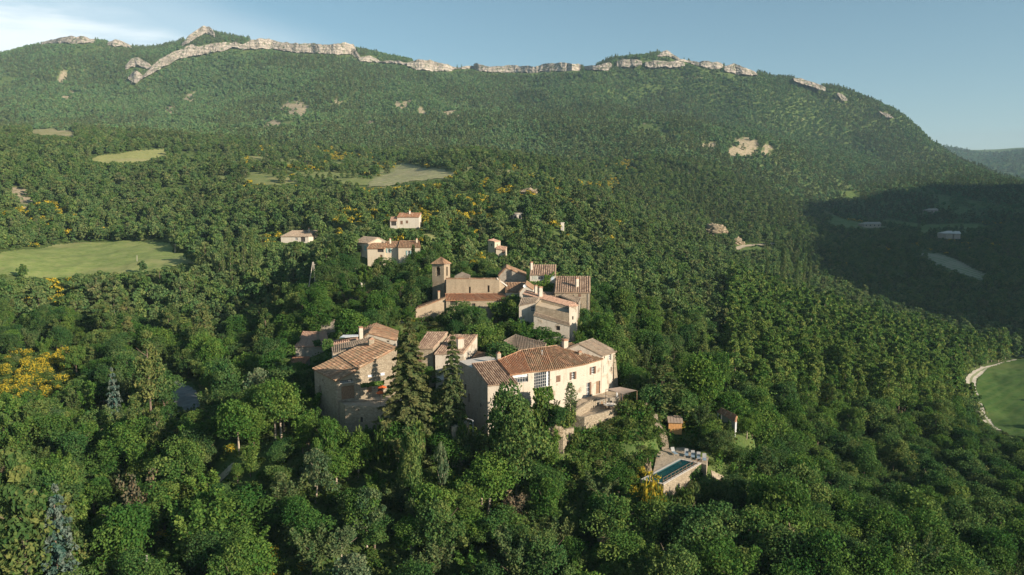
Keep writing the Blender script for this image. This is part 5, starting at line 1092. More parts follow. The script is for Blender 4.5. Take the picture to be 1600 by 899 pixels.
# ------------------------------------------------------------------ views that stay open
KEEP += [([(758,472),(806,472),(822,490),(815,500),(770,500)],178), ([(738,563),(762,601),(762,606),(800,606),(822,612),(826,622),(834,606),(866,606),(868,575),(815,545),(780,560)], 124), ([(864,570),(864,608),(872,640),(905,632),(930,622),(963,610),(968,600),(962,546),(926,528),(880,528)], 133), ([(899,650),(905,672),(930,672),(975,655),(1010,646),(1015,628),(1000,606),(970,600),(940,608),(930,622),(905,632)], 121),
 ([(486,575),(488,650),(530,662),(604,658),(604,600),(620,545),(592,530)], 118), ([(649,545),(665,518),(746,520),(746,570),(725,625),(652,612)], 133), ([(720,572),(760,600),(762,625),(744,630),(722,640)], 118), ([(702,640),(740,640),(740,656),(702,656)], 112),
 ([(1020,742),(1024,712),(1045,700),(1070,698),(1122,704),(1122,744),(1100,758),(1038,788),(1034,760)], 114), ([(1019,646),(1040,660),(1046,705),(1034,705),(1016,655)], 116), ([(1040,650),(1068,650),(1068,684),(1040,676)], 125), ([(1119,634),(1154,646),(1155,668),(1119,652)], 138),
 ([(560,505),(590,503),(624,518),(620,540),(560,530)], 143), ([(518,535),(583,522),(583,550),(521,562)], 131), ([(461,538),(475,523),(513,520),(513,562),(462,562)], 166), ([(499,500),(524,497),(524,520),(500,520)], 172),
 ([(696,432),(785,432),(808,470),(800,475),(697,472)], 178), ([(649,483),(697,462),(697,500),(675,508),(672,518),(649,518)], 174), ([(671,402),(706,402),(704,440),(672,440)], 192), ([(778,416),(870,411),(924,430),(924,502),(900,520),(888,540),(850,522),(834,512),(810,480),(782,450)], 164), ([(830,490),(890,508),(890,530),(860,520),(832,502)], 159),
 ([(554,371),(656,371),(658,404),(554,404)], 219), ([(606,328),(662,328),(660,358),(607,356)], 316), ([(436,353),(502,353),(502,378),(436,379)], 339), ([(760,369),(795,382),(795,399),(761,392)], 279), ([(795,330),(818,330),(818,342),(795,342)], 341), ([(875,346),(882,346),(882,359),(875,359)], 326),
 ([(240,590),(270,603),(296,618),(298,634),(285,634),(262,612),(242,604)], 145), ([(-40,396),(120,380),(260,379),(300,398),(318,405),(300,414),(215,425),(80,434),(-40,436)], 290), ([(140,243),(284,234),(262,242),(215,254),(150,254)], 630),
 ([(570,294),(628,257),(700,268),(712,273),(690,282),(600,294)], 560), ([(390,248),(560,262),(585,270),(560,283),(400,262)], 560), ([(340,272),(480,283),(450,291),(345,284)], 500), ([(1515,590),(1560,566),(1620,560),(1620,690),(1575,678),(1530,645)], 250), ([(1437,398),(1490,404),(1540,430),(1530,438),(1480,420)], 600),
 ([(1344,345),(1380,345),(1380,356),(1344,356)], 795), ([(1475,362),(1503,362),(1503,367),(1475,367)], 685), ([(1448,322),(1468,322),(1468,331),(1448,331)], 975), ([(482,409),(496,409),(494,446),(481,446)], 208), ([(268,381),(278,381),(277,412),(270,412)], 320), ([(1503,570),(1511,570),(1510,600),(1505,600)], 290),
 ([(1150,382),(1222,376),(1222,384),(1150,392)], 545), ([(365,690),(375,690),(375,716),(365,716)], 112), ([(826,626),(838,626),(836,660),(826,660)], 116), ([(48,202),(118,204),(118,214),(50,211)], 840), ([(226,870),(232,870),(232,899),(226,899)], 86)]
BROOM = [(5,160,558,622,75,120,240), (560,800,330,420,60,230,500), (700,980,240,330,200,380,900), (360,560,250,300,60,380,800), (0,60,330,400,30,280,500), (90,180,362,376,40,330,500), (420,480,340,360,16,300,500), (1000,1060,735,800,16,90,118), (400,900,835,899,16,75,110), (790,900,330,420,50,230,500), (1380,1560,350,380,60,600,900), (1390,1480,360,392,50,500,800), (860,1000,400,460,16,180,300)]
BROOM += [(1015,1032,738,765,16,100,116), (1085,1100,640,700,6,110,140), (1180,1330,395,420,10,330,600)]
# hand-planted trees
def T(kind, px, pt, Y, w=None, label=None, cat='tree'): tops(kind, px, pt, Y, w, label=label, cat=cat)
def plant_specials():
    for x, pt, Y, w in ((1006,740,104,30),(1018,744,103.5,32),(1029,751,103.2,30),(1012,758,102.5,30),(1024,768,102,28),(1034,766,102.6,18),(1024,742,109.5,26),(1012,734,110.5,24),(1030,756,107.5,28),(1003,728,112,22),(1018,768,106,26),(995,742,110,20)): tops('broom', x, pt, Y, w)
    for x, pt, Y, w in ((1050,772,106,32),(1066,760,106.5,30),(1085,750,108,28),(1075,762,105,36),(1058,778,104,40),(1040,772,104,30)): tops('shrub', x, pt, Y, w)
    T('fir', 634, 498, 113.5, 104, 'tallest dark fir, broad-based, in front of the tall stone house', 'fir'); T('fir', 703, 520, 114.5, 62, 'slimmer dark fir in front of the twin-roofed house', 'fir')
    T('cypress', 641, 417, 176, 15, 'single dark cypress left of the church aisle', 'cypress'); T('cypress', 522, 371, 216, 6, 'left cypress of the pair on the drive of the country house', 'cypress'); T('cypress', 535, 369, 217, 9, 'thicker right cypress of the pair on the drive of the country house', 'cypress')
    T('cypress', 644, 384, 214, 5, 'thin cypress standing before the right block of the country house', 'cypress'); T('cypress', 648.5, 386, 213.5, 5, 'shorter cypress beside the thin one at the country house', 'cypress')
    for x, y, w, l in ((357, 357, 10, 'leftmost pale poplar right of the meadow'), (379, 360, 9, 'middle pale poplar right of the meadow'), (390, 358, 11, 'rightmost pale poplar right of the meadow'), (348, 378, 6, 'short thin poplar at the right end of the meadow')): T('poplar', x, y, 272, w, l, 'poplar')
    T('lime', 370, 622, 115, 78, 'sunlit round lime tree with a bare pale trunk on the left slope', 'tree'); T('lime', 437, 594, 119, 70, 'bright round tree just below the tall stone house on the left', 'tree')
    T('oak', 790, 610, 109, 112, 'big leafy tree in front of the striped left wing', 'tree'); T('lime', 548, 481, 158, 66, 'round bright tree with dense crown beside the white awning', 'tree')
    T('oak', 727, 474, 172, 62, 'broad green tree against the church aisle', 'tree'); T('oak', 840, 513, 150, 74, 'dark garden tree behind the stone barn', 'tree'); T('lime', 938, 500, 168, 70, 'bushy tree at the foot of the tall right-hand house', 'tree'); T('pine', 678, 503, 169, 40, 'tan-green bushy tree in front of the porch roof', 'tree')
    T('oak', 968, 512, 160, 50, 'dark tree between right tower and upper village', 'tree')
    T('pine', 1036, 576, 131, 80, 'olive-green spreading tree right of the terrace', 'tree'); T('lime', 1095, 556, 139, 76, 'large leafy tree with sunlit top right of the village', 'tree'); T('silver', 572, 768, 97, 72, 'silvery-white leaved tree in the lower centre', 'tree'); T('silver', 690, 690, 104, 26, 'thin silvery sapling below the slimmer fir', 'tree')
    T('blue', 80, 762, 87, 112, 'blue-grey spruce beside the big pine at the lower left corner', 'spruce'); T('pine', 25, 705, 85, 110, 'big pine with pale trunk at the lower left corner', 'pine'); T('pine', 95, 760, 90, 70, 'smaller olive pine behind the blue-grey spruce', 'pine')
    T('pine', 229, 520, 142, 56, 'tall pine with bare trunk on the left slope above the lane', 'pine'); T('blue', 177, 576, 140, 44, 'small blue-grey spruce left of the tall pine', 'spruce'); T('pine', 208, 622, 126, 46, 'short pine under the tall pine', 'pine'); T('pine', 245, 640, 124, 40, 'dark little pine above the lower left hollow', 'pine')
    T('greenspray', 310, 778, 95, 92, 'bright green tree at the lower left centre', 'tree'); T('dry', 205, 740, 104, 60, 'grey half-bare tree on the lower left slope', 'tree'); T('lime', 295, 690, 113, 55, 'round bright green tree below the lane', 'tree')
    T('cypress', 1139, 658, 126, 10, 'clipped columnar cypress below the open shelter', 'cypress'); T('lime', 1195, 738, 104, 56, 'tall bright sunlit tree right of the pool', 'tree'); T('poplar', 890, 600, 120.5, 22, 'wispy climbing tree against the facade of the cream house', 'tree')
    T('oak', 1245, 745, 100, 90, 'large oak in the lower right wood', 'tree'); T('oak', 640, 670, 105, 60, 'dark tree right under the terrace of the tall house', 'tree'); T('oak', 520, 655, 110, 56, 'round dark tree against the foot of the tall stone house', 'tree')
    for x, y, w in ((1198, 402, 6), (1224, 388, 8), (1229, 386, 7), (1246, 402, 7), (1256, 398, 6), (1265, 405, 5)): T('poplar', x, y, 345, w, {1198: 'isolated poplar at the left end of the spur top', 1224: 'left poplar of the close pair on the spur', 1229: 'right poplar of the close pair on the spur', 1246: 'left poplar of the three by the yellow broom on the spur', 1256: 'middle poplar of the three by the yellow broom on the spur', 1265: 'right poplar of the three by the yellow broom on the spur'}[x], 'poplar')
    T('pine', 1161, 448, 300, 14, 'lone brownish pine on the spur below the road', 'pine')
    # shrubs round the houses
    for x, pt, Y, w in ((845,618,119,50),(835,640,116,40),(862,628,120,36),(885,640,118.5,40),(870,655,116,40),(815,660,112,40),(900,674,115.5,20),(985,612,131,34),(1005,612,131,36),(938,680,118,36),(962,670,119,38),(990,660,120.5,38),(925,686,116.5,36),(950,678,117,30),(975,668,118.5,34),(1015,632,125,20),(760,505,163,36),(745,515,158,34),(770,520,155,36),(700,512,162,40),(660,508,166,20),(690,492,172,34),(745,492,173,36),(712,496,170,40),(808,510,160,30),(790,512,162,34),(905,500,170,20),(960,545,150,30),(975,548,147,30),(722,655,112,26),(650,655,110,50),(600,655,111,40),(560,662,112,30)):
        tops('shrub', x, pt, Y, w)
    # creeper over the fronts
def creeper(label, poly, Y, n, seed, mat=M_BRIGHT, size=.3, thick=.5):
    r = np.random.default_rng(seed); x0 = min(p[0] for p in poly); x1 = max(p[0] for p in poly); y0 = min(p[1] for p in poly); y1 = max(p[1] for p in poly); P = []
    while len(P) < n:
        a, b = x0+(x1-x0)*r.random(), y0+(y1-y0)*r.random()
        if inpoly(np.array([a]), np.array([b]), poly)[0]: q = A(a, b, (Y(a) if callable(Y) else Y)-.05-r.random()*thick); P.append(tuple(q))
    P = np.array(P); V, Fa = quads(P, r.normal(size=P.shape)*.6+[[.3, -1, .3]], size, r); c = np.zeros((len(Fa), 3)); c[:, 0] = np.clip(.5+r.normal(size=len(Fa))*.2, 0, 1)
    o = mkobj('creeper', V, Fa, mat, cols=c); tag(o, label, 'creeper')
creeper('bright ivy covering the front of the ivy house', [(826,440),(848,439),(852,429),(858,431),(866,424),(866,432),(860,434),(859,441),(866,444),(862,460),(840,457),(824,448)], 189.7, 1500, 1)
creeper('bright green vine spread over the wall right of the church aisle', [(760,473),(805,472),(822,487),(820,497),(800,500),(770,490)], 179.5, 1700, 2)
creeper('vine hanging from the pergola of the tall stone house', [(563,600),(600,595),(600,601),(565,606)], lambda x: 119.5+(x-563)*.06, 500, 3, size=.25)
creeper('ivy clump on the wall of the squat left house', [(488,533),(500,531),(503,541),(492,541)], 162.5, 250, 4, M_OAK)
creeper('ivy hanging over the pool wall', [(1076,745),(1090,731),(1096,726),(1096,752),(1088,758)], lambda x: (Bc.y+(Rc.y-Bc.y)*(x-1037)/59)-.1, 400, 5, M_OAK, .24, .3)
creeper('vine over the slope below the big lattice window', [(832,607),(862,604),(866,625),(840,628)], 120.5, 800, 6)
creeper('dark ivy on the wall left of the white awning', [(505,530),(520,530),(522,565),(512,560),(503,545)], 140, 500, 7, M_OAK)

def rock(label, px, py, Y, w, h, seed, dep=None):
    """weathered outcrop: a block of ledges pushed out of the slope"""
    if Y < 150: w *= .6; h *= .5
    c = A(px, py, Y); r = np.random.default_rng(seed); n, m = 34, 22; V = []; Fa = []
    th, ph = np.meshgrid(np.linspace(0, 2*np.pi, n, endpoint=False), np.linspace(-.5, 1.45, m), indexing='ij')
    X = np.cos(th)*np.cos(ph); Yy = np.sin(th)*np.cos(ph); Z = np.sin(ph)
    f = 1+fbm(X*3+seed, Z*5+Yy*3, 5, seed)*1.2; st = np.floor(Z*4+fbm(X*3, Yy*3, 2, seed))/4
    P = np.stack([c.x+X*w/2*f, c.y+Yy*(dep or w*.35)*f, c.z-h*.3+(Z*.5+st*.6)*h*f], -1).reshape(-1, 3)
    for i in range(n):
        for j in range(m-1): a = i*m+j; b = ((i+1) % n)*m+j; Fa.append((a, b, b+1, a+1))
    o = mkobj('rock_outcrop', P, Fa, M_ROCK); tag(o, label, 'rock'); return o
mt = mat_new('warm_rock'); t = NT(mt); P_ = t.pos(); n1 = t.noise(.9, 7, .65, P_); n2 = t.noise(4, 5, .7, P_)
t.done(t.mix(t.mr(n2, .35, .7, 0, .5), t.mix(t.mr(n1, .35, .65), (.22, .17, .11), (.42, .34, .24)), (.10, .10, .05)), .95, t.bump(n1, .9, .4), .1); M_ROCK = mt
for args in (('pale rock face just left of the pool under the sun deck', 1012, 742, 112.5, 3.2, 4.2, 1), ('rock ledge showing through bushes left of the pool', 990, 722, 116, 3.0, 3.6, 2), ('rock knob under the terrace wall left of the pool', 975, 752, 112, 2.6, 2.6, 3), ('large bare rock below the pool at the lower centre right', 1030, 808, 101, 5.0, 3.6, 4),
  ('small bare rock left of the large one below the pool', 985, 828, 99, 2.2, 3.0, 5), ('low rock at the far left of the rocky slope below the pool', 945, 838, 98, 3.0, 2.6, 6), ('reddish bare rock in the oak wood right of the pool', 1232, 833, 96, 2.6, 2.6, 7), ('bare rocky bank below the cream house wall', 868, 672, 114.6, 4.2, 1.8, 8), ('sunlit rock bank along the road below the spur', 1118, 358, 560, 15, 5, 9), ('small pale rock bank beside the road below the spur', 1150, 378, 550, 11, 4, 10), ('reddish bare earth mound among pines above the pavilion', 828, 301, 440, 12, 3.2, 11), ('pale boulder among bushes left of the farmhouse', 463, 337, 400, 5, 4, 12)): rock(*args); NOBUILD.append(([(A(args[1],args[2],args[3]).x+dx*args[4]*.4, args[3]+dy*args[4]*.3) for dx, dy in ((-1,-1),(1,-1),(1,1),(-1,1))], .3))
KEEP += [([(945,603),(998,606),(998,618),(973,622),(946,614)], 128), ([(1005,726),(1018,726),(1018,742),(1006,742)], 110), ([(1100,345),(1132,345),(1140,366),(1110,366)], 560), ([(815,293),(842,293),(842,304),(815,304)], 430), ([(1505,600),(1520,580),(1560,555),(1640,548),(1640,690),(1575,684),(1530,655)], 235), ([(400,244),(590,262),(720,268),(700,284),(590,296),(470,292),(400,275)], 510), ([(1250,336),(1380,346),(1540,352),(1480,371),(1300,358)], 600)]
# ------------------------------------------------------------------ ground sheet
def build_terrain():
    verts = np.stack([GX, GY, GZ], -1).reshape(-1, 3)
    nv = len(vs_)
    ii, jj = np.meshgrid(np.arange(NU-1), np.arange(nv-1), indexing='ij')
    a = (ii*nv+jj).ravel(); faces = np.stack([a, a+nv, a+nv+1, a+1], 1)
    me = bpy.data.meshes.new('ground'); me.vertices.add(len(verts)); me.vertices.foreach_set('co', verts.astype(np.float32).ravel())
    me.loops.add(faces.size); me.loops.foreach_set('vertex_index', faces.astype(np.int32).ravel())
    me.polygons.add(len(faces)); me.polygons.foreach_set('loop_start', np.arange(0, faces.size, 4, dtype=np.int32))
    me.polygons.foreach_set('use_smooth', np.ones(len(faces), bool)); me.update(calc_edges=True)
    m = np.zeros(len(verts), bool)
    X_, Y_ = verts[:, 0], verts[:, 1]
    soft = np.zeros(len(verts))
    wx = X_+fbm(X_/6, Y_/12, 3, 4)*Y_*.012; wy = Y_+fbm(X_/6, Y_/12, 3, 8)*Y_*.05
    for poly, a, b in soil_w: m |= inpoly(wx, wy, poly) & (fbm(X_/(9+.008*Y_), Y_/(22+.02*Y_), 3, 17) > (-.06 if a > 500 else -.3))
    col = np.zeros((len(verts), 4), np.float32); col[:, 0] = m; col[:, 3] = 1
    at = me.color_attributes.new('Cover', 'FLOAT_COLOR', 'POINT'); at.data.foreach_set('color', col.ravel())
    mt = mat_new('ground_cover'); t = NT(mt)
    cov = t.node('ShaderNodeSeparateColor', i_0=t.node('ShaderNodeAttribute', attribute_name='Cover').outputs['Color'])
    P = t.pos(); n1 = t.noise(.25, 8, .6, P); n2 = t.noise(2.5, 4, .6, P); n3 = t.noise(.02, 4, .6, P)
    g = t.mix(t.mr(n1, .35, .65), (.060, .105, .028), (.115, .150, .045)); g = t.mix(t.mr(n3, .60, .74), g, (.24, .22, .11)); g = t.mix(t.mr(n2, .5, .8, 0, .5), g, (.15, .13, .065))
    s = t.mix(t.mr(n2, .3, .7), (.29, .23, .145), (.41, .34, .235)); s = t.mix(t.mr(n1, .5, .62, 0, .85), s, (.10, .12, .045))
    c = t.mix(cov.outputs[0], g, s)
    t.done(c, .95, t.bump(n2, .6, .3), .1)
    me.materials.append(mt)
    o = bpy.data.objects.new('ground', me); C.objects.link(o); tag(o, kind='structure')
    return o
ground_o = build_terrain(); lap('terrain')
# the land beyond the sheet on both sides and behind the camera
bigm = simple('plain_ground', (.06, .09, .03), .95, .4, .02)
o = mkobj('plain', [(-6000, -6000, -140), (6000, -6000, -140), (6000, 6800, -140), (-6000, 6800, -140)], [(0, 1, 2, 3)], bigm); tag(o, kind='structure')

def drape(name, poly, step, off, mat, label=None, ymin=60, ymax=3000, ragged=.0, fine=1.0):
    """a sheet laid on the ground inside an outline given in the place"""
    P = np.array(poly); U = P[:, 0]/P[:, 1]*F+800; V = np.log(P[:, 1])
    nu_ = int(np.clip((U.max()-U.min())/step, 4, 260)); nv = int(np.clip((V.max()-V.min())*pxm(np.exp(V.mean()))*np.exp(V.mean())/ (step*5), 6, 160))
    gu, gv = np.meshgrid(np.linspace(U.min(), U.max(), nu_+1), np.linspace(V.min(), V.max(), nv+1), indexing='ij')
    y = np.exp(gv); x = (gu-800)/F*y; z = ground(x, y)+off
    cx = (x[1:, 1:]+x[:-1, :-1])/2; cy = (y[1:, 1:]+y[:-1, :-1])/2
    wob = ragged*fbm(cx/9, cy/9, 3, 7)*20
    keep = inpoly(cx+wob, cy+wob, poly)
    ii, jj = np.nonzero(keep); a = ii*(nv+1)+jj
    faces = np.stack([a, a+nv+1, a+nv+2, a+1], 1)
    o = mkobj(name, np.stack([x, y, z], -1).reshape(-1, 3), faces, mat, smooth=True); tag(o, label, kind='structure')
    return o
def grass_mat(name, a, b, c2, rows=None, dry=.6):
    m = mat_new(name); t = NT(m); P = t.pos()
    n1 = t.noise(.12, 6, .6, P); n2 = t.noise(1.6, 5, .65, P); n3 = t.noise(.03, 3, .5, P)
    n4 = t.noise(.45, 6, .7, P); c = t.mix(t.mr(n1, .35, .65), a, b); c = t.mix(t.mr(n4, .48, .66, 0, dry*.9), c, c2); c = t.mix(t.mr(n4, .50, .34, 0, .55), c, tuple(x*.62 for x in a)); c = t.mix(t.mr(n3, .50, .66, 0, .6), c, c2)
    sw = t.node('ShaderNodeTexWave', wave_type='BANDS', bands_direction='X'); mq = t.node('ShaderNodeMapping'); mq.inputs['Rotation'].default_value = (0, 0, .9); t.l.new(P, mq.inputs[0]); t.l.new(mq.outputs[0], sw.inputs[0]); sw.inputs['Scale'].default_value = .09; sw.inputs['Distortion'].default_value = 2.; sw.inputs['Detail'].default_value = 4
    c = t.mix(t.math('MULTIPLY', t.mr(sw.outputs[1], .5, .9), .22), c, c2)
    if rows:
        w = t.node('ShaderNodeTexWave', wave_type='BANDS', bands_direction='X'); mp = t.node('ShaderNodeMapping'); mp.inputs['Rotation'].default_value = (0, 0, rows[0]); t.l.new(P, mp.inputs[0]); t.l.new(mp.outputs[0], w.inputs[0])
        w.inputs['Scale'].default_value = rows[1]; w.inputs['Distortion'].default_value = .6; w.inputs['Detail Scale'].default_value = .3
        c = t.mix(t.mr(w.outputs[1], .35, .65, 0, .9), c, rows[2])
    t.done(c, .95, t.bump(n2, .5, .2), .1); return m
FM = {'l': grass_mat('meadow_grass', (.17, .235, .065), (.23, .28, .085), (.29, .27, .12)), 'm': grass_mat('pale_meadow', (.24, .26, .09), (.28, .29, .10), (.32, .29, .14)),
      's': grass_mat('high_meadow', (.22, .22, .09), (.26, .25, .11), (.35, .29, .17)), 'd': grass_mat('dry_pasture', (.13, .18, .055), (.18, .21, .07), (.28, .25, .12), dry=.6),
      'v': grass_mat('vineyard_rows', (.15, .20, .06), (.18, .22, .07), (.27, .25, .13), rows=(.95, .06, (.33, .29, .19))), 'w': grass_mat('vineyard_rows_far', (.13, .19, .07), (.17, .2, .08), (.30, .27, .19), rows=(-.5, .05, (.27, .25, .17))),
      'x': grass_mat('valley_pasture', (.08, .14, .03), (.12, .17, .045), (.16, .16, .06)), 'g': grass_mat('green_meadow', (.048, .100, .022), (.066, .125, .028), (.12, .15, .045), dry=.4)}
for i, (nme, k, poly, a, b) in enumerate(fields_w): drape(nme, poly, 1.6, .12+.0006*a, FM[k], ymin=a, ymax=b, ragged=.25)

lap('drape')
# ------------------------------------------------------------------ roads
def strip(name, pts, width, mat, off=.12, ymin=60, ymax=3000, label=None, prof=None):
    """pts already in the place (x, y)"""
    P = []
    for i in range(len(pts)-1):
        a = Vector(pts[i]); b = Vector(pts[i+1]); p0 = Vector(pts[max(0, i-1)]); p3 = Vector(pts[min(len(pts)-1, i+2)])
        for k in range(10):
            t = k/10; P.append(.5*((2*a)+(b-p0)*t+(2*p0-5*a+4*b-p3)*t*t+(3*a-p0-3*b+p3)*t**3))
    P.append(Vector(pts[-1]))
    V = []; Fa = []; cols = []; W_ = np.linspace(-1, 1, 9)
    for i, p in enumerate(P):
        d = (P[min(i+1, len(P)-1)]-P[max(i-1, 0)]); d = d.normalized() if d.length > 0 else Vector((1, 0)); n = Vector((-d.y, d.x))
        zc = gz(p.x, p.y)
        for w in W_:
            q = p+n*(w*width/2*(1+.08*math.sin(i*1.7)+.05*math.sin(i*.6))); V.append((q.x, q.y, max(gz(q.x, q.y), zc-.3)+off))
    for i in range(len(P)-1):
        for j in range(8):
            a = i*9+j; Fa.append((a, a+1, a+10, a+9)); cols.append((abs((W_[j]+W_[j+1])/2), 0, 0))
    o = mkobj(name, V, Fa, mat, cols=cols, smooth=True); tag(o, label, kind='structure'); return [tuple(p) for p in P]
mt = mat_new('track_gravel'); t = NT(mt); P = t.pos(); k = t.node('ShaderNodeSeparateColor', i_0=t.node('ShaderNodeAttribute', attribute_name='Col').outputs['Color']).outputs[0]
n = t.noise(.7, 6, .65, P); c = t.mix(t.mr(n, .3, .7), (.42, .38, .30), (.55, .50, .42)); mid = t.math('LESS_THAN', t.math('ADD', k, t.math('MULTIPLY', t.math('SUBTRACT', n, .5), .5)), .22)
c = t.mix(t.math('MULTIPLY', mid, .75), c, (.15, .19, .07)); t.done(c, .95, t.bump(n, .4, .1), .1); M_TRACK = mt
M_ASPH = simple('worn_asphalt', (.20, .20, .19), .9, .25, .8)
M_PATH = simple('earth_path', (.36, .30, .21), .95, .3, 1.5)
ROADS = [('track', [(1640,562),(1600,563),(1580,566),(1550,574),(1530,581),(1519,590),(1517,602),(1522,622),(1530,640),(1542,658),(1558,673)], 3.4, M_TRACK, 180, 420),
         ('road', [(1550,548),(1572,555),(1590,557),(1640,558)], 3.2, M_TRACK, 180, 420),
         ('road', [(238,585),(250,596),(270,604),(286,614),(294,628),(290,640),(270,655)], 5.2, M_ASPH, 100, 300),
         ('road', [(1222,378),(1210,381),(1190,383),(1165,385),(1150,390)], 4.5, M_PATH, 300, 900),
         ('road', [(300,380),(315,384),(325,396),(335,402)], 4., M_ASPH, 200, 600),
         ('path', [(330,770),(340,755),(352,742),(365,730)], 1.6, M_PATH, 60, 300),
         ('road', [(400,262),(440,254),(480,258)], 3, M_PATH, 300, 900),
         ('path', [(1112,742),(1125,748),(1145,760),(1160,775)], 1.3, M_PATH, 60, 200),
         ('road', [(520,446),(545,446),(575,447)], 3, M_PATH, 150, 300)]
road_pts = []
for nme, pts, w, m, a, b in ROADS:
    road_pts.append((np.array(strip(nme, [tuple(hit(x, y, a, b)[:2]) for x, y in pts], w, m, off=.1+.0004*a)), w/2))

lap('roads')
# ------------------------------------------------------------------ limestone cliffs
mt = mat_new('limestone'); t = NT(mt); P = t.pos()
sc = t.node('ShaderNodeMapping'); sc.inputs['Scale'].default_value = (.35, .35, 2.2); t.l.new(P, sc.inputs[0])
n1 = t.noise(.05, 8, .65, sc.outputs[0]); n2 = t.noise(.02, 6, .6, P); n3 = t.noise(.12, 6, .7, P)
c = t.mix(t.mr(n1, .3, .7), (.27, .235, .19), (.47, .41, .34)); zz = t.node('ShaderNodeSeparateXYZ', i_0=P).outputs[2]; st_ = t.math('SINE', t.math('ADD', t.math('MULTIPLY', zz, .75), t.math('MULTIPLY', n2, 14.)), 0.); c = t.mix(t.mr(st_, .3, .9, 0, .55), c, (.16, .14, .11)); c = t.mix(t.mr(n2, .45, .7, 0, .6), c, (.19, .17, .14)); cr = t.node('ShaderNodeMapping'); cr.inputs['Scale'].default_value = (1, 1, .2); t.l.new(P, cr.inputs[0]); c = t.mix(t.mr(t.noise(.07, 7, .7, cr.outputs[0]), .52, .60, 0, .75), c, (.13, .115, .09)); c = t.mix(t.mr(n3, .53, .62, 0, .9), c, (.075, .11, .045))
t.done(c, .95, t.bump(n1, 1., 4.), .1); M_LIME = mt
def cliff(top, bot, Y, label=None, thick=26, seed=0, step=1.2, amp=2.6):
    """rough rock band between two sighted outlines, standing at distance Y(px)"""
    x0 = min(p[0] for p in top); x1 = max(p[0] for p in top); n = int((x1-x0)/step)+1; m = 16
    xs = np.linspace(x0, x1, n); tp = np.interp(xs, [p[0] for p in top], [p[1] for p in top]); bt = np.interp(xs, [p[0] for p in bot], [p[1] for p in bot])
    V = []; Fa = []; r = np.random.default_rng(seed); Yc = []
    for i, x in enumerate(xs):
        hb, ht = hit(x, bt[i], 1000, 2600), hit(x, (bt[i]+tp[i])/2, 1000, 2600); y_ = min(hb.y, ht.y, Y(x)+40); Yc.append(y_-14)
    Yc = np.convolve(np.pad(Yc, 4, mode='edge'), np.ones(9)/9, 'valid')
    Xa, Fj = np.meshgrid(xs, np.arange(m)/(m-1), indexing='ij'); o1 = np.full(n, 1.0)
    jt = fbm(xs/7., o1*seed*3., 4, seed)*3.5; jb = fbm(xs/5., o1*(seed*5.+9), 4, seed+4)*5
    PYa = (bt+jb)[:, None]*(1-Fj)+(tp+jt)[:, None]*Fj
    dep = np.asarray(Yc)[:, None]+Fj*14+np.floor(Fj*4+fbm(Xa/40., Fj, 2, seed+8))*2.2+fbm(Xa/5., Fj*2.5, 4, seed+2)*amp*3+fbm(Xa/1.8, Fj*6, 2, seed+5)*amp*2
    for i in range(n):
        for j in range(m+4):
            if j < m: last = atY(Xa[i, j], PYa[i, j], dep[i, j]); V.append(last)
            else: V.append(last+Vector((0, (j-m+1)*thick/2, -1.5*(j-m+1)**2)))
    m += 4
    for i in range(n-1):
        for j in range(m-1): a = i*m+j; Fa.append((a, a+m, a+m+1, a+1))
    o = mkobj('cliff', V, Fa, M_LIME); tag(o, label, kind='structure'); return o
yr = lambda x: float(np.interp(x, [r[0] for r in RIDGE], [r[2] for r in RIDGE]))
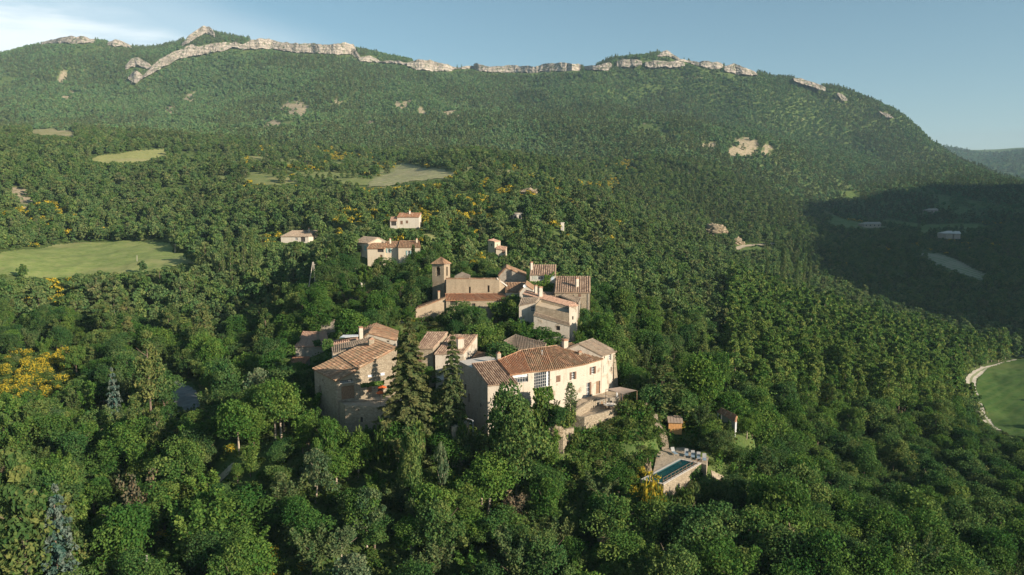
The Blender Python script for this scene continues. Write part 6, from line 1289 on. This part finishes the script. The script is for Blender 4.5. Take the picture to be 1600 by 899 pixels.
CL = [
 ([(65,67),(80,62),(105,57),(130,57),(148,62)], [(65,69),(80,67),(105,67),(130,68),(148,66)], 0),
 ([(168,66),(180,62),(195,66),(206,71)], [(168,70),(180,73),(195,73),(206,74)], 0),
 ([(205,124),(222,118),(235,106),(250,92),(262,86),(280,78),(296,70),(310,72),(330,68),(352,66),(362,68)], [(205,131),(222,123),(235,117),(250,108),(262,101),(280,92),(296,88),(310,87),(330,82),(352,78),(362,76)], -60),
 ([(284,68),(295,56),(308,46),(320,40),(327,42),(336,56)], [(284,72),(295,68),(308,58),(320,52),(327,52),(336,59)], -20),
 ([(196,102),(206,92),(216,90),(228,96),(236,104)], [(196,108),(206,104),(216,103),(228,106),(236,106)], -60),
 ([(200,120),(208,112),(214,110),(220,118)], [(200,124),(208,128),(214,130),(220,126)], -60),
 ([(378,70),(392,62),(410,60),(425,62),(440,66),(460,68),(490,68),(515,70),(540,67),(552,70),(556,76)], [(378,78),(392,76),(410,76),(425,76),(440,79),(460,82),(490,83),(515,84),(540,85),(552,84),(556,82)], -25),
 ([(560,90),(575,87),(588,92),(594,96)], [(560,94),(575,97),(588,97),(594,97)], -25),
 ([(636,98),(655,93),(672,94),(688,98),(704,103),(716,106)], [(636,104),(655,109),(672,110),(688,111),(704,111),(716,108)], -25),
 ([(740,101),(745,99),(757,103),(765,104),(800,102),(835,104),(850,101),(870,98),(890,99),(908,101)], [(740,107),(745,110),(757,112),(765,113),(800,113),(835,114),(850,112),(870,111),(890,111),(908,110)], -15),
 ([(912,104),(930,103),(950,98),(956,100)], [(912,109),(930,110),(950,109),(956,106)], -20),
 ([(964,95),(975,92),(990,93),(1003,96)], [(964,104),(975,105),(990,104),(1003,102)], -25),
 ([(1008,97),(1020,94),(1040,96),(1060,95),(1070,99)], [(1008,103),(1020,106),(1040,105),(1060,106),(1070,103)], -25),
 ([(1026,86),(1036,80),(1042,79),(1050,84),(1062,92),(1076,95),(1090,97)], [(1026,88),(1036,87),(1042,87),(1050,90),(1062,96),(1076,98),(1090,99)], -10),
 ([(1080,97),(1105,96),(1128,98),(1130,102)], [(1080,100),(1105,106),(1128,108),(1130,106)], -15),
 ([(592,96),(610,94),(625,96),(640,99)], [(592,98),(610,98),(625,100),(640,103)], -22), ([(714,105),(728,104),(742,103)], [(714,108),(728,108),(742,107)], -20), ([(548,74),(556,78),(562,88)], [(548,84),(556,88),(562,92)], -25), ([(356,68),(368,66),(380,70)], [(356,74),(368,75),(380,77)], -40),
 ([(1132,103),(1145,99),(1162,105),(1180,112),(1184,116)], [(1132,111),(1145,114),(1162,117),(1180,118),(1184,118)], -18),
 ([(1240,122),(1250,122),(1265,127),(1280,132),(1290,137)], [(1240,125),(1250,130),(1265,135),(1280,140),(1290,141)], -18),
 ([(1308,145),(1316,146),(1324,156)], [(1308,149),(1316,157),(1324,159)], -15),
 ([(1374,173),(1385,177),(1396,183)], [(1374,176),(1385,182),(1396,186)], -15),
]
KEEPFAR = [a+b[::-1] for a, b, d in CL]
for i, (a, b, d) in enumerate(CL): cliff(a, b, (lambda x, d=d: yr(x)+d-12), seed=i+1)

lap('cliffs')
# ------------------------------------------------------------------ the hill outside the frame at the right, whose shadow lies over the valley
hx0, hy0 = 640., 190.
V = []; Fa = []; n1_, n2_ = 60, 60
ang0 = math.atan2(SUN_VEC.y, SUN_VEC.x); pv = Vector((-SUN_VEC.y, SUN_VEC.x, 0))   # pv runs away from the camera
for i in range(n1_+1):
    q = 360+(1750-360)*i/n1_                                   # along pv
    hmax = float(np.interp(q, HILLQ, HILLH))
    for j in range(n2_+1):
        w = -1+2*j/n2_; t_ = 900+w*420
        hgt = -100+(hmax+100)*max(0, 1-abs(w)**1.6)+float(fbm(np.array([q/60.]), np.array([t_/60.]), 4, 2)[0])*26*(1-abs(w))
        V.append((SUN_VEC.x*t_+pv.x*q, SUN_VEC.y*t_+pv.y*q, hgt))
for i in range(n1_):
    for j in range(n2_): a = i*(n2_+1)+j; Fa.append((a, a+1, a+n2_+2, a+n2_+1))
o = mkobj('hill', V, Fa, bigm, smooth=True); tag(o, kind='structure')
# ------------------------------------------------------------------ haze
HZ = 6200
V = [(x, y, z) for z in (-150, 560) for x, y in ((-HZ, -HZ), (HZ, -HZ), (HZ, 7000), (-HZ, 7000))]
o = mkobj('haze', V, [(3, 2, 1, 0), (4, 5, 6, 7), (0, 1, 5, 4), (1, 2, 6, 5), (2, 3, 7, 6), (3, 0, 4, 7)]); tag(o, kind='stuff')
m = mat_new('haze'); t = NT(m); v_ = t.node('ShaderNodeVolumePrincipled'); v_.inputs['Color'].default_value = (.52, .76, .95, 1); v_.inputs['Density'].default_value = .00008; v_.inputs['Anisotropy'].default_value = .0
oo = t.node('ShaderNodeOutputMaterial'); t.l.new(v_.outputs[0], oo.inputs['Volume']); o.data.materials.append(m)
lap('land')
# ------------------------------------------------------------------ planting
PLACED = []      # (kind, x, y, scale, hscale, rot, label, cat)
rs = np.random.default_rng(11)
vis = np.maximum.accumulate(GZ/GY, axis=1)
def visible(x, y, top):
    u = x/y*F+800; iu = np.clip(np.searchsorted(us, u)-1, 0, NU-2); iv = np.clip(np.searchsorted(vs_, np.log(y*.985))-1, 0, len(vs_)-2)
    return (ground(x, y)+top)/y >= vis[iu, iv]-.002
def grid(y0, y1, cell, jit=.8, pxr=(-140, 1740)):
    out = []
    for yy in np.arange(y0, y1, cell*.88):
        xa, xb = (pxr[0]-800)/F*yy, (pxr[1]-800)/F*yy
        xs = np.arange(xa, xb, cell); xs = xs+((yy/cell) % 2)*cell/2
        out.append(np.stack([xs+(rs.random(len(xs))-.5)*cell*jit, yy+(rs.random(len(xs))-.5)*cell*jit], 1))
    return np.concatenate(out)
def free(x, y, r=0., roadr=1.0):
    ok = np.ones(len(x), bool)
    for n, k, poly, a, b in fields_w:
        cx = np.mean([p[0] for p in poly]); cy = np.mean([p[1] for p in poly])
        big = [(cx+(p[0]-cx)*1.02, cy+(p[1]-cy)*1.02) for p in poly]
        q = inpoly(x, y, big)
        if k in ('d', 'x'): q &= (vnoise(x/14, y/22, 5) < .56) if k == 'd' else (vnoise(x/20, y/30, 6) < .7)
        ok &= ~q
    for poly, a, b in soil_w: ok &= ~(inpoly(x+fbm(x/8, y/8, 2, 3)*4, y, poly) & (fbm(x/(9+.008*y), y/(22+.02*y), 3, 17) > -.06) & (rs.random(len(x)) < .93))
    for pts, w in road_pts:
        d = np.sqrt(((x[:, None]-pts[None, :, 0])**2+(y[:, None]-pts[None, :, 1])**2).min(1)); ok &= d > w+roadr
    for poly, m in NOBUILD:
        cx = np.mean([p[0] for p in poly]); cy = np.mean([p[1] for p in poly]); rr = np.mean([math.hypot(p[0]-cx, p[1]-cy) for p in poly])
        k = 1+m/rr; ok &= ~inpoly(x, y, [(cx+(p[0]-cx)*k, cy+(p[1]-cy)*k) for p in poly])
    return ok
# KEEP: outlines (in the photograph) of things that are seen free; nothing nearer may rise in front of them
def samp(poly):
    x0 = min(p[0] for p in poly); x1 = max(p[0] for p in poly); y0 = min(p[1] for p in poly); y1 = max(p[1] for p in poly)
    gx, gy = np.meshgrid(np.linspace(x0, x1, 22), np.linspace(y0, y1, 16)); gx = gx.ravel(); gy = gy.ravel(); m = inpoly(gx, gy, poly); gx, gy = gx[m], gy[m]
    v = np.array(poly, float); c = v.mean(0); v = c+(v-c)*.93
    return np.concatenate([gx, v[:, 0]]), np.concatenate([gy, v[:, 1]]), (x0, x1, y0, y1)
KS = None
def clear(x, y, H, R):
    """largest part of the height that stays out of every kept view"""
    global KS
    if KS is None: KS = [(samp(p), Yo) for p, Yo in KEEP]
    z = ground(x, y); s = np.ones(len(x)); bx, by = proj(x, y, z); rp = R*F/y*.88; w = y*cp-z*sp_
    for (sx, sy, (x0, x1, y0, y1)), Yo in KS:
        ty = proj(x, y, z+H)[1]
        c = np.nonzero((y < Yo) & (bx+rp > x0) & (bx-rp < x1) & (ty < y1) & (by > y0))[0]
        if len(c) == 0: continue
        best = np.zeros(len(c)); todo = np.ones(len(c), bool)
        for f in (1, .8, .62, .45, .3, .18):
            t_ = proj(x[c], y[c], z[c]+H[c]*f)[1]; mid = (t_+by[c])/2; hh = np.maximum(by[c]-t_, 1)/2
            ex = (sx[None]-bx[c][:, None])/(rp[c]*f)[:, None]; ey = (sy[None]-mid[:, None])/hh[:, None]
            h_ = ((abs(ex) < 1) & (abs(ey) < 1) & (ex*ex+np.maximum(-ey, 0)**2 < 1.15)).any(1)
            ok = todo & ~h_; best[ok] = f; todo &= h_
        s[c] = np.minimum(s[c], best)
    return s
def put(kind, px, Y, scale=1., hs=1., rot=None, label=None, cat='tree', z=None, x=None):
    x = (px-800)/F*(Y*cp-gz((px-800)/F*Y, Y)*sp_) if x is None else x
    PLACED.append((kind, x, Y, scale, hs, rs.random()*6.28 if rot is None else rot, label, cat))
    return x
def tops(kind, px, py_top, Y, px_w=None, H=None, **kw):
    """plant so that the tip appears at py_top; height follows from the ground there"""
    x = (px-800)/F*(Y*cp+40*sp_); t = atY(px, py_top, Y); h = t.z-gz(t.x, Y)
    k = KIND[kind]; hs = h/k['H']; sc = (px_w/2/pxm(Y))/k['R'] if px_w else hs
    PLACED.append((kind, t.x, Y, sc, hs/sc, rs.random()*6.28, kw.get('label'), kw.get('cat', 'tree')))
plant_specials()
def region(px, py):
    cols = ['left', 'centre', 'right']
    if 1130 < px < 1570 and 400 < py < 640: return 'in the dense pine wood on the right spur'
    if px < 330 and py > 690: return 'in the bottom left corner'
    if px < 330 and py > 540: return 'on the slope left of the winding lane'
    if px < 480 and py > 425: return 'in the wood between meadow and village' if py < 540 else 'in the dark hollow left of the village'
    if py > 830: return 'along the bottom edge below the village' if px < 950 else 'along the bottom edge below the pool'
    if px < 700 and py > 640: return 'on the slope under the tall stone house'
    if px < 880 and py > 640: return 'on the slope under the long cream house'
    if px < 1010 and py > 640: return 'on the slope under the stone terrace'
    if px < 1200 and py > 740: return 'on the slope under the swimming pool'
    if px < 1200 and py > 560: return 'on the slope right of the cream house'
    if py > 640: return 'in the oak wood at the lower right'
    if px > 1500 and py > 540: return 'beside the green valley meadow'
    if 600 < px < 960 and py > 410: return 'among the houses of the village'
    if px > 1200: return 'in the shaded valley at the right'
    if px > 960 and py > 400: return 'on the slope right of the village'
    if px > 960: return 'on the hillside behind the right spur'
    if px < 480 and py > 330: return 'around the pale left meadow'
    if px < 600: return 'on the hillside above the left farmhouse'
    return 'on the hillside behind the church'
CATW = {'broadleaf': ('broadleaf_tree', 'tree', 'green broadleaf tree'), 'bright': ('broadleaf_tree', 'tree', 'bright green leafy tree'), 'silver': ('silvery_tree', 'tree', 'silvery grey-green tree'),
        'spray': ('young_tree', 'tree', 'pale upright young tree'), 'pine': ('pine_tree', 'pine', 'olive green pine tree'), 'gpine': ('pine_tree', 'pine', 'fresh green straight-stemmed pine tree'), 'fir': ('fir_tree', 'fir', 'dark fir tree'), 'blue': ('blue_spruce', 'spruce', 'blue-grey spruce'),
        'cypress': ('cypress_tree', 'cypress', 'slim dark cypress'), 'poplar': ('poplar_tree', 'poplar', 'tall pale poplar'), 'broom': ('broom_bush', 'bush', 'yellow flowering broom bush'), 'shrub': ('shrub', 'shrub', 'low green shrub'), 'dry': ('bare_tree', 'tree', 'grey-brown half bare tree')}
def z_of(x, y): return ground(x, y)
# hand-planted ones come from the village part (PLACED); now the woods
def wood(pts, choose, sc=(.8, 1.25), hs=(.85, 1.2)):
    lap('wood')
    x, y = pts[:, 0], pts[:, 1]; z = ground(x, y); px, py = proj(x, y, z)
    ok = free(x, y) & (py < 1010); x, y, px, py = x[ok], y[ok], px[ok], py[ok]
    kinds = choose(x, y, px, py)
    keep = np.array([k is not None for k in kinds], bool); x, y, px, py = x[keep], y[keep], px[keep], py[keep]; kinds = [k for k in kinds if k]
    H = np.array([KIND[k]['H'] for k in kinds]); R = np.array([KIND[k]['R'] for k in kinds])
    v = visible(x, y, H*1.6) | (y < 300)
    s = sc[0]+(sc[1]-sc[0])*rs.random(len(x)); h = hs[0]+(hs[1]-hs[0])*rs.random(len(x))
    near = y < 1000
    c = np.ones(len(x)); c[near] = clear(x[near], y[near], (H*s*h)[near], (R*s)[near])
    if y.max() > 1000:
        for pl_ in KEEPFAR:
            for fz in (.0, .7, 1.2): X, Yp = proj(x, y, z_of(x, y)+H*s*h*fz); c[inpoly(X, Yp, pl_)] = 0
    for i in range(len(x)):
        if v[i] and c[i] > .1:
            k = kinds[i]; f = c[i]
            if f < .5 and k not in ('shrub', 'broom', 'shrub_mid', 'broom_far'): k = 'shrub' if y[i] < 260 else 'shrub_mid'; f = min(1., f*KIND[kinds[i]]['H']/2.4); h[i] = 1
            PLACED.append((k, x[i], y[i], s[i]*(f if f > .5 or k in ('shrub', 'shrub_mid') else f), h[i], rs.random()*6.28, None, None))
def nearkind(x, y, px, py):
    out = []
    a = vnoise(x/16, y/16, 31); b = rs.random(len(x)); yel = vnoise(x/11, y/15, 77)
    for i in range(len(x)):
        q = b[i]; X, Yp = px[i], py[i]
        if 1140 < X < 1590 and 425 < Yp < 660 and 175 < y[i] < 350:
            out.append('gpine' if y[i] < 240 else 'gpine_mid'); continue
        if 885 < X < 1030 and 660 < Yp < 770: out.append('shrub' if q < .75 else ('greenspray' if q < .85 else 'broom')); continue
        if X < 140 and 540 < Yp < 640 and yel[i] > .45: out.append('broom'); continue
        if X > 1060 and Yp > 640: out.append('oak' if q < .74 else ('lime' if q < .81 else ('greenspray' if q < .90 else ('spray' if q < .96 else 'shrub')))); continue
        if Yp > 640: out.append('oak' if q < .42 else 'greenspray' if q < .62 else 'spray' if q < .77 else 'silver' if q < .79 else 'lime' if q < .87 else 'broom' if q < .90 else 'shrub' if q < .97 else 'dry'); continue
        if y[i] > 225:
            if X < 430: out.append('oak_mid' if q < .55 else 'pine_mid' if q < .8 else 'shrub_mid'); continue
            out.append('oak_mid' if q < .62-.2*(a[i] > .6) else 'pine_mid' if q < .85 else 'shrub_mid'); continue
        out.append('oak' if q < .60 else 'greenspray' if q < .68 else 'spray' if q < .78 else 'lime' if q < .84 else 'pine' if q < .9 else 'shrub' if q < .97 else 'dry')
    return out
def midkind(x, y, px, py):
    out = []; a = vnoise(x/45, y/60, 31); b = rs.random(len(x)); yel = vnoise(x/16, y/24, 77); opn = vnoise(x/24, y/40, 91)
    for i in range(len(x)):
        X, Yp, q = px[i], py[i], b[i]
        pinea = .6 if (200 < X < 520 and Yp < 350) or (X > 640 and Yp < 400 and X < 1250) else .22
        yl = (380 < X < 1000 and 230 < Yp < 400) or (X < 120 and Yp > 320) or (1300 < X and 330 < Yp < 400)
        if yl and yel[i] > .62 and q < .8: out.append('broom_far'); continue
        if yl and yel[i] > .54 and q < .6: out.append('shrub_mid'); continue
        if 150 < X < 1000 and 225 < Yp < 420 and opn[i] > .60 and q < .75: out.append('shrub_mid' if q < .25 else None); continue
        p = pinea if a[i] > .45 else pinea*.35
        out.append('pine_mid' if q < p else 'oak_mid' if q < .94 else 'shrub_mid')
    return out
def farkind(x, y, px, py):
    gap = fbm(x/70, y/110, 4, 61)+fbm(x/400, y/500, 2, 13)*.5
    a = vnoise(x/110, y/170, 41); b = rs.random(len(x))
    return [None if gap[i] > .17 and b[i] < .75 else 'pine_far' if b[i] < (.55 if a[i] > .5 else .12) else 'oak_far' for i in range(len(x))]
wood(grid(58, 135, 4.3), nearkind, (.55, 1.3), (.7, 1.12))
wood(grid(135, 235, 4.8), nearkind, (.5, 1.15), (.75, 1.2))
wood(grid(176, 345, 3.7, pxr=(1130, 1600)), lambda x, y, px, py: [('gpine' if y[i] < 240 else 'gpine_mid') if (1140 < px[i] < 1590 and 425 < py[i] < 650) else None for i in range(len(x))], (.8, 1.1), (.8, 1.15))
wood(grid(235, 480, 5.2), midkind, (.65, 1.1))
wood(grid(480, 900, 6.0), midkind, (.65, 1.15))
wood(grid(900, 2250, 7.2), farkind, (.7, 1.25))
wood(grid(2250, 3700, 22, pxr=(1400, 1740)), farkind, (2., 3.2), (.5, .8))
# low growth under and between the trees
wood(grid(58, 190, 3.1), lambda x, y, px, py: ['shrub' if b < .93 else 'broom' for b in rs.random(len(x))], (.45, .95), (.6, 1.))
wood(grid(190, 420, 5.0), lambda x, y, px, py: ['shrub_mid']*len(x), (.6, 1.2), (.6, 1.))
wood(grid(95, 124, 1.7, pxr=(850, 1120)), lambda x, y, px, py: ['shrub' if (860 < a < 1110 and 660 < b < 860 and vnoise(c/3, d/3, 8) > .35) else None for a, b, c, d in zip(px, py, x, y)], (.35, .75), (.6, 1.1))
for (bx0, bx1, by0, by1, n, a_, b_) in BROOM:
    P_ = [hit(bx0+(bx1-bx0)*rs.random(), by0+(by1-by0)*rs.random(), a_, b_) for _ in range(n)]
    X_ = np.array([p.x for p in P_]); Y_ = np.array([p.y for p in P_]); X_ = X_+rs.normal(size=n)*1.5; ok = free(X_, Y_) & (vnoise(X_/7, Y_/9, 55) > .38); X_, Y_ = X_[ok], Y_[ok]
    if len(X_) == 0: continue
    c_ = clear(X_, Y_, np.full(len(X_), 2.4), np.full(len(X_), 1.9))
    for x_, y_, f in zip(X_, Y_, c_):
        if f > .4: PLACED.append(('broom' if y_ < 240 else 'broom_far', x_, y_, (.55+.75*rs.random())*f, 1, rs.random()*6, None, None))
lap('scatter'); print('placed', len(PLACED))
# split: hand-planted and the 300 largest of each kind stand alone, the rest is one mass per kind
arr = PLACED; xs = np.array([p[1] for p in arr]); ys = np.array([p[2] for p in arr]); zs = ground(xs, ys)
bx_, by_ = proj(xs, ys, zs); size = np.array([KIND[p[0]]['H']*p[3]*p[4] for p in arr])*F/ys
tx_, ty_ = proj(xs, ys, zs+np.array([KIND[p[0]]['H']*p[3]*p[4] for p in arr]))
inframe = (bx_ > -30) & (bx_ < 1630) & (ty_ < 905) & (by_ > -10)
single = set(); byk = {}
for i, p in enumerate(arr):
    n_ = CATW[KIND[p[0]]['label']][0]
    if p[6]: single.add(i); byk.setdefault(n_, []).append((1e9, i)) if inframe[i] else None
    elif inframe[i]: byk.setdefault(n_, []).append((size[i], i))
for n_, l in byk.items():
    l.sort(reverse=True)
    for s_, i in l[:300]:
        if ys[i] < 700: single.add(i)
print('single', {k: min(300, len(v)) for k, v in byk.items()})
def plant(i):
    kind, x, y, sc_, hs_, rot, label, cat = arr[i]; K0 = KIND[kind]; nm, ct, words = CATW[K0['label']]
    cm, tm = K0['m'][i % len(K0['m'])]
    if tm:
        e = empty(nm, (x, y, zs[i]), rot); k_ = 1+.14*math.sin(i*1.7); tl_ = .11 if KIND[kind]['label'] in ('broadleaf', 'spray', 'silver', 'dry') else .03; e.scale = (sc_*k_, sc_/k_, sc_*hs_); e.rotation_euler = (tl_*math.sin(i*2.3), tl_*math.cos(i*3.1), rot)
        c = bpy.data.objects.new('crown', cm); C.objects.link(c); c.parent = e
        t_ = bpy.data.objects.new('trunk', tm); C.objects.link(t_); t_.parent = e
    else:
        e = bpy.data.objects.new(nm, cm); C.objects.link(e); e.location = (x, y, zs[i]); e.rotation_euler = (0, 0, rot); e.scale = (sc_, sc_, sc_*hs_)
    if label: tag(e, label, cat or ct)
    else:
        r_ = region(bx_[i], by_[i]-size[i]*.5)
        szw = 'tall ' if size[i] > 62 and ct != 'bush' else ''
        if K0['label'] in ('spray', 'poplar', 'shrub'): szw = ''
        lb = szw+words+' '+r_
        tag(e, lb, ct, szw+ct+('es ' if ct == 'bush' else 's ')+words.split()[0]+' '+r_)
    return e
for i in sorted(single): plant(i)
lap('singles')
# masses
hid = bpy.data.collections.new('prototypes')
def mass(name, idx):
    if not idx: return
    kinds = sorted(set(arr[i][0] for i in idx)); coll = bpy.data.collections.new('p_'+name); tab = {}
    n = 0
    for k in kinds:
        tab[k] = []
        for j, (cm, tm) in enumerate(KIND[k]['m']):
            me = cm
            ob = bpy.data.objects.new('%03d' % n, cm)
            if tm:      # crown and trunk as one mesh
                bm = bmesh.new(); bm.from_mesh(cm); nc = len(bm.faces); bm.from_mesh(tm); bm.faces.ensure_lookup_table()
                me = bpy.data.meshes.new('tree'); 
                for f in bm.faces[nc:]: f.material_index = 1
                bm.to_mesh(me); bm.free(); me.materials.append(cm.materials[0]); me.materials.append(tm.materials[0]); ob.data = me
            coll.objects.link(ob); tab[k].append(n); n += 1
    pts = np.stack([xs[idx], ys[idx], zs[idx]], 1)
    me = bpy.data.meshes.new(name); me.vertices.add(len(idx)); me.vertices.foreach_set('co', pts.astype(np.float32).ravel())
    a = me.attributes.new('pick', 'INT', 'POINT'); a.data.foreach_set('value', np.array([tab[arr[i][0]][i % len(tab[arr[i][0]])] for i in idx], np.int32))
    a = me.attributes.new('turn', 'FLOAT_VECTOR', 'POINT'); tv = np.zeros((len(idx), 3), np.float32); tv[:, 2] = [arr[i][5] for i in idx]; a.data.foreach_set('vector', tv.ravel())
    a = me.attributes.new('size', 'FLOAT_VECTOR', 'POINT'); sv = np.array([[arr[i][3]*(1+.14*math.sin(i*1.7)), arr[i][3]/(1+.14*math.sin(i*1.7)), arr[i][3]*arr[i][4]] for i in idx], np.float32); a.data.foreach_set('vector', sv.ravel())
    o = bpy.data.objects.new(name, me); C.objects.link(o); tag(o, kind='stuff')
    g = bpy.data.node_groups.new(name, 'GeometryNodeTree'); g.interface.new_socket('Geometry', in_out='INPUT', socket_type='NodeSocketGeometry'); g.interface.new_socket('Geometry', in_out='OUTPUT', socket_type='NodeSocketGeometry')
    nd = g.nodes; gi = nd.new('NodeGroupInput'); go = nd.new('NodeGroupOutput'); ip = nd.new('GeometryNodeInstanceOnPoints'); ci = nd.new('GeometryNodeCollectionInfo')
    ci.inputs['Collection'].default_value = coll; ci.inputs['Separate Children'].default_value = True; ci.inputs['Reset Children'].default_value = True
    ip.inputs['Pick Instance'].default_value = True
    def na(nm, dt): q = nd.new('GeometryNodeInputNamedAttribute'); q.data_type = dt; q.inputs[0].default_value = nm; return q.outputs[0]
    g.links.new(gi.outputs[0], ip.inputs['Points']); g.links.new(ci.outputs[0], ip.inputs['Instance']); g.links.new(na('pick', 'INT'), ip.inputs['Instance Index'])
    er = nd.new('FunctionNodeEulerToRotation'); g.links.new(na('turn', 'FLOAT_VECTOR'), er.inputs[0]); g.links.new(er.outputs[0], ip.inputs['Rotation'])
    g.links.new(na('size', 'FLOAT_VECTOR'), ip.inputs['Scale']); g.links.new(ip.outputs[0], go.inputs[0])
    md = o.modifiers.new('planting', 'NODES'); md.node_group = g
rest = {}
for i, p in enumerate(arr):
    if i not in single: rest.setdefault({'broadleaf': 'broadleaf_wood', 'bright': 'broadleaf_wood', 'silver': 'broadleaf_wood', 'spray': 'young_growth', 'dry': 'young_growth', 'pine': 'pine_wood', 'gpine': 'pine_wood', 'broom': 'broom_scrub', 'shrub': 'undergrowth'}.get(KIND[p[0]]['label'], 'broadleaf_wood'), []).append(i)
for k, v in rest.items(): mass(k, v); print(k, len(v))

M_IVY = leaf_mat('slope_ivy', [(.07,.15,.03),(.09,.18,.035),(.06,.13,.028)], var=.55)
# leafy ground cover on the near slopes
def cover(name, n, y0, y1, size, mat, seed, hgt=.5):
    r = np.random.default_rng(seed); Y = np.sqrt(y0*y0+(y1*y1-y0*y0)*r.random(n)); px = -60+1720*r.random(n); X = (px-800)/F*Y; Z = ground(X, Y); PX_, PY_ = proj(X, Y, Z)
    ok = (PY_ < 930) & ((PX_ > 840) & (PX_ < 1130) & (PY_ > 640) if seed == 2 else True) & (vnoise(X/3, Y/3, 3) > .3); X, Y = X[ok], Y[ok]; ok = np.ones(len(X), bool)
    for i in range(0, len(X), 20000): ok[i:i+20000] = free(X[i:i+20000], Y[i:i+20000], roadr=.2)
    X, Y = X[ok], Y[ok]; Z = ground(X, Y); e_ = .4; gx_ = (ground(X+e_, Y)-Z)/e_; gy_ = (ground(X, Y+e_)-Z)/e_
    P = np.stack([X, Y, Z+.05+hgt*r.random(len(X))**1.2*(.15+1.3*vnoise(X/1.5, Y/1.5, 9)**2+.5*vnoise(X/.6, Y/.6, 19))], 1); nor = np.stack([-gx_, -gy_, np.ones(len(X))], 1)*.3+r.normal(size=P.shape)*.6
    V, Fa = quads(P, nor, size, r); c = np.zeros((len(Fa), 3)); c[:, 0] = np.clip(.45+r.normal(size=len(Fa))*.2, 0, 1)
    o = mkobj(name, V, Fa, mat, cols=c); tag(o, kind='stuff')
cover('slope_cover', 200000, 78, 135, .33, M_IVY, 2, 1.7)
cover('ground_cover', 150000, 62, 215, .42, M_SHRUB, 1, .8)
lap('cover')
